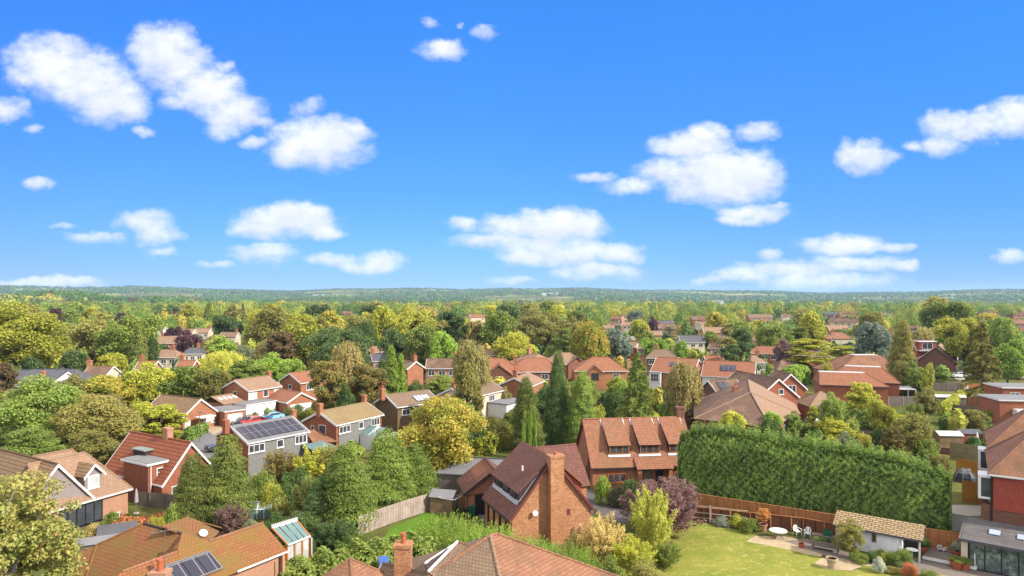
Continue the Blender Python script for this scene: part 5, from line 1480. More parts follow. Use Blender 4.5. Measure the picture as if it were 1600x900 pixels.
FAR = [
 ('small pink roof among the left trees', 218,246,564,578,'tile_pink','brick_pink','gable',.1,'small pink roof'),
 ('pale orange hipped bungalow left of the grey hipped house', 243,284,546,560,'tile_tan','cream_wall','hip',0,'pale orange bungalow'),
 ('grey hipped house with white walls', 289,320,543,562,'slate','cream_wall','hip',.2,'grey hipped house'),
 ('orange roof just below the grey hipped house', 281,306,563,571,'tile_orange','brick','gable',0,'small orange roof'),
 ('long pale roof with slate end left of the purple tree', 248,288,525,537,'tile_tan','brick_pink','gable',0,'long pale roof'),
 ('tan terrace roof with chimneys behind the purple tree', 279,305,514,524,'tile_tan','cream_wall','gable',0,'tan terrace'),
 ('right half of the tan terrace behind the purple tree', 306,330,513,523,'tile_tan','cream_wall','gable',0,'right half of the terrace'),
 ('white fronted house with dark panels on its roof', 346,373,519,530,'tile_greytan','cream_wall','gable',0,'white fronted house'),
 ('tiny pale roof left of the tan terrace', 241,259,510,514,'tile_tan','white_wall','gable',0,None),
 ('orange roof peeping between the big yellow tree and the olive tree', 88,106,547,553,'tile_orange','brick','gable',0,None),
 ('pale cream house behind the bright columnar trees', 574,600,541,552,'tile_tan','cream_wall','gable',.1,'pale cream house'),
 ('grey slate roof behind the bright columnar trees', 584,600,553,566,'slate','brick_pink','gable',.4,'slate roof'),
 ('brown house with a pale gable and tall chimney', 624,652,563,588,'tile_greytan','brick','gable',-.75,'brown house with pale gable'),
 ('long brown roofed house right of the pale gable', 667,718,560,578,'tile_brown','brick_pink','gable',0,'long brown roof'),
 ('tan roof with dark chimney shadow above the orange house', 755,779,545,554,'tile_tan','brick_pink','gable',0,'tan roof in the trees'),
 ('reddish roof far in the wood above the yellow tree', 528,549,486,494,'tile_pink','brick_pink','gable',0,None),
 ('pale pink house far in the wood', 733,756,491,505,'tile_pink','cream_wall','gable',.4,'pale pink house'),
 ('pale roof with white wall left of the blue conifer', 942,959,508,518,'tile_tan','brick_pink','gable',0,'pale roof with white wall'),
 ('brown gable beside the far road', 955,972,504,515,'tile_greytan','brick_olive','gable',-.5,'brown gable'),
 ('tan house with white gable front by the far road', 967,987,503,516,'tile_tan','cream_wall','gable',-.2,'tan house by the far road'),
 ('pink gable with a tall white chimney', 958,973,494,504,'tile_pink','brick_pink','gable',-.6,'pink gable'),
 ('brown roof right of the pink gable', 971,985,491,498,'tile_brown','brick','gable',0,None),
 ('tan house with brick side facing the far road', 979,995,499,509,'tile_tan','brick','gable',0,'tan house with brick side'),
 ('low tan garage along the far road', 1008,1033,517,526,'tile_tan','brick','gable',0,'low tan garage'),
 ('red house with two pointed white gables', 1027,1054,506,520,'tile_brown','brick_red','gable',0,'twin gabled house'),
 ('pale blue white house behind the twin gables', 1026,1051,501,508,'slate','white_wall','gable',0,None),
 ('dark slate bungalow with white glazed end', 1060,1098,524,546,'slate','cream_wall','gable',0,'slate bungalow'),
 ('red brick gable behind the spruce', 977,997,534,553,'tile_tan','brick','gable',-.7,'brick gable behind the spruce'),
 ('tan roof right of the spruce tip', 998,1021,536,549,'tile_tan','brick_pink','gable',-.3,'tan roof by the spruce'),
 ('broad tan hipped roof above the orange roof by the birch', 1010,1056,546,563,'tile_greytan','brick_olive','hip',-.2,'broad tan hip'),
 ('brown roof in the trees left of the large cedar pine', 1080,1106,494,503,'tile_brown','brick','gable',0,None),
 ('narrow pink roof behind the slate bungalow', 1089,1102,503,516,'tile_pink','cream_wall','gable',.8,None),
 ('long pale roof with white gable behind the slate bungalow', 1096,1131,511,523,'tile_tan','brick_pink','gable',0,'long pale roof with gable'),
 ('small brown gable left of the large cedar pine', 1112,1131,536,549,'tile_brown','brick','gable',-.6,'small brown gable'),
 ('large brown roof with several rooflights', 1168,1205,491,503,'tile_greytan','brick_pink','gable',0,'large brown roof with rooflights'),
 ('brown roof right of the tiered cedar', 1221,1233,491,501,'tile_brown','cream_wall','gable',0,None),
 ('brick house with pale rooflights right of the cedar pine', 1174,1193,524,538,'tile_pink','brick_red','gable',-.4,'brick house with rooflights'),
 ('orange roofed house with a tall chimney', 1175,1214,541,557,'tile_orange','brick','gable',-.3,'orange roof with tall chimney'),
 ('tan hipped roof above the long orange roof', 1168,1192,555,566,'tile_tan','white_wall','hip',0,'tan hipped roof'),
 ('slate and red brick gable in the far right trees', 1288,1306,487,497,'slate','brick_red','gable',-.4,'slate and red gable'),
 ('long brown roof in the far right trees', 1310,1341,486,495,'tile_brown','brick_pink','gable',0,'long far brown roof'),
 ('dark pointed gable with white wing', 1305,1335,497,509,'tile_brown','cream_wall','gable',-.8,'dark pointed gable'),
 ('tan roof left of the dark pointed gable', 1291,1322,508,515,'tile_tan','brick_pink','gable',0,'tan roof'),
 ('low red roof with glazed lean-to', 1259,1281,514,523,'tile_pink','brick_pink','gable',-.4,'low red roof'),
 ('red roof left of the white gothic gable', 1271,1295,523,532,'tile_orange','brick','gable',0,'red roof by the white gable'),
 ('brown hipped house with a white pointed gable', 1289,1326,519,534,'tile_pink','cream_wall','hip',0,'white gabled house'),
 ('red roof between the blue cedar and the tall conifer', 1375,1394,520,530,'tile_pink','brick_red','gable',0,None),
 ('slate roof high in the right trees', 1379,1397,484,494,'slate','cream_wall','gable',0,None),
 ('gable with white windows right of the tall conifer', 1410,1430,508,524,'tile_brown','brick','gable',-.5,'gable with white windows'),
 ('brown roof behind the pale yellow tree', 1448,1467,504,519,'tile_brown','brick_pink','gable',0,'brown roof behind yellow tree'),
 ('brown gable below the big green tree', 1488,1508,491,499,'tile_greytan','brick','gable',-.3,None),
 ('maroon hipped roof in the right trees', 1530,1560,486,496,'tile_maroon','brick','hip',0,'maroon hipped roof'),
 ('maroon hipped roof at the right edge', 1577,1604,488,498,'tile_maroon','brick','hip',0,None),
 ('pinkish gabled house at the right edge', 1581,1606,499,524,'tile_pink','brick_pink','gable',-.2,'pinkish gabled house'),
]
for f_ in FAR:
    far(f_[0], f_[1], f_[2], f_[3], f_[4], f_[5], f_[6], f_[7], f_[8], short=f_[9])
# long white buildings far out in the valley
for (lab, px, py, wpx, D) in (('long white building on the far hillside in the middle', 860, 464, 26, 3600), ('white building on the far hillside to the left', 497, 461.5, 16, 3600), ('long pale building beyond the right woods', 1115, 473, 26, 1500)):
    zb = float(hill((px-800)*D/F, D)); zt_ = ztop(py, D)
    e = empty('distant_building', ((px-800)*D/F, D, zb), 0, lab, 'building')
    wd = wpx*D/F; h_ = max(zt_ - zb, 10) + 4
    b = MB(); b.box(-wd/2, wd/2, -15, 15, 0, h_); b.build('wall', M['white_wall'], e)
    b = MB(); b.box(-wd/2-1, wd/2+1, -16, 16, h_, h_+1.2); b.build('roof', M['pale_flat'], e)
# ------------------------------------------------------------------ lawns, drives, patios
sheet('lawn', 'sunlit lawn with worn yellow patches', [(950,905),(985,835),(1040,818),(1062,822),(1085,812),(1112,820),(1180,836),(1172,846),(1230,858),(1262,866),(1285,872),(1276,880),(1290,889),(1330,893),(1352,884),(1400,889),(1425,900),(1440,960),(930,960)], M['lawn'], .006, kind='structure')
sheet('lawn', 'small green lawn beside the pale fence', [(598,842),(610,826),(668,800),(690,800),(700,815),(690,845),(640,850)], M['lawn_green'], .006)
sheet('patio', 'pale stone patio under the white table', [(1166,846),(1180,837),(1226,838),(1244,842),(1262,848),(1290,862),(1282,870),(1262,866),(1230,858)], M['paving'], .008)
sheet('patio', 'pale curved stone path across the lawn', [(1272,880),(1284,872),(1310,872),(1345,876),(1400,884),(1395,889),(1350,884),(1330,892),(1290,889)], M['paving'], .010)
sheet('path', 'grey brick path in front of the shed', [(1225,845),(1262,842),(1320,862),(1400,876),(1440,870),(1450,852),(1500,852),(1512,880),(1600,900),(1600,915),(1420,896),(1330,874),(1290,868)], M['paving_grey'], .012)
sheet('drive', 'dark block paved drive between the brick houses', [(880,790),(905,765),(985,762),(1040,775),(1040,800),(985,815),(930,818)], M['drive'], .006)
sheet('road', 'grey asphalt turning head of the cul de sac', [(270,700),(322,676),(352,668),(372,668),(372,716),(300,716)], M['asphalt'], .006)
sheet('drive', 'pinkish drive in front of the bungalow', [(318,669),(352,659),(372,657),(376,664),(335,680)], M['paving'], .010)
sheet('drive', 'dark drive around the blue car', [(372,668),(398,657),(440,648),(500,640),(520,645),(470,662),(400,668)], M['asphalt'], .008)
sheet('road', 'pale far road among the houses', [(976,522),(1006,516),(1014,522),(990,532)], M['concrete'], .02)
sheet('drive', 'white concrete yard beyond the tall hedge', [(1470,788),(1535,790),(1532,806),(1466,806)], M['concrete'], .010)
sheet('patio', 'grey decking beside the garage', [(742,800),(762,797),(790,812),(800,835),(770,830)], M['deck'], .02)
sheet('drive', 'drive where the white cars stand', [(1236,600),(1262,584),(1275,590),(1262,606)], M['asphalt'], .012)
sheet('drive', 'small parking court behind the larch', [(1490,590),(1520,576),(1530,582),(1500,596)], M['concrete'], .012)

# ------------------------------------------------------------------ fences and walls
def fence(name, label, pts, h, m, cat='fence', step=1.83, post=None, cap=None, t=.04):
    org = Vector((pts[0][0], pts[0][1], 0)); e = empty(name, org, 0, label, cat)
    b = MB()
    for p, q in zip(pts[:-1], pts[1:]):
        p, q = Vector((p[0], p[1], 0)) - org, Vector((q[0], q[1], 0)) - org
        d = (q-p).normalized(); n = Vector((d.y, -d.x, 0))*t
        b.prism([p, q, q + Vector((0, 0, h)), p + Vector((0, 0, h))], -n)
        if post:
            k = int((q-p).length/step)
            for i in range(k+1):
                c = p + d*(i*step); pb = MB(); pb.box(c.x-.05, c.x+.05, c.y-.05, c.y+.05, 0, h+.06); pb.build('post', M[post], e)
    b.build('panel', M[m], e)
    if cap:
        b = MB()
        for p, q in zip(pts[:-1], pts[1:]):
            p, q = Vector((p[0], p[1], h+.03)) - org, Vector((q[0], q[1], h+.03)) - org
            b.tube(p, q, .045, .045, 4)
        b.build('capping', M[cap], e)
    return e
P_ = lambda x, y: tuple(W(x, y, 0)[:2])
fence('fence', 'tall brown board fence along the foot of the tall hedge', [(18.4,69.2),(27.5,63.6),(38.0,57.4)], 1.85, 'fence_brown', cap='fence_brown')
fence('fence', 'lower dark brown fence with rails behind the white table', [(17.6,66.4),(27.0,62.9),(29.5,61.2)], 1.35, 'fence_dark', post='fence_brown', step=1.8, cap='fence_brown')
rl = empty('post_and_rail', (17.8,66.0,0), 0, 'grey weathered post and rail at the lawn corner', 'fence')
b = MB(); b.tube((1.3, -.5, 0), (1.3, -.5, 1.75), .06, .06, 6); b.build('post', M['concrete'], rl)
b = MB()
for z in (.45, .95, 1.6): b.tube((-.5, .2, z), (4.6, -1.6, z-.05), .04, .04, 5)
b.build('rail', M['concrete'], rl)
fence('fence', 'pale bleached board fence behind the small lawn', [P_(560,838),P_(600,822),P_(640,808),P_(676,797)], 1.8, 'fence_pale')
fence('fence', 'grey panel fence below the red tiled chalet', [P_(212,790),P_(272,796)], 1.5, 'fence_grey', post='fence_grey')
fence('fence', 'olive horizontal board fence left of the tall houses', [P_(1484,716),P_(1552,726)], 2.2, 'fence_olive')
fence('fence', 'orange board fence behind the glass garden dome', [P_(1494,742),P_(1536,748)], 2.0, 'fence_orange')
fence('fence', 'orange board fence near the white concrete yard', [P_(1503,784),P_(1538,789)], 2.3, 'fence_orange')
fence('garden_wall', 'white rendered wall beside the glazed extension', [P_(1462,824),P_(1536,838)], 1.55, 'white_wall', 'wall', t=.2, cap='concrete')
fence('fence', 'grey fence behind the yellow round tree', [P_(1396,610),P_(1452,611),P_(1504,612)], 2.0, 'fence_grey', post='concrete', step=4)
fence('fence', 'brown fence below the larch', [P_(1508,612),P_(1570,613)], 1.9, 'fence_brown', post='concrete', step=4)
fence('fence', 'grey fence in front of the white goal', [P_(1500,622),P_(1572,623)], 1.9, 'fence_grey', post='concrete', step=3.5)
fence('fence', 'sloping pale fence between two right hand gardens', [P_(1513,612),P_(1494,634)], 1.7, 'fence_pale')
fence('fence', 'dark grey fence below the brown fence', [P_(1496,634),P_(1562,636)], 1.9, 'fence_dark')
fence('fence', 'long grey fence above the clipped dark hedge', [P_(1462,643),P_(1562,652)], 1.6, 'fence_grey', post='fence_grey', step=3)
fence('fence', 'pale grey fence right of the long brick house', [P_(1388,634),P_(1442,634)], 1.9, 'fence_grey', post='concrete', step=3)
fence('fence', 'weathered fence between the garden shrubs behind the tall hedge', [P_(1340,688),P_(1420,694)], 1.6, 'fence_grey', post='fence_grey', step=2.5)
fence('garden_wall', 'low brick garden wall behind the tall hedge', [P_(1345,697),P_(1500,712)], .9, 'brick_brown', 'wall', t=.22)
fence('fence', 'dark fence beside the drive at the orange garage', [P_(432,640),P_(470,634)], 1.2, 'fence_dark')
fence('garden_wall', 'pink garden wall by the lamp post', [P_(303,676),P_(330,668)], 1.0, 'brick_pink', 'wall', t=.22)
fence('fence', 'dark green screen fence beside the brown house', [P_(1060,676),P_(1105,672)], 2.0, 'fence_dark')

# ------------------------------------------------------------------ garden things
def white_shed():
    e = empty('garden_shed', (28.5,59.7,0), math.atan2(-.6,.8), 'white boarded shed with stone tiled roof and open porch', 'shed')
    b = MB(); b.slab([(-.2,-.25,1.95),(6.6,-.25,1.95),(6.6,1.45,2.75),(-.2,1.45,2.75)], .1); b.slab([(-.2,1.453,2.75),(6.6,1.453,2.75),(6.6,2.8,2.0),(-.2,2.8,2.0)], .1); b.build('roof', M['stone_tile'], e)
    b = MB(); b.prism([(0,0,0),(4.9,0,0),(4.9,0,1.9),(0,0,1.9)], (0,.08,0)); b.box(4.82,4.9,.08,2.6,0,1.95); b.box(0,.08,.08,2.6,0,1.95); b.box(0,6.4,2.6,2.68,0,1.9); b.build('wall', M['white_board'], e)
    b = MB(); b.box(6.28,6.4,0,.12,0,1.9); b.build('post', M['white'], e)
    b = MB(); b.box(4.95,5.07,0,.1,0,1.9); b.build('post', M['white'], e)
    b = MB(); b.box(-.2,6.6,-.32,-.25,1.78,1.93); b.build('gutter', M['dark_flat'], e)
    window(e, (3.0,0,1.35), (1,0,0), (0,-1,0), .34, .75, 1, 'shed_wood', 'glass', sill=False)
    b = MB(); b.box(4.95,6.35,2.5,2.58,0,1.9); b.build('back_panel', M['dark_wood'], e)
    b = MB(); b.lathe([(.45,.62),(.45,.66)],14,(5.7,1.0,0)); b.tube((5.7,1.0,0),(5.7,1.0,.62),.05,.05,6); b.build('bench_table', M['pale_flat'], e)
white_shed()
HOUSES.append((31,58.5,4,2,2,0,'white shed'))

def garden_table(p):
    e = empty('garden_table', p, .3, 'round white garden table on the stone patio', 'table')
    b = MB(); b.lathe([(.70,.68),(.78,.69),(.78,.73),(.70,.735)],28); b.build('tabletop', M['white'], e)
    for i in range(4):
        a = i*1.571+.4; b = MB(); b.tube((.1*math.cos(a),.1*math.sin(a),.68),(.5*math.cos(a),.5*math.sin(a),0),.028,.024,6); b.build('leg', M['dark_flat'], e)
garden_table(W(1216,841))
def garden_chair(label):
    e = empty('garden_chair', (0,0,0), 0, label, 'chair', 'white plastic garden chairs')
    b = MB(); b.box(-.25,.25,-.26,.24,.40,.44); b.build('seat', M['white'], e)
    b = MB()
    N = 9
    for i in range(N):
        t0 = -1 + 2*i/(N); t1 = -1 + 2*(i+1)/N
        f = lambda t: .44 + .44*math.sqrt(max(0, 1-(t*.98)**4))
        b.prism([(t0*.25,.24,.44),(t1*.25,.24,.44),(t1*.25,.34,f(t1)),(t0*.25,.34,f(t0))], (0,.03,0)) if i not in (2, 6) else b.prism([(t0*.25,.325,f(t0)-.1),(t1*.25,.325,f(t1)-.1),(t1*.25,.34,f(t1)),(t0*.25,.34,f(t0))], (0,.03,0))
    b.build('backrest', M['white'], e)
    for s in (-1,1):
        b = MB(); b.box(s*.27-.035,s*.27+.035,-.25,.28,.62,.66); b.box(s*.27-.02,s*.27+.02,-.24,-.19,.42,.62); b.build('armrest', M['white'], e)
        for y,dy in ((-.23,-.04),(.22,.06)):
            b = MB(); b.tube((s*.24,y,.41),(s*.28,y+dy,0),.03,.022,6); b.build('leg', M['white'], e)
    return e
gc = garden_chair('white plastic garden chair nearer the round table')
gc.location = W(1246,837); gc.rotation_euler = (0,0,.2)
for (x,y,r,l) in ((1262,840,-.55,'white plastic garden chair on the right of the pair by the brown fence'),(1472,866,2.1,'lone white plastic chair on the paved terrace by the extension')):
    c = copy_tree(gc); c.location = W(x,y); c.rotation_euler = (0,0,r); c['label'] = l

def pot(label, p, r, h, m='terracotta', plant=None, ph=.8, sp='bush', pw=None):
    e = empty('plant_pot', p, 0, label, 'plant pot')
    b = MB(); b.lathe([(r*.68,0),(r*.95,h*.85),(r*1.08,h*.86),(r*1.08,h),(r*.92,h),(r*.9,h*.9)],16); b.build('pot', M[m], e)
    b = MB(); b.lathe([(r*.9,h*.86),(r*.88,h*.9)],14); b.build('soil', M['soil'], e)
    if plant:
        c = bpy.data.objects.new('plant', crown_mesh(sp,'n',rnd.randrange(3))); col.objects.link(c); c.parent = e
        c.location = (0,0,h*.9); s = (pw or r*1.6)/SPEC[sp][2]; c.scale = (s,s,ph/SPEC[sp][1])
        c.material_slots[0].link = 'OBJECT'; c.material_slots[0].material = M['f_'+plant]
    return e
pot('pale clay pot standing alone on the stone path', W(1300,888), .42, .85, 'paving')
pot('terracotta pot with a flame orange maple beside the round table', W(1192,830), .40, .7, 'brick_pink', 'flame', 1.6, 'airy', .75)
pot('small terracotta pot below the white chairs', W(1252,856), .26, .42)
pot('large terracotta pot with green plant at the shed porch', W(1442,864), .45, .62, 'terracotta', 'dark', 1.0)
pot('terracotta pot of pale flowers beside the extension pier', W(1497,871), .48, .6, 'terracotta', 'silver', 1.0)
pot('broad terracotta pot under the white railing', W(1494,888), .5, .62, 'terracotta', 'green', .5)
pot('terracotta pot at the foot of the glazed doors', W(1508,890), .36, .55, 'terracotta', 'green', .6)
pot('small pot with yellow flowers behind the lone chair', W(1487,864), .25, .4, 'terracotta', 'lime', .5)

pl = empty('raised_planter', W(1268,858), math.atan2(-.55,.83), 'weathered wooden raised planter full of vegetables', 'planter')
b = MB(); b.box(0,2.1,0,.06,.35,.8); b.box(0,2.1,.74,.8,.35,.8); b.box(0,.06,.06,.74,.35,.8); b.box(2.04,2.1,.06,.74,.35,.8); b.box(.06,2.04,.06,.74,.35,.7); b.build('trough', M['fence_grey'], pl)
for x in (.06,2.04):
    for y in (.06,.74):
        b = MB(); b.box(x-.05,x+.05,y-.05,y+.05,0,.82); b.build('leg', M['fence_grey'], pl)
for i in range(4):
    c = bpy.data.objects.new('plant', crown_mesh('bush','n',i % 3)); col.objects.link(c); c.parent = pl; c.location = (.3+.5*i,.4,.68); c.scale = (.16,.16,.15); c.material_slots[0].link = 'OBJECT'; c.material_slots[0].material = M['f_'+('green','hedge','dark','bright')[i]]
tk = empty('garden_table', W(1290,851), -.55, 'grey potting table with green crate against the brown fence', 'table')
b = MB(); b.box(-1.1,1.1,-.35,.35,.75,.82); b.build('tabletop', M['fence_grey'], tk)
for s in (-1,1):
    for q in (-1,1):
        b = MB(); b.box(s*1.0-.04,s*1.0+.04,q*.3-.04,q*.3+.04,0,.75); b.build('leg', M['fence_grey'], tk)
cr = empty('crate', W(1293,851)+Vector((0,0,.82)), -.55, 'green plastic crate on the potting table', 'crate')
b = MB(); b.box(-.35,.35,-.25,.25,0,.04); b.box(-.35,.35,-.25,-.21,.04,.45); b.box(-.35,.35,.21,.25,.04,.45); b.box(-.35,-.31,-.21,.21,.04,.45); b.box(.31,.35,-.21,.21,.04,.45); b.build('body', M['aqua'], cr)
rm = empty('access_ramp', W(1447,866), math.atan2(-.62,.78), 'raised terrace edge with white timber rail and steps', 'terrace')
b = MB(); b.box(0,3.6,-1.6,1.6,0,.28); b.build('deck', M['paving_grey'], rm)
b = MB(); b.box(-.05,3.65,-1.68,-1.6,.1,.34); b.box(3.6,3.68,-1.6,1.6,.1,.34); b.build('edging', M['white'], rm)
b = MB(); b.tube((3.55,-1.5,.28),(3.55,-1.5,1.25),.04,.04,6); b.tube((3.55,-1.5,1.25),(3.2,.2,1.6),.035,.035,6); b.tube((3.2,.2,1.6),(3.2,.2,.28),.035,.035,6); b.build('handrail', M['white'], rm)

def small_shed(label, p, rz, w_=2.4, d_=1.9, h=1.75, hr=.45, wallm='shed_wood', roofm='grey_flat', name='garden_shed', cat='shed'):
    e = empty(name, p, rz, label, cat)
    b = MB(); b.prism([(-w_/2,-d_/2,0),(-w_/2,-d_/2,h),(-w_/2,0,h+hr),(-w_/2,d_/2,h),(-w_/2,d_/2,0)], (w_,0,0)); b.build('wall', M[wallm], e)
    b = MB(); b.slab([(-w_/2-.1,-d_/2-.15,h-.05),(w_/2+.1,-d_/2-.15,h-.05),(w_/2+.1,0,h+hr+.06),(-w_/2-.1,0,h+hr+.06)],.05); b.slab([(-w_/2-.1,.003,h+hr+.06),(w_/2+.1,.003,h+hr+.06),(w_/2+.1,d_/2+.15,h-.05),(-w_/2-.1,d_/2+.15,h-.05)],.05); b.build('roof', M[roofm], e)
    b = MB(); b.box(w_/2,w_/2+.04,-.4,.4,.05,1.6); dr = b.build('door', M['fence_grey'], e)
    b = MB(); b.box(w_/2+.04,w_/2+.08,.28,.34,.8,.95); b.build('handle', M['metal'], dr)
    HOUSES.append((p[0],p[1],w_/2,d_/2,d_/2,rz,None))
    return e
small_shed('weathered wooden shed with grey felt roof by the pale fence', W(694,799), R(-14))
small_shed('dark roofed shed behind the mossy bungalow', WD(184,58,0)+Vector((0,0,0)), R(28), 2.8, 2.4, 2.0, .5, 'white_board', 'dark_flat')
small_shed('low grey roofed shed left of the dark roofed shed', WD(160,56,0), R(25), 3.6, 1.6, 1.9, .25, 'fence_grey', 'grey_flat')
small_shed('dark shed beside the white cars', W(1271,592), R(10), 5, 5, 2.2, 1.2, 'fence_dark', 'slate')
small_shed('pale roofed shed behind the tall hedge', W(1480,697), R(-6), 3.2, 2.4, 1.8, .4, 'shed_wood', 'pale_flat')
small_shed('brown shed beside the parasol in the right gardens', W(1512,694), R(-6), 3.0, 2.2, 1.8, .4, 'tilehung', 'dark_flat')
small_shed('grey roofed garden store by the brown house', W(1083,660), R(-4), 4.4, 3, 2.1, .4, 'fence_dark', 'grey_flat')
small_shed('lilac roofed store in the right gardens', W(1482,634), R(-8), 5.5, 2.2, 1.9, .3, 'fence_grey', 'pale_flat')
def canopy(label, px, py, w_, d_, h, rz):
    e = empty('canopy', W(px,py), rz, label, 'canopy')
    b = MB(); b.slab([(0,0,h),(w_,0,h),(w_,d_,h+.25),(0,d_,h+.25)],.12); b.build('roof', M['pale_flat'], e)
    for x in (.1,w_-.1):
        for y in (.1,d_-.1):
            b = MB(); b.box(x-.06,x+.06,y-.06,y+.06,0,h-.1); b.build('post', M['white'], e)
canopy('pale flat garden canopy beside the long brick house', 1392, 626, 5.2, 3.2, 2.4, R(-3))
canopy('pale glazed lean-to behind the long brick house', 1396, 610, 4.0, 5, 2.6, R(12))

def parasol(label, p, h, m):
    e = empty('parasol', p, 0, label, 'parasol')
    b = MB(); b.lathe([(.05,h*.42),(.20,h*.45),(.17,h*.7),(.07,h*.98),(.02,h)],10); b.build('canopy', M[m], e)
    b = MB(); b.tube((0,0,.05),(0,0,h*.6),.03,.03,6); b.build('pole', M['metal'], e)
    b = MB(); b.lathe([(.28,0),(.26,.07)],14); b.build('base', M['concrete'], e)
parasol('closed mauve parasol at the open corner of the tan house', W(213,802), 2.5, 'parasol_grey')
parasol('closed pale blue parasol behind the mossy bungalow', W(297,824), 2.1, 'parasol_blue')
parasol('closed white parasol in the gardens beyond the tall hedge', W(1527,699), 2.2, 'white')
bn = empty('garden_bench', W(172,808), .5, 'white slatted garden bench before the tan house', 'bench')
b = MB()
for i in range(4): b.box(-.9,.9,-.35+.17*i,-.22+.17*i,.42,.46)
b.build('seat', M['white'], bn)
b = MB()
for i in range(3): b.box(-.9,.9,.33,.37,.55+.16*i,.66+.16*i)
for x in (-.86,0,.86): b.box(x-.03,x+.03,.37,.41,.40,1.0)
b.build('backrest', M['white'], bn)
for x in (-.82,.82):
    for y in (-.28,.33):
        b = MB(); b.box(x-.03,x+.03,y-.03,y+.03,0,.42); b.build('leg', M['white'], bn)
def wheelie_bin(label, p, m, rz=0):
    e = empty('wheeled_bin', p, rz, label, 'bin')
    b = MB(); vs = [(-.24,-.26,.08),(.24,-.26,.08),(.24,.22,.08),(-.24,.22,.08),(-.29,-.34,1.0),(.29,-.34,1.0),(.29,.34,1.0),(-.29,.34,1.0)]
    b.add(vs,[(3,2,1,0),(4,5,6,7),(0,1,5,4),(1,2,6,5),(2,3,7,6),(3,0,4,7)]); b.build('body', M[m], e)
    b = MB(); b.box(-.31,.31,-.38,.36,1.0,1.07); b.build('lid', M[m], e)
    for s in (-1,1):
        b = MB(); b.tube((s*.2,.22,.1),(s*.27,.22,.1),.1,.1,10); b.build('wheel', M['black'], e)
wheelie_bin('black wheeled bin beside the wooden shed', W(727,811), 'black', .3)
wheelie_bin('green wheeled bin in front of the garage door', W(739,806), 'aqua', -.2)
wb = empty('water_butt', W(733,800), 0, 'round green water butt against the garage corner', 'water butt')
b = MB(); b.lathe([(.28,0),(.34,.4),(.30,.95),(.32,1.0)],16); b.build('barrel', M['aqua'], wb); b = MB(); b.lathe([(.33,1.0),(.30,1.06)],16); b.build('lid', M['aqua'], wb)
rot = empty('clothes_dryer', W(705,803), .4, 'rotary clothes dryer beside the wooden shed', 'clothes dryer')
b = MB(); b.tube((0,0,0),(0,0,1.75),.03,.025,6); b.build('pole', M['metal'], rot)
for i in range(4):
    a = i*1.571; b = MB(); b.tube((0,0,1.35),(1.35*math.cos(a),1.35*math.sin(a),1.8),.018,.018,5); b.build('arm', M['metal'], rot)
b = MB()
for k in (.5,.75,1.0):
    for i in range(4):
        a0,a1 = i*1.571,(i+1)*1.571; z = 1.35+.45*k; b.tube((1.35*k*math.cos(a0),1.35*k*math.sin(a0),z),(1.35*k*math.cos(a1),1.35*k*math.sin(a1),z),.012,.012,4)
b.build('line', M['white'], rot)
gh = empty('greenhouse', W(404,806), R(12), 'low greenhouse with white bars half hidden in the shrubs', 'greenhouse')
b = MB()
for i in range(7): b.tube((-2+.66*i,-1,1.5),(-2+.66*i,.2,2.2),.06,.06,4); b.tube((-2+.66*i,-1,0),(-2+.66*i,-1,1.5),.04,.04,4)
b.tube((-2,.2,2.2),(1.96,.2,2.2),.06,.06,4); b.tube((-2,-1,1.5),(1.96,-1,1.5),.06,.06,4); b.build('frame', M['white'], gh)
b = MB(); b.slab([(-2,-1,1.47),(1.96,-1,1.47),(1.96,.2,2.17),(-2,.2,2.17)],.03); b.box(-2,1.96,-.99,-.97,0,1.45); b.slab([(-2,.2,2.17),(1.96,.2,2.17),(1.96,1.4,1.47),(-2,1.4,1.47)],.03); b.build('glazing', M['glass_roof'], gh)
gh.scale = (1, 1, .62)
dm = empty('garden_dome', W(1508,752), 0, 'glass garden dome on the far side of the tall hedge', 'dome')
b = MB()
for i in range(8):
    a = i*.785
    for k in range(4):
        f = lambda t: (1.25*math.cos(t*1.5708*.85)*math.cos(a),1.25*math.cos(t*1.5708*.85)*math.sin(a),1.5*math.sin(t*1.5708*.85)/.97)
        b.tube(f(k/4),f((k+1)/4),.04,.04,4)
b.build('frame', M['metal'], dm)
b = MB(); b.lathe([(1.22,0),(1.12,.6),(.85,1.05),(.45,1.36),(.1,1.44)],8); b.build('glazing', M['glass'], dm)
def goal(label, p, w_=3, h=1.6, rz=0):
    e = empty('football_goal', p, rz, label, 'goal')
    b = MB(); b.tube((-w_/2,0,0),(-w_/2,0,h),.06,.06,6); b.tube((w_/2,0,0),(w_/2,0,h),.06,.06,6); b.tube((-w_/2,0,h),(w_/2,0,h),.06,.06,6); b.build('frame', M['white'], e)
    b = MB()
    for i in range(11): b.tube((-w_/2+w_*i/10,0,h),(-w_/2+w_*i/10,.8,0),.008,.008,3)
    b.build('net', M['white'], e)
goal('white football goal in the right gardens', W(1535,612), 2.8, 1.2)
goal('white football goal beside the brown roofed house', W(1090,662), 2.0, 1.5, .2)
goal('white goal frame behind the long brick houses', W(1415,606), 4.0, 2.4, .1)
lp = empty('street_lamp', W(312,690), 0, 'slim pale street lamp at the turning head', 'street lamp')
b = MB(); b.tube((0,0,0),(0,0,4.4),.06,.045,7); b.build('pole', M['metal'], lp); b = MB(); b.box(-.14,.5,-.1,.1,4.4,4.54); b.build('lamp_head', M['metal'], lp)
bl = empty('roof_sheet', W(604,874,2.6), .4, 'blue plastic sheet lying by the bottom chimney', 'sheet')
bl.name = 'garden_store'; bl['label'] = 'blue topped garden store left of the bottom chimney'; bl['category'] = 'store'; bl.location = W(600,890,1.6)
bl.location.z = 0
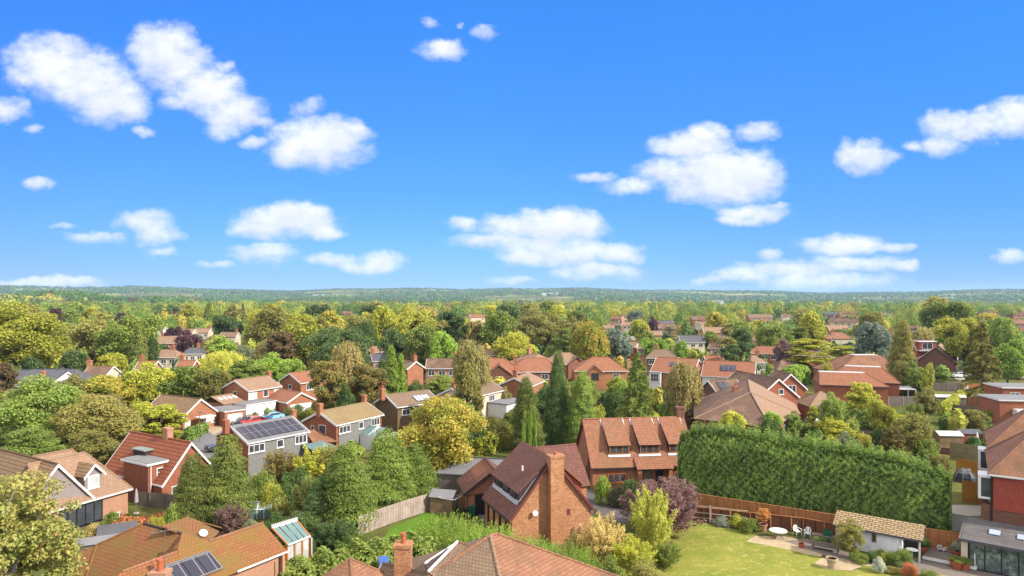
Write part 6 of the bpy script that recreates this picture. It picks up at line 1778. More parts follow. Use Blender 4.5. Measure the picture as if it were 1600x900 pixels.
b = MB(); b.slab([(-.4,-.3,2.2),(.35,-.3,2.2),(.35,.3,2.5),(-.4,.3,2.5)],.06); b.build('lid', M['blue'], bl); b = MB(); b.box(-.35,.3,-.25,.25,0,2.15); b.build('body', M['parasol_blue'], bl)

# ------------------------------------------------------------------ cars
def paint(name, c):
    m, n, l, b = mat(name); b.inputs['Base Color'].default_value = c + (1,); b.inputs['Roughness'].default_value = .25; b.inputs['Coat Weight'].default_value = .6; return m
def make_car(label, m):
    e = empty('parked_car', (0,0,0), 0, label, 'car', None)
    b = MB()
    prof = [(-2.1,.35),(-2.15,.75),(-1.95,.92),(-1.2,1.0),(-.55,1.42),(.9,1.45),(1.75,1.0),(2.1,.92),(2.15,.4)]
    b.prism([(x,-.86,z) for x,z in prof][::-1], (0,1.72,0)); b.build('body', m, e)
    b = MB()
    for s in (-1,1):
        y = s*.87
        q = [(-1.05,y,1.03),(-.5,y,1.36),(.85,y,1.38),(1.5,y,1.03)]
        b.prism(q if s > 0 else q[::-1], (0,-s*.02,0))
    b.prism([(-1.24,-.72,1.02),(-1.24,.72,1.02),(-.62,.66,1.42),(-.62,-.66,1.42)][::-1], (-.02,0,.02)); b.prism([(.98,-.66,1.43),(.98,.66,1.43),(1.74,.72,1.03),(1.74,-.72,1.03)][::-1], (.02,0,.02)); b.build('window', M['glass'], e)
    for x in (-1.35,1.35):
        for s in (-1,1):
            b = MB(); b.tube((x,s*.70,.32),(x,s*.88,.32),.32,.32,14); wl_ = b.build('wheel', M['black'], e); b = MB(); b.tube((x,s*.88,.32),(x,s*.89,.32),.19,.19,10); b.build('rim', M['metal'], wl_)
    for s in (-1,1):
        b = MB(); b.box(-2.17,-2.08,s*.6-.18,s*.6+.18,.68,.82); b.build('headlight', M['glass_light'], e)
    return e
PW = paint('white car paint',(.75,.75,.76)); PR = paint('red car paint',(.45,.03,.03)); PB = paint('light blue car paint',(.18,.38,.62)); PD = paint('dark car paint',(.03,.03,.04)); PS = paint('silver car paint',(.5,.5,.52))
car0 = make_car('red car parked beside the white garage door', PR); car0.location = W(396,664); car0.rotation_euler = (0,0,.9)
for (lab,x,y,rz,m_) in (('dark red car half hidden by a shrub at the flat garage',380,664,.9,PD),('light blue car in front of the flat garage',424,657,.9,PB),('white car on the drive by the dark shed',1250,600,1.3,PW),('white car parked behind the clipped lime bush',1262,590,1.3,PS),
                     ('blue car behind the larch',1508,584,.3,PB),('silver car parked left of the blue car',1497,590,.3,PS),('white car under the trees by the pyramid garage',1277,660,.6,PW),('dark car on the turning head',346,703,.9,PD),('white car in front of the tan house by the far road',983,522,.4,PW)):
    c = copy_tree(car0); c['label'] = lab; c.location = W(x,y); c.rotation_euler = (0,0,rz)
    bd = [o for o in c.children if o.name.startswith('body')][0]; bd.material_slots[0].link = 'OBJECT'; bd.material_slots[0].material = m_

# ------------------------------------------------------------------ hedges
hedge('conifer_hedge', 'very tall dark conifer hedge behind the brown fence', [(18.0,72.7),(27.9,67.7),(39.2,60.7)], 4.4, [8.1,7.7,6.5], 'hedge', 190, .088, round_top=.14, lump=.13, droop=True)
hedge('hedge', 'glossy laurel hedge in front of the small lawn', [(-18.5,48.2),(-13.5,51.0),(-9.5,53.5),(-6.5,55.5)], 4.2, [1.9,2.5,2.6,2.4], 'green', 60, .16, lump=.4, round_top=.5, seed=4)
hedge('hedge', 'golden hedge running behind the house with three dormers', [P_(745,712),P_(790,694),P_(850,686),P_(925,672)], 3.0, 2.6, 'yg', 34, .2, lump=.3, round_top=.5, seed=5)
hedge('hedge', 'bright green clipped hedge at the corner of the tall hedge', [(15.2,68.2),(17.0,66.6)], 1.6, 3.4, 'bright', 60, .14, lump=.1, round_top=.6, seed=6)
hedge('hedge', 'square clipped dark hedge in the right gardens', [P_(1470,680),P_(1545,680)], 2.2, 3.4, 'hedge', 40, .2, lump=.08, round_top=.1, seed=7)
hedge('hedge', 'bright green hedge below the orange roof by the birch', [P_(1030,655),P_(1100,648)], 2.0, 3.0, 'bright', 26, .25, lump=.2, seed=8)
hedge('hedge', 'dark clipped hedge in front of the orange house with central gable', [P_(930,640),P_(968,640)], 2.0, 3.2, 'dark', 26, .25, lump=.1, round_top=.1, seed=9)
hedge('hedge', 'hedge of mixed shrubs along the front of the long brick house', [P_(1290,672),P_(1365,676),P_(1440,684)], 3.4, 3.6, 'green', 26, .26, lump=.5, round_top=.6, seed=10)
hedge('hedge', 'tall loose hedge below the bungalow with the broad gable', [P_(290,690),P_(322,674)], 1.6, 1.6, 'hedge', 40, .2, lump=.15, seed=11)
hedge('hedge', 'lime clipped bush block left of the white cars', [P_(1228,605),P_(1258,598)], 4.0, 4.6, 'bright', 22, .3, lump=.3, round_top=.6, seed=12)
hedge('hedge', 'dark clipped bush beside the narrow red gable', [P_(1246,634),P_(1254,632)], 2.2, 3.4, 'hedge', 30, .24, lump=.1, seed=13)
hedge('hedge', 'long sloping garden hedge in the right gardens', [P_(1506,624),P_(1474,650)], 1.6, 2.2, 'yg', 26, .25, lump=.2, seed=14)
hedge('flower_bed', 'bed of red and green shrubs before the tan house', [(-37.5,63.5),(-33.5,65.0),(-30.5,66.2)], 2.6, 1.0, 'red', 40, .14, lump=.3, round_top=.7, seed=15, cat='flower bed')

# ------------------------------------------------------------------ trees and shrubs that can be told apart
T = [
 (12,724,42,250,'airy','orangey','large freckled birch filling the bottom left corner',1),
 (304,704,64,72,'conifer','conifer','dark dense conifer right of the red tiled chalet',0),
 (354,674,66,96,'conifer','conifer','feathery light green pine right of the dark dense conifer',0),
 (540,690,65,112,'conifer','ygconifer','front leylandii cypress above the glass conservatory',0),
 (606,666,70.5,100,'conifer','ygconifer','tallest leylandii cypress behind the pale fence',0),
 (652,690,74.5,80,'conifer','ygconifer','right hand leylandii cypress overhanging the pale fence',0),
 (500,742,64,60,'conifer','deep','shaded dark conifer left of the front leylandii cypress',0),
 (688,618,80,140,'broad','gold','large golden yellow tree in the centre left',0),
 (732,566,106,52,'column','olive','tall olive conifer behind the golden yellow tree',0),
 (738,526,128,62,'weep','pale','pale yellow birch behind the tall olive conifer',1),
 (824,583,96,56,'conifer','conifer','broad green conifer left of the dark cypress',0),
 (869,540,100,52,'conifer','dark','tall dark cypress in the middle of the picture',0),
 (906,574,98,56,'conifer','ygconifer','olive conifer right of the tall dark cypress',0),
 (993,545,98,82,'spruce','conifer','sparse spruce with a pale trunk behind the house with three dormers',1),
 (1066,560,118,58,'weep','tan','drooping tan birch in front of the orange roof by the birch',1),
 (817,640,91,9,'column','bright','left of three slim bright green pencil cypresses',0),
 (826,634,91,9,'column','bright','middle of three slim bright green pencil cypresses',0),
 (836,638,91,9,'column','bright','right of three slim bright green pencil cypresses',0),
 (614,542,136,24,'column','bright','tallest bright green columnar cypress in the left centre',0),
 (626,552,137,18,'column','bright','right of the two bright green columnar cypresses',0),
 (598,562,134,24,'column','deep','dark columnar cypress left of the bright green one',0),
 (512,565,112,66,'tall','rust','rusty orange tree beside the bright orange roof',0),
 (574,558,118,60,'tall','rust','second rusty tree right of the small dark cypress',0),
 (538,596,108,34,'conifer','dark','small dark cypress between the two rusty trees',0),
 (26,486,168,150,'broad','yellow','huge yellow green tree at the left edge',0),
 (2,560,130,46,'tall','brown','brown tree at the left edge below the huge yellow green tree',0),
 (150,498,200,96,'broad','olive','wide olive tree right of the huge yellow green tree',0),
 (195,496,190,86,'broad','green','wide green tree beside the wide olive tree',0),
 (216,505,182,34,'conifer','conifer','green conifer in front of the wide green tree',0),
 (238,520,186,22,'conifer','dark','slim dark conifer right of the wide green tree',0),
 (70,598,94,150,'broad','green','spreading green ash below the grey slate house',0),
 (158,632,90,130,'broad','olive','spreading olive green ash right of the first one',0),
 (8,622,98,100,'weep','tan','pale drooping birch at the left edge',1),
 (246,626,98,92,'tall','yg','bright yellow green tree left of the bungalow with broad gable',0),
 (142,668,80,92,'airy','olive','thin olive birch behind the tan house',1),
 (40,664,78,120,'airy','green','green tree behind the tan house at the left edge',0),
 (180,588,124,80,'broad','gold','yellow tree right of the grey slate house',0),
 (236,574,128,80,'broad','yg','yellow green tree left of the red brick house with tan roof',0),
 (286,572,131,88,'broad','green','green yellow tree above the bungalow with broad gable',0),
 (326,580,130,58,'broad','olive','olive tree beside the red brick house with tan roof',0),
 (170,612,112,60,'airy','tan','tan tree above the spreading light green ash',0),
 (110,592,118,60,'broad','olive','olive tree in front of the grey slate house',0),
 (352,545,162,76,'weep','lime','golden weeping willow right of the grey hipped house',0),
 (386,562,142,60,'tall','green','dark green tree above the red brick house with tan roof',0),
 (420,558,150,60,'broad','bright','bright tree right of the dark green one',0),
 (452,562,150,50,'broad','bright','bright tree left of the rusty orange tree',0),
 (296,521,215,40,'broad','purple','large purple beech in front of the tan terrace',0),
 (268,512,255,24,'broad','purple','small purple tree left of the tan terrace',0),
 (75,484,330,36,'broad','purple','purple tree above the huge yellow green tree',0),
 (191,489,400,28,'broad','purple','distant purple tree above the wide green tree',0),
 (230,498,350,18,'broad','purple','little purple tree right of the wide green tree',0),
 (327,470,420,24,'conifer','green','tall green conifer standing above the far left wood',0),
 (478,492,200,76,'broad','yellow','large yellow tree in the left centre',0),
 (438,512,190,46,'tall','brown','brown purple beech left of the large yellow tree',0),
 (534,516,162,104,'broad','deep','large dark green tree below the large yellow tree',0),
 (540,530,152,54,'weep','tan','pale birch in front of the large dark green tree',1),
 (418,528,192,44,'weep','pale','pale weeping tree left of the brown purple beech',0),
 (380,538,186,50,'airy','greygreen','grey green tree above the golden willow',0),
 (572,498,215,58,'conifer','dark','dark conifer right of the large yellow tree',0),
 (596,490,232,56,'broad','yg','yellow green tree behind the dark conifer',0),
 (648,488,232,74,'broad','yellow','yellow tree in the middle of the far wood',0),
 (618,514,192,50,'broad','deep','dark round tree above the bright columnar cypress',0),
 (662,520,172,66,'broad','green','green tree above the long brown roof',0),
 (692,530,166,50,'broad','bright','bright yellow green tree above the long brown roof',0),
 (716,492,222,50,'pine','dark','dark pine above the pale yellow birch',0),
 (650,512,190,40,'conifer','brown','brownish conifer between two green trees',0),
 (780,498,232,66,'broad','green','green tree right of the dark pine',0),
 (802,520,190,62,'broad','yg','yellow green tree above the orange hipped house',0),
 (832,488,282,64,'broad','olive','olive brown tree right of the centre',0),
 (858,500,232,60,'airy','olive','brownish open tree above the tall dark cypress',0),
 (884,508,212,48,'airy','green','spindly green tree above the tall dark cypress',0),
 (921,496,192,60,'weep','gold','golden weeping birch above the orange house with central gable',0),
 (965,514,196,44,'broad','blue','round blue grey conifer in the middle',0),
 (1158,512,162,64,'pine','deep','large dark cedar pine behind the long orange roof',0),
 (1140,500,215,44,'cedar','pale','pale flat topped tree behind the large cedar pine',0),
 (1250,506,202,58,'cedar','conifer','tiered green cedar right of the large brown roof',0),
 (1262,525,182,90,'cedar','yg','spreading golden cedar above the hipped house with pale panels',0),
 (1316,536,172,70,'cedar','yg','low spreading golden cedar left of the blue cedar',0),
 (1361,516,182,60,'broad','blue','round blue grey cedar left of the tall olive conifer',0),
 (1408,494,150,54,'conifer','olive','tall olive conifer in the right half',0),
 (1223,530,190,30,'broad','smoke','dark purple tree left of the hipped house with pale panels',0),
 (1474,474,262,70,'broad','green','big green tree high at the right',0),
 (1466,464,330,56,'broad','olive','olive tree behind the big green tree',0),
 (1538,494,142,74,'larch','olive','sparse olive larch with a bare trunk at the right',0),
 (1506,500,190,70,'broad','yg','yellow green tree left of the larch',0),
 (1572,496,182,50,'broad','green','bright green tree right of the larch',0),
 (1574,532,160,60,'broad','bright','yellow green tree above the brown house at right edge',0),
 (1449,568,142,17,'broad','lime','small bright yellow round tree beside the brown gable',0),
 (1430,572,146,34,'broad','green','small green tree left of the yellow round tree',0),
 (1346,594,116,58,'airy','yg','yellow green tree in front of the long brick house',0),
 (1300,620,106,40,'broad','green','green tree in front of the pyramid roofed garage',0),
 (1270,632,112,22,'airy','yg','slim young tree beside the pyramid roofed garage',0),
 (1380,628,104,46,'broad','yg','round bush tree at the end of the long brick house',0),
 (1448,604,118,40,'airy','olive','thin tree in front of the grey garden fence',0),
 (1428,652,90,60,'broad','olive','olive tree behind the tall hedge',0),
 (1392,664,88,40,'airy','rust','russet shrub tree behind the tall hedge',0),
 (1310,655,98,50,'airy','yg','light tree left of the garden shrubs behind the tall hedge',0),
 (1520,640,106,50,'broad','olive','olive tree left of the roofs at the right edge',0),
 (1034,734,62,146,'loose','smoke','purple smoke tree in front of the house with three dormers',0),
 (1018,752,58,84,'loose','lime','yellow green tree in front of the purple smoke tree',0),
 (1328,808,57,52,'airy','olive','small old apple tree in front of the white shed',0),
 (1262,548,200,30,'broad','olive','olive tree below the spreading golden cedar',0),
 (1358,497,250,54,'broad','olive','broad olive tree right of the dark pointed gable',0),
 (1354,522,232,30,'broad','smoke','dark purple tree in front of the broad olive tree',0),
 (1268,496,260,46,'broad','yg','yellow green tree left of the dark pointed gable',0),
 (1446,508,240,36,'weep','pale','pale yellow tree right of the gable with white windows',0),
 (1482,524,225,40,'broad','bright','bright lime tree above the house with wide dormer',0),
 (1113,517,255,26,'broad','green','green tree left of the large cedar pine',0),
 (1118,494,330,40,'broad','gold','golden tree behind the green tree left of the cedar pine',0),
 (1046,508,300,30,'cedar','greygreen','grey green tree behind the slate bungalow',0),
 (1012,524,225,34,'broad','green','green tree left of the low tan garage',0),
 (1025,530,205,40,'broad','bright','bright green tree above the broad tan hip',0),
 (1065,532,210,22,'broad','bright','bright lime tree in front of the slate bungalow',0),
 (1000,500,330,30,'broad','yg','yellow green tree beside the far road',0),
 (1020,498,345,18,'broad','purple','purple tree beside the far road',0),
 (990,486,420,24,'broad','blue','blue grey tree above the far road',0),
 (1198,510,230,40,'broad','green','green tree below the large brown roof with rooflights',0),
]
for t in T:
    tree('tree' if t[4] not in ('conifer','column','spruce','larch','cedar','pine') else 'conifer_tree', t[6], t[0], t[1], t[2], t[3], t[4], t[5], 'tree', None, bool(t[7]))

S = [   # shrubs: px, top y, D, width px, species, palette, label
 (945,796,55,92,'loose','cream','pale yellow shrub in front of the brick gable'),
 (905,822,56,60,'bush','pale','small pale shrub at the foot of the brick gable'),
 (985,832,54,90,'loose','yg','yellow green shrub at the edge of the lawn'),
 (1042,842,55,60,'loose','green','pale flowering shrub at the edge of the lawn'),
 (900,855,51,80,'spiky','bright','spiky shrub below the brick gable'),
 (835,842,53,90,'spiky','bright','spiky green shrub left of the chimney wall'),
 (770,822,55,100,'spiky','bright','broad spiky green shrub beside the decking'),
 (702,806,58,110,'spiky','bright','large spiky green shrub below the wooden shed'),
 (745,835,54,90,'spiky','bright','spiky shrub above the bottom roof ridge'),
 (668,838,56,70,'bush','dark','dark shrub left of the large spiky shrub'),
 (652,826,60,30,'bush','lime','small yellow shrub on the edge of the small lawn'),
 (955,862,49,70,'bush','green','green shrub right of the bottom roof'),
 (1010,872,50,80,'bush','olive','olive shrub at the bottom of the lawn edge'),
 (942,738,72,40,'bush','bright','bright shrub beside the amber ground floor window'),
 (965,750,71,36,'bush','greygreen','grey green shrub below the amber ground floor window'),
 (985,742,70,40,'bush','dark','dark shrub in front of the porch of the dormer house'),
 (930,786,63,20,'bush','bright','small clipped green bush at the corner of the drive'),
 (1150,794,65,44,'bush','yg','sprawling yellow green shrub against the brown rail fence'),
 (1172,806,63,40,'bush','green','green shrub left of the potted orange maple'),
 (1128,802,65,34,'bush','silver','pale flowered shrub against the brown rail fence'),
 (1340,856,56,36,'bush','green','low shrub at the left foot of the white shed'),
 (1372,852,56,40,'bush','dark','dark low shrub in front of the white shed wall'),
 (1374,868,54,28,'bush','silver','silver white shrub in front of the white shed'),
 (1408,854,55,56,'bush','green','green shrub in front of the shed porch'),
 (1422,878,53,32,'bush','red','reddish bronze shrub on the lawn by the path'),
 (1452,888,52,40,'bush','green','low green shrub right of the bronze shrub'),
 (1476,894,51,34,'bush','lime','yellow green shrub at the bottom right path'),
 (1395,886,54,40,'bush','olive','low olive shrub at the end of the stone path'),
 (1380,862,55.5,30,'bush','yg','light green shrub below the shed window'),
 (440,770,66,40,'loose','orangey','orange tinted shrub above the greenhouse'),
 (425,748,68,54,'bush','gold','golden yellow shrub above the greenhouse'),
 (478,738,68,50,'loose','orangey','orange tinted open shrub left of the leylandii cypresses'),
 (362,782,62,66,'loose','smoke','pinkish brown shrub behind the mossy bungalow'),
 (395,800,60,50,'bush','greygreen','grey green shrub behind the mossy bungalow'),
 (440,696,78,84,'loose','rust','brownish shrub in front of the solar panelled house'),
 (492,690,76,84,'loose','yg','yellow green shrub in front of the solar panelled house'),
 (412,722,72,60,'bush','green','green shrub below the solar panelled house'),
 (462,716,72,60,'bush','dark','dark shrub below the solar panelled house'),
 (522,684,76,54,'loose','olive','olive shrub below the moss roofed house'),
 (455,790,60,70,'bush','deep','shaded dark shrub above the glass conservatory'),
 (430,796,61,60,'bush','dark','dark shrub beside the greenhouse'),
 (470,816,57,60,'bush','deep','deep green shrub right of the glass conservatory'),
 (268,782,62,40,'bush','green','green shrub above the mossy bungalow ridge'),
 (244,800,59,40,'bush','yg','yellow flowering shrub behind the sheds'),
 (200,806,60,60,'bush','yg','yellow green shrub below the white bench'),
 (150,812,58,60,'bush','tan','tan shrub left of the sheds'),
 (175,796,64,40,'bush','green','green shrub behind the white bench'),
 (420,632,120,26,'bush','green','round shrub beside the blue car'),
 (462,628,124,40,'bush','dark','dark shrubs before the orange roofed garage'),
 (482,634,118,50,'bush','gold','golden low shrub right of the orange roofed garage'),
 (396,640,118,26,'bush','rust','reddish shrub in front of the flat garage'),
 (300,664,110,40,'bush','hedge','green shrub at the bungalow front'),
 (292,676,104,24,'bush','red','dark red shrub by the lamp post'),
 (660,600,132,34,'bush','gold','yellow shrub above the blue solar water panel'),
 (650,590,140,50,'bush','dark','dark shrub below the long brown roof'),
 (690,584,142,60,'airy','green','small leafy tree below the long brown roof'),
 (775,640,98,70,'bush','olive','olive shrubs below the cream fronted house'),
 (790,600,128,26,'bush','pale','pale shrub below the orange house with front gable'),
 (935,628,108,40,'bush','yg','yellow green bush right of the olive conifer'),
 (950,650,98,70,'bush','blue','blue green shrub behind the house with three dormers'),
 (1020,640,104,50,'bush','yg','yellow green shrub right of the spruce trunk'),
 (918,600,112,46,'bush','olive','rounded olive bush behind the olive conifer'),
 (1240,640,104,30,'airy','green','young green tree beside the pyramid roofed garage'),
 (1330,648,100,40,'bush','green','round green shrub in the garden behind the tall hedge'),
 (1352,672,92,34,'bush','gold','golden shrub in the garden behind the tall hedge'),
 (1370,664,94,40,'bush','dark','dark shrub in the garden behind the tall hedge'),
 (1320,668,92,40,'bush','greygreen','grey green shrub in the garden behind the tall hedge'),
 (1410,640,100,40,'bush','yg','yellow green shrub near the pale grey fence'),
 (1550,622,116,24,'bush','bright','bright shrub at the flat roofed brick house'),
 (1556,660,98,40,'bush','green','green shrub right of the square clipped hedge'),
 (1150,545,175,60,'bush','green','green bushes behind the long orange roof'),
 (1194,556,170,36,'bush','green','green bushes right of the tan hipped roof'),
 (1292,560,158,30,'bush','gold','golden bush beside the hipped house with pale panels'),
 (1050,552,190,40,'bush','bright','bright bushes above the orange roof by the birch'),
 (540,842,55,60,'bush','hedge','leafy shrub at the foot of the front leylandii cypress'),
 (590,852,53,70,'bush','green','leafy shrub in front of the laurel hedge'),
 (520,808,59,84,'loose','deep','dark leafy shrub at the foot of the front leylandii cypress'),
 (476,800,60.5,70,'loose','dark','dark leafy shrub between the greenhouse and the leylandii cypresses'),
 (552,832,57,76,'loose','hedge','bright leafy shrub at the left end of the pale fence'),
 (618,842,56,70,'bush','green','rounded laurel before the small lawn'),
 (1262,656,106,40,'loose','green','leafy shrub beside the white car under the trees'),
 (1292,646,104,44,'loose','yg','light leafy shrub behind the tall hedge on its left'),
 (1404,668,94,44,'loose','olive','olive leafy shrub right of the golden garden shrub'),
 (1448,680,88,44,'loose','green','green leafy shrub left of the pale roofed shed'),
 (1342,686,86,40,'bush','hedge','low bright shrub near the low brick garden wall'),
 (1300,676,90,40,'bush','yg','yellow green low shrub near the tall hedge'),
 (1470,706,80,40,'loose','rust','russet leafy shrub at the right end of the tall hedge'),
 (1428,622,112,34,'loose','green','leafy shrub against the pale grey fence'),
 (1548,634,112,30,'loose','bright','leafy bright shrub beside the lower flat roofed house'),
 (1366,618,112,44,'loose','yg','yellow green leafy bush under the flat garden canopy'),
]
for s in S:
    tree('shrub', s[6], s[0], s[1], s[2], s[3], s[4], s[5], 'shrub')
# ------------------------------------------------------------------ the many garden trees between the houses
def in_house(x, y, pad):
    for (hx, hy, hl, wf, wb, rz, s) in HOUSES:
        dx, dy = x-hx, y-hy
        if abs(dx) > 25 or abs(dy) > 25: continue
        lx = dx*math.cos(rz) + dy*math.sin(rz); ly = -dx*math.sin(rz) + dy*math.cos(rz)
        if -hl-pad < lx < hl+pad and -wf-pad < ly < wb+pad: return True
    return False

KEEP = [(300,350,690,107),(270,330,700,100),(370,440,664,118),(975,1015,530,300),(1236,1275,604,165),(1490,1530,596,165),(1395,1572,640,150),(1060,1100,665,125)]   # open ground left in view
def top_limit(x, y, r):
    """highest a tree here may stand without hiding what the photograph shows behind it"""
    p0, p1 = 800+(x-r*.8)*F/y, 800+(x+r*.8)*F/y
    lim = 99.
    for (a, b, yb, D) in SCREEN + KEEP:
        if D > y and p1 > a and p0 < b:
            lim = min(lim, ztop(yb, y))
    for t in NAMED:                           # keep the named trees mostly clear too
        if t[1] > y + 4:
            a, b = 800+(t[0]-t[2]*.8)*F/t[1], 800+(t[0]+t[2]*.8)*F/t[1]
            if p1 > a and p0 < b:
                yt = Y0+(CH-t[3])*F/t[1]; yb = Y0+CH*F/t[1]
                lim = min(lim, ztop(yt + .62*(yb-yt), y))
    return lim
NAMED = [t[:4] for t in TREES]
PALW = [('green',18),('olive',22),('yg',20),('deep',6),('dark',5),('bright',8),('tan',6),('rust',5),('yellow',5),('gold',3),('purple',3),('conifer',6),('pale',3),('orangey',3)]
PALS = [p for p, k in PALW for _ in range(k)]
CNAME = {'green':'green','olive':'olive','yg':'yellow green','deep':'deep green','dark':'dark green','bright':'bright green','tan':'tan','rust':'russet','yellow':'yellow','gold':'golden','purple':'purple','conifer':'mid green','pale':'pale','orangey':'orange tinted'}
SPN = {'broad':'round tree','tall':'tall tree','airy':'open crowned tree','weep':'drooping tree','conifer':'conifer','pine':'pine','cedar':'cedar','column':'columnar cypress'}
r7 = random.Random(23)
cands = []
D = 92.
while D < 520:
    step = 8.5 if D < 160 else 10.5 if D < 250 else 14.
    x = -.80*D + r7.random()*step
    while x < .80*D:
        X, Y = x + r7.uniform(-.4,.4)*step, D + r7.uniform(-.45,.45)*step
        x += step
        sp = r7.choices(['broad','tall','airy','weep','conifer','pine','cedar','column'], [50,14,14,5,10,3,2,2])[0]
        H = r7.uniform(8.5, 16.5) if D > 150 else r7.uniform(5, 11)
        if D > 260: H = r7.uniform(10, 17)
        w_ = {'broad':r7.uniform(.75,1.05),'tall':.55,'airy':r7.uniform(.65,.85),'weep':.6,'conifer':.45,'pine':.55,'cedar':.9,'column':.28}[sp]*H
        if in_house(X, Y, 1.2 + w_*.22): continue
        if any((X-t[0])**2 + (Y-t[1])**2 < (t[2]*.62 + w_*.30)**2 for t in TREES): continue
        if 100 < Y < 135 and -62 < X < -34 and Y < 122 - 0*X and X > -52 + (Y-112)*.3: continue
        lim = top_limit(X, Y, w_/2)
        if lim < 2.4: continue
        if H > lim:
            k = max(.35, lim/H); H = lim; w_ *= k
            if H < 4: sp = 'broad'
        TREES.append((X, Y, w_/2, H, None))
        pal = r7.choice(PALS) if sp not in ('conifer','pine','cedar','column') else r7.choice(['conifer','dark','deep','olive'])
        cands.append((X, Y, w_, H, sp, pal))
    D += step*(.9 if D < 200 else 1.1)
px_of = lambda c: 800 + c[0]*F/c[1]
cands.sort(key=lambda c: -(c[2]*c[3])/(c[1]**2))
N_IND = 172
ind, rest = cands[:N_IND], cands[N_IND:]
print('filler trees', len(cands))
anch = [(h[0], h[1], h[6]) for h in HOUSES if h[6]]
def where(c):
    best = min(anch, key=lambda h: ((h[0]-c[0])*1.0)**2 + (h[1]-c[1])**2)
    dp = px_of(c) - (800 + best[0]*F/best[1]); dD = c[1]-best[1]; wpx = 8*F/c[1]
    rel = 'left of' if dp < -wpx else 'right of' if dp > wpx else 'behind' if dD > 0 else 'in front of'
    return rel, best[2]
groups = {}
for c in ind:
    rel, s = where(c)
    groups.setdefault((CNAME[c[5]], SPN[c[4]], rel, s), []).append(c)
ORD = ['first','second','third','fourth','fifth','sixth','seventh','eighth']
lab = {}
for (cn, sn, rel, s), L in groups.items():
    L.sort(key=px_of)
    for i, c in enumerate(L):
        lab[c] = '%s %s %s the %s' % (cn, sn, rel, s) + ('' if len(L) == 1 else ', %s from the left' % ORD[min(i, 7)])
for c in ind:
    X, Y, w_, H, sp, pal = c
    TREES_n = len(TREES)
    tree('conifer_tree' if sp in ('conifer','pine','cedar','column') else 'tree', lab[c], 0, 0, Y, 0, sp, pal, 'tree', None, x=X, zt=H, width=w_)

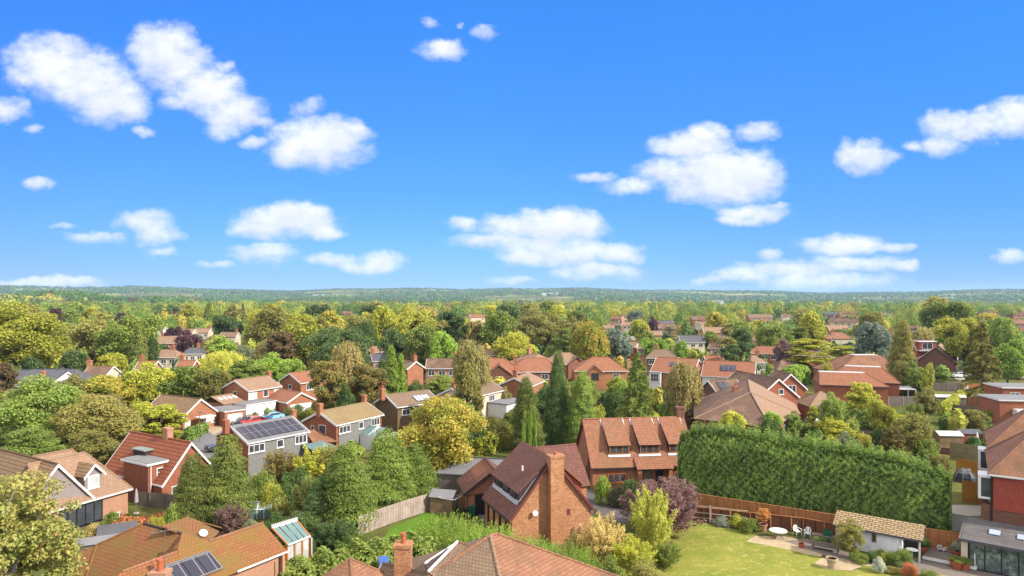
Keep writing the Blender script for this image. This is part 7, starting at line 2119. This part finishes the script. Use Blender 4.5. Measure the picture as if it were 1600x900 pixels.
# ------------------------------------------------------------------ woodland that reads as one mass
def woodland():
    g = np.random.default_rng(5)
    xs, ys, hs, ws, ns, ls, ks = [], [], [], [], [], [], []
    def put(x, y, h, w_, n, l): xs.append(x); ys.append(y); hs.append(h); ws.append(w_); ns.append(n); ls.append(l)
    for (X, Y, w_, H, sp, pal) in rest: put(X, Y, H, w_, 420, .45)
    D = 525.
    while D < 1000:
        st = 17.5
        for x in np.arange(-.82*D, .82*D, st):
            X, Y = x + g.uniform(-.5,.5)*st, D + g.uniform(-.5,.5)*st
            H = g.uniform(7, 18); w_ = H*g.uniform(.8, 1.3)
            lim = top_limit(X, Y, w_/2) if Y < 620 else 99
            if lim < 3: continue
            put(X, Y, min(H, lim), w_, 300 if D < 750 else 170, .55 if D < 750 else .85)
        D += st*1.15
    far_noise = lambda x, y: np.sin(x*.0052+1.3)*np.sin(y*.0041+.4) + .6*np.sin(x*.013+y*.004) + .4*np.sin(y*.011-x*.006)
    while D < 2500:
        st = 20 + (D-1000)*.012
        for x in np.arange(-.82*D, .82*D, st):
            X, Y = x + g.uniform(-.5,.5)*st, D + g.uniform(-.5,.5)*st
            if far_noise(X, Y) > 1.05 or (Y > 1150 and (X > -.22*Y or Y > 1800) and Y < 2150): continue
            H = g.uniform(9, 16); put(X, Y, H, st*g.uniform(.9, 1.4), 40, 2.0)
        D += st*1.3
    while D < 6900:
        st = 34 + (D-2500)*.010
        for x in np.arange(-.82*D, .82*D, st):
            X, Y = x + g.uniform(-.5,.5)*st, D + g.uniform(-.5,.5)*st
            if far_noise(X*.6, Y*.6) > .72: continue
            H = g.uniform(10, 17); put(X, Y, H, st*g.uniform(.7, 1.15), 13, 5.0)
        D += st*1.5
    x, y, h, w_, l = (np.array(a, float) for a in (xs, ys, hs, ws, ls)); n = np.array(ns)
    T_ = len(x); k = np.repeat(np.arange(T_), n); m = len(k)
    z0 = hill(x, y)
    hue = np.clip(.41 + .25*g.normal(size=T_) + .12*np.sin(x*.02+y*.011), .05, 1)
    hue = np.where((x < -.12*y) & (y > 1150) & (y < 2000), hue*.35 + .02, hue)  # left ridge trees coloured darker, standing in for a cloud's shadow
    hue = np.where(y > 2100, hue*.2 + .01, hue)
    pk = g.random(T_); hue = np.where(pk < .035, -.2, hue)
    d = unit(g.normal(size=(m, 3)) + np.array([0, -.25, .35]))
    # lumpy crowns
    lump = 1 + .16*np.sin(d[:, 0]*5 + k*1.7) + .13*np.sin(d[:, 2]*7 + k*2.3)
    rr = (.72 + .3*g.random(m))*lump
    con = (k*7919 % 11 == 0)
    P = np.stack([x[k] + d[:, 0]*rr*w_[k]/2, y[k] + d[:, 1]*rr*w_[k]/2, z0[k] + h[k]*.52 + d[:, 2]*rr*h[k]*.47], 1)
    t = np.clip((P[:, 2]-z0[k])/h[k], 0, 1); tv = g.uniform(.8, 1.2, T_)
    P[con, 0] = (x[k] + (P[:, 0]-x[k])*(1.05-t)*.9)[con]; P[con, 1] = (y[k] + (P[:, 1]-y[k])*(1.05-t)*.9)[con]
    N = d + g.normal(size=(m, 3))*.14
    s = l[k]*(.7 + .6*g.random(m))
    me = leaf_mesh('woodland', P, N, g.normal(size=(m, 3)), s, s*.7)
    at = me.attributes.new('hue', 'FLOAT', 'POINT'); at.data.foreach_set('value', np.repeat(hue[k], 4).astype(np.float32))
    mt, nn, ll, b = mat('woodland foliage')
    a = nn.new('ShaderNodeAttribute'); a.attribute_name = 'hue'
    cr = nn.new('ShaderNodeValToRGB'); e = cr.color_ramp.elements
    cols = [(0, (104,72,66)), (.04, (70,98,50)), (.3, (100,128,56)), (.5, (132,144,62)), (.68, (160,162,66)), (.85, (172,152,74)), (1, (190,176,72))]
    e[0].position = 0; e[0].color = alb(cols[0][1], .88); e[1].position = 1; e[1].color = alb(cols[-1][1], .88)
    for p_, c_ in cols[1:-1]:
        q = e.new(p_); q.color = alb(c_, .88)
    ll.new(a.outputs['Fac'], cr.inputs[0])
    geo = nn.new('ShaderNodeNewGeometry'); hv = nn.new('ShaderNodeHueSaturation')
    r1 = nn.new('ShaderNodeMapRange'); r1.inputs['To Min'].default_value = .92; r1.inputs['To Max'].default_value = 1.08
    ll.new(geo.outputs['Random Per Island'], r1.inputs['Value']); ll.new(r1.outputs[0], hv.inputs['Value']); ll.new(cr.outputs[0], hv.inputs['Color'])
    ll.new(hv.outputs[0], b.inputs['Base Color']); b.inputs['Roughness'].default_value = .6; b.inputs['Specular IOR Level'].default_value = .15
    tr = nn.new('ShaderNodeBsdfTranslucent'); ll.new(hv.outputs[0], tr.inputs['Color'])
    mx = nn.new('ShaderNodeMixShader'); mx.inputs[0].default_value = .25; ll.new(b.outputs[0], mx.inputs[1]); ll.new(tr.outputs[0], mx.inputs[2]); ll.new(mx.outputs[0], nn['Material Output'].inputs['Surface'])
    me.materials.append(mt)
    o = bpy.data.objects.new('woodland', me); col.objects.link(o)
    tag(o, 'far mixed woodland running back to the hills', 'woodland', kind='stuff')
    print('woodland', T_, m)
woodland()

# ------------------------------------------------------------------ air
def haze():
    b = MB(); b.box(-9500, 9500, -300, 8600, -42, 125)
    m = bpy.data.materials.new('haze'); m.use_nodes = True; n, l = m.node_tree.nodes, m.node_tree.links
    n.remove(n['Principled BSDF'])
    v = n.new('ShaderNodeVolumePrincipled')
    v.inputs['Color'].default_value = (.45,.70,1,1); v.inputs['Density'].default_value = HAZE; v.inputs['Anisotropy'].default_value = .2
    l.new(v.outputs[0], n['Material Output'].inputs['Volume'])
    o = b.build('haze', m)
    tag(o, 'thin blue summer haze over the whole view', 'haze', kind='stuff')
HAZE = 6.5e-5
haze()
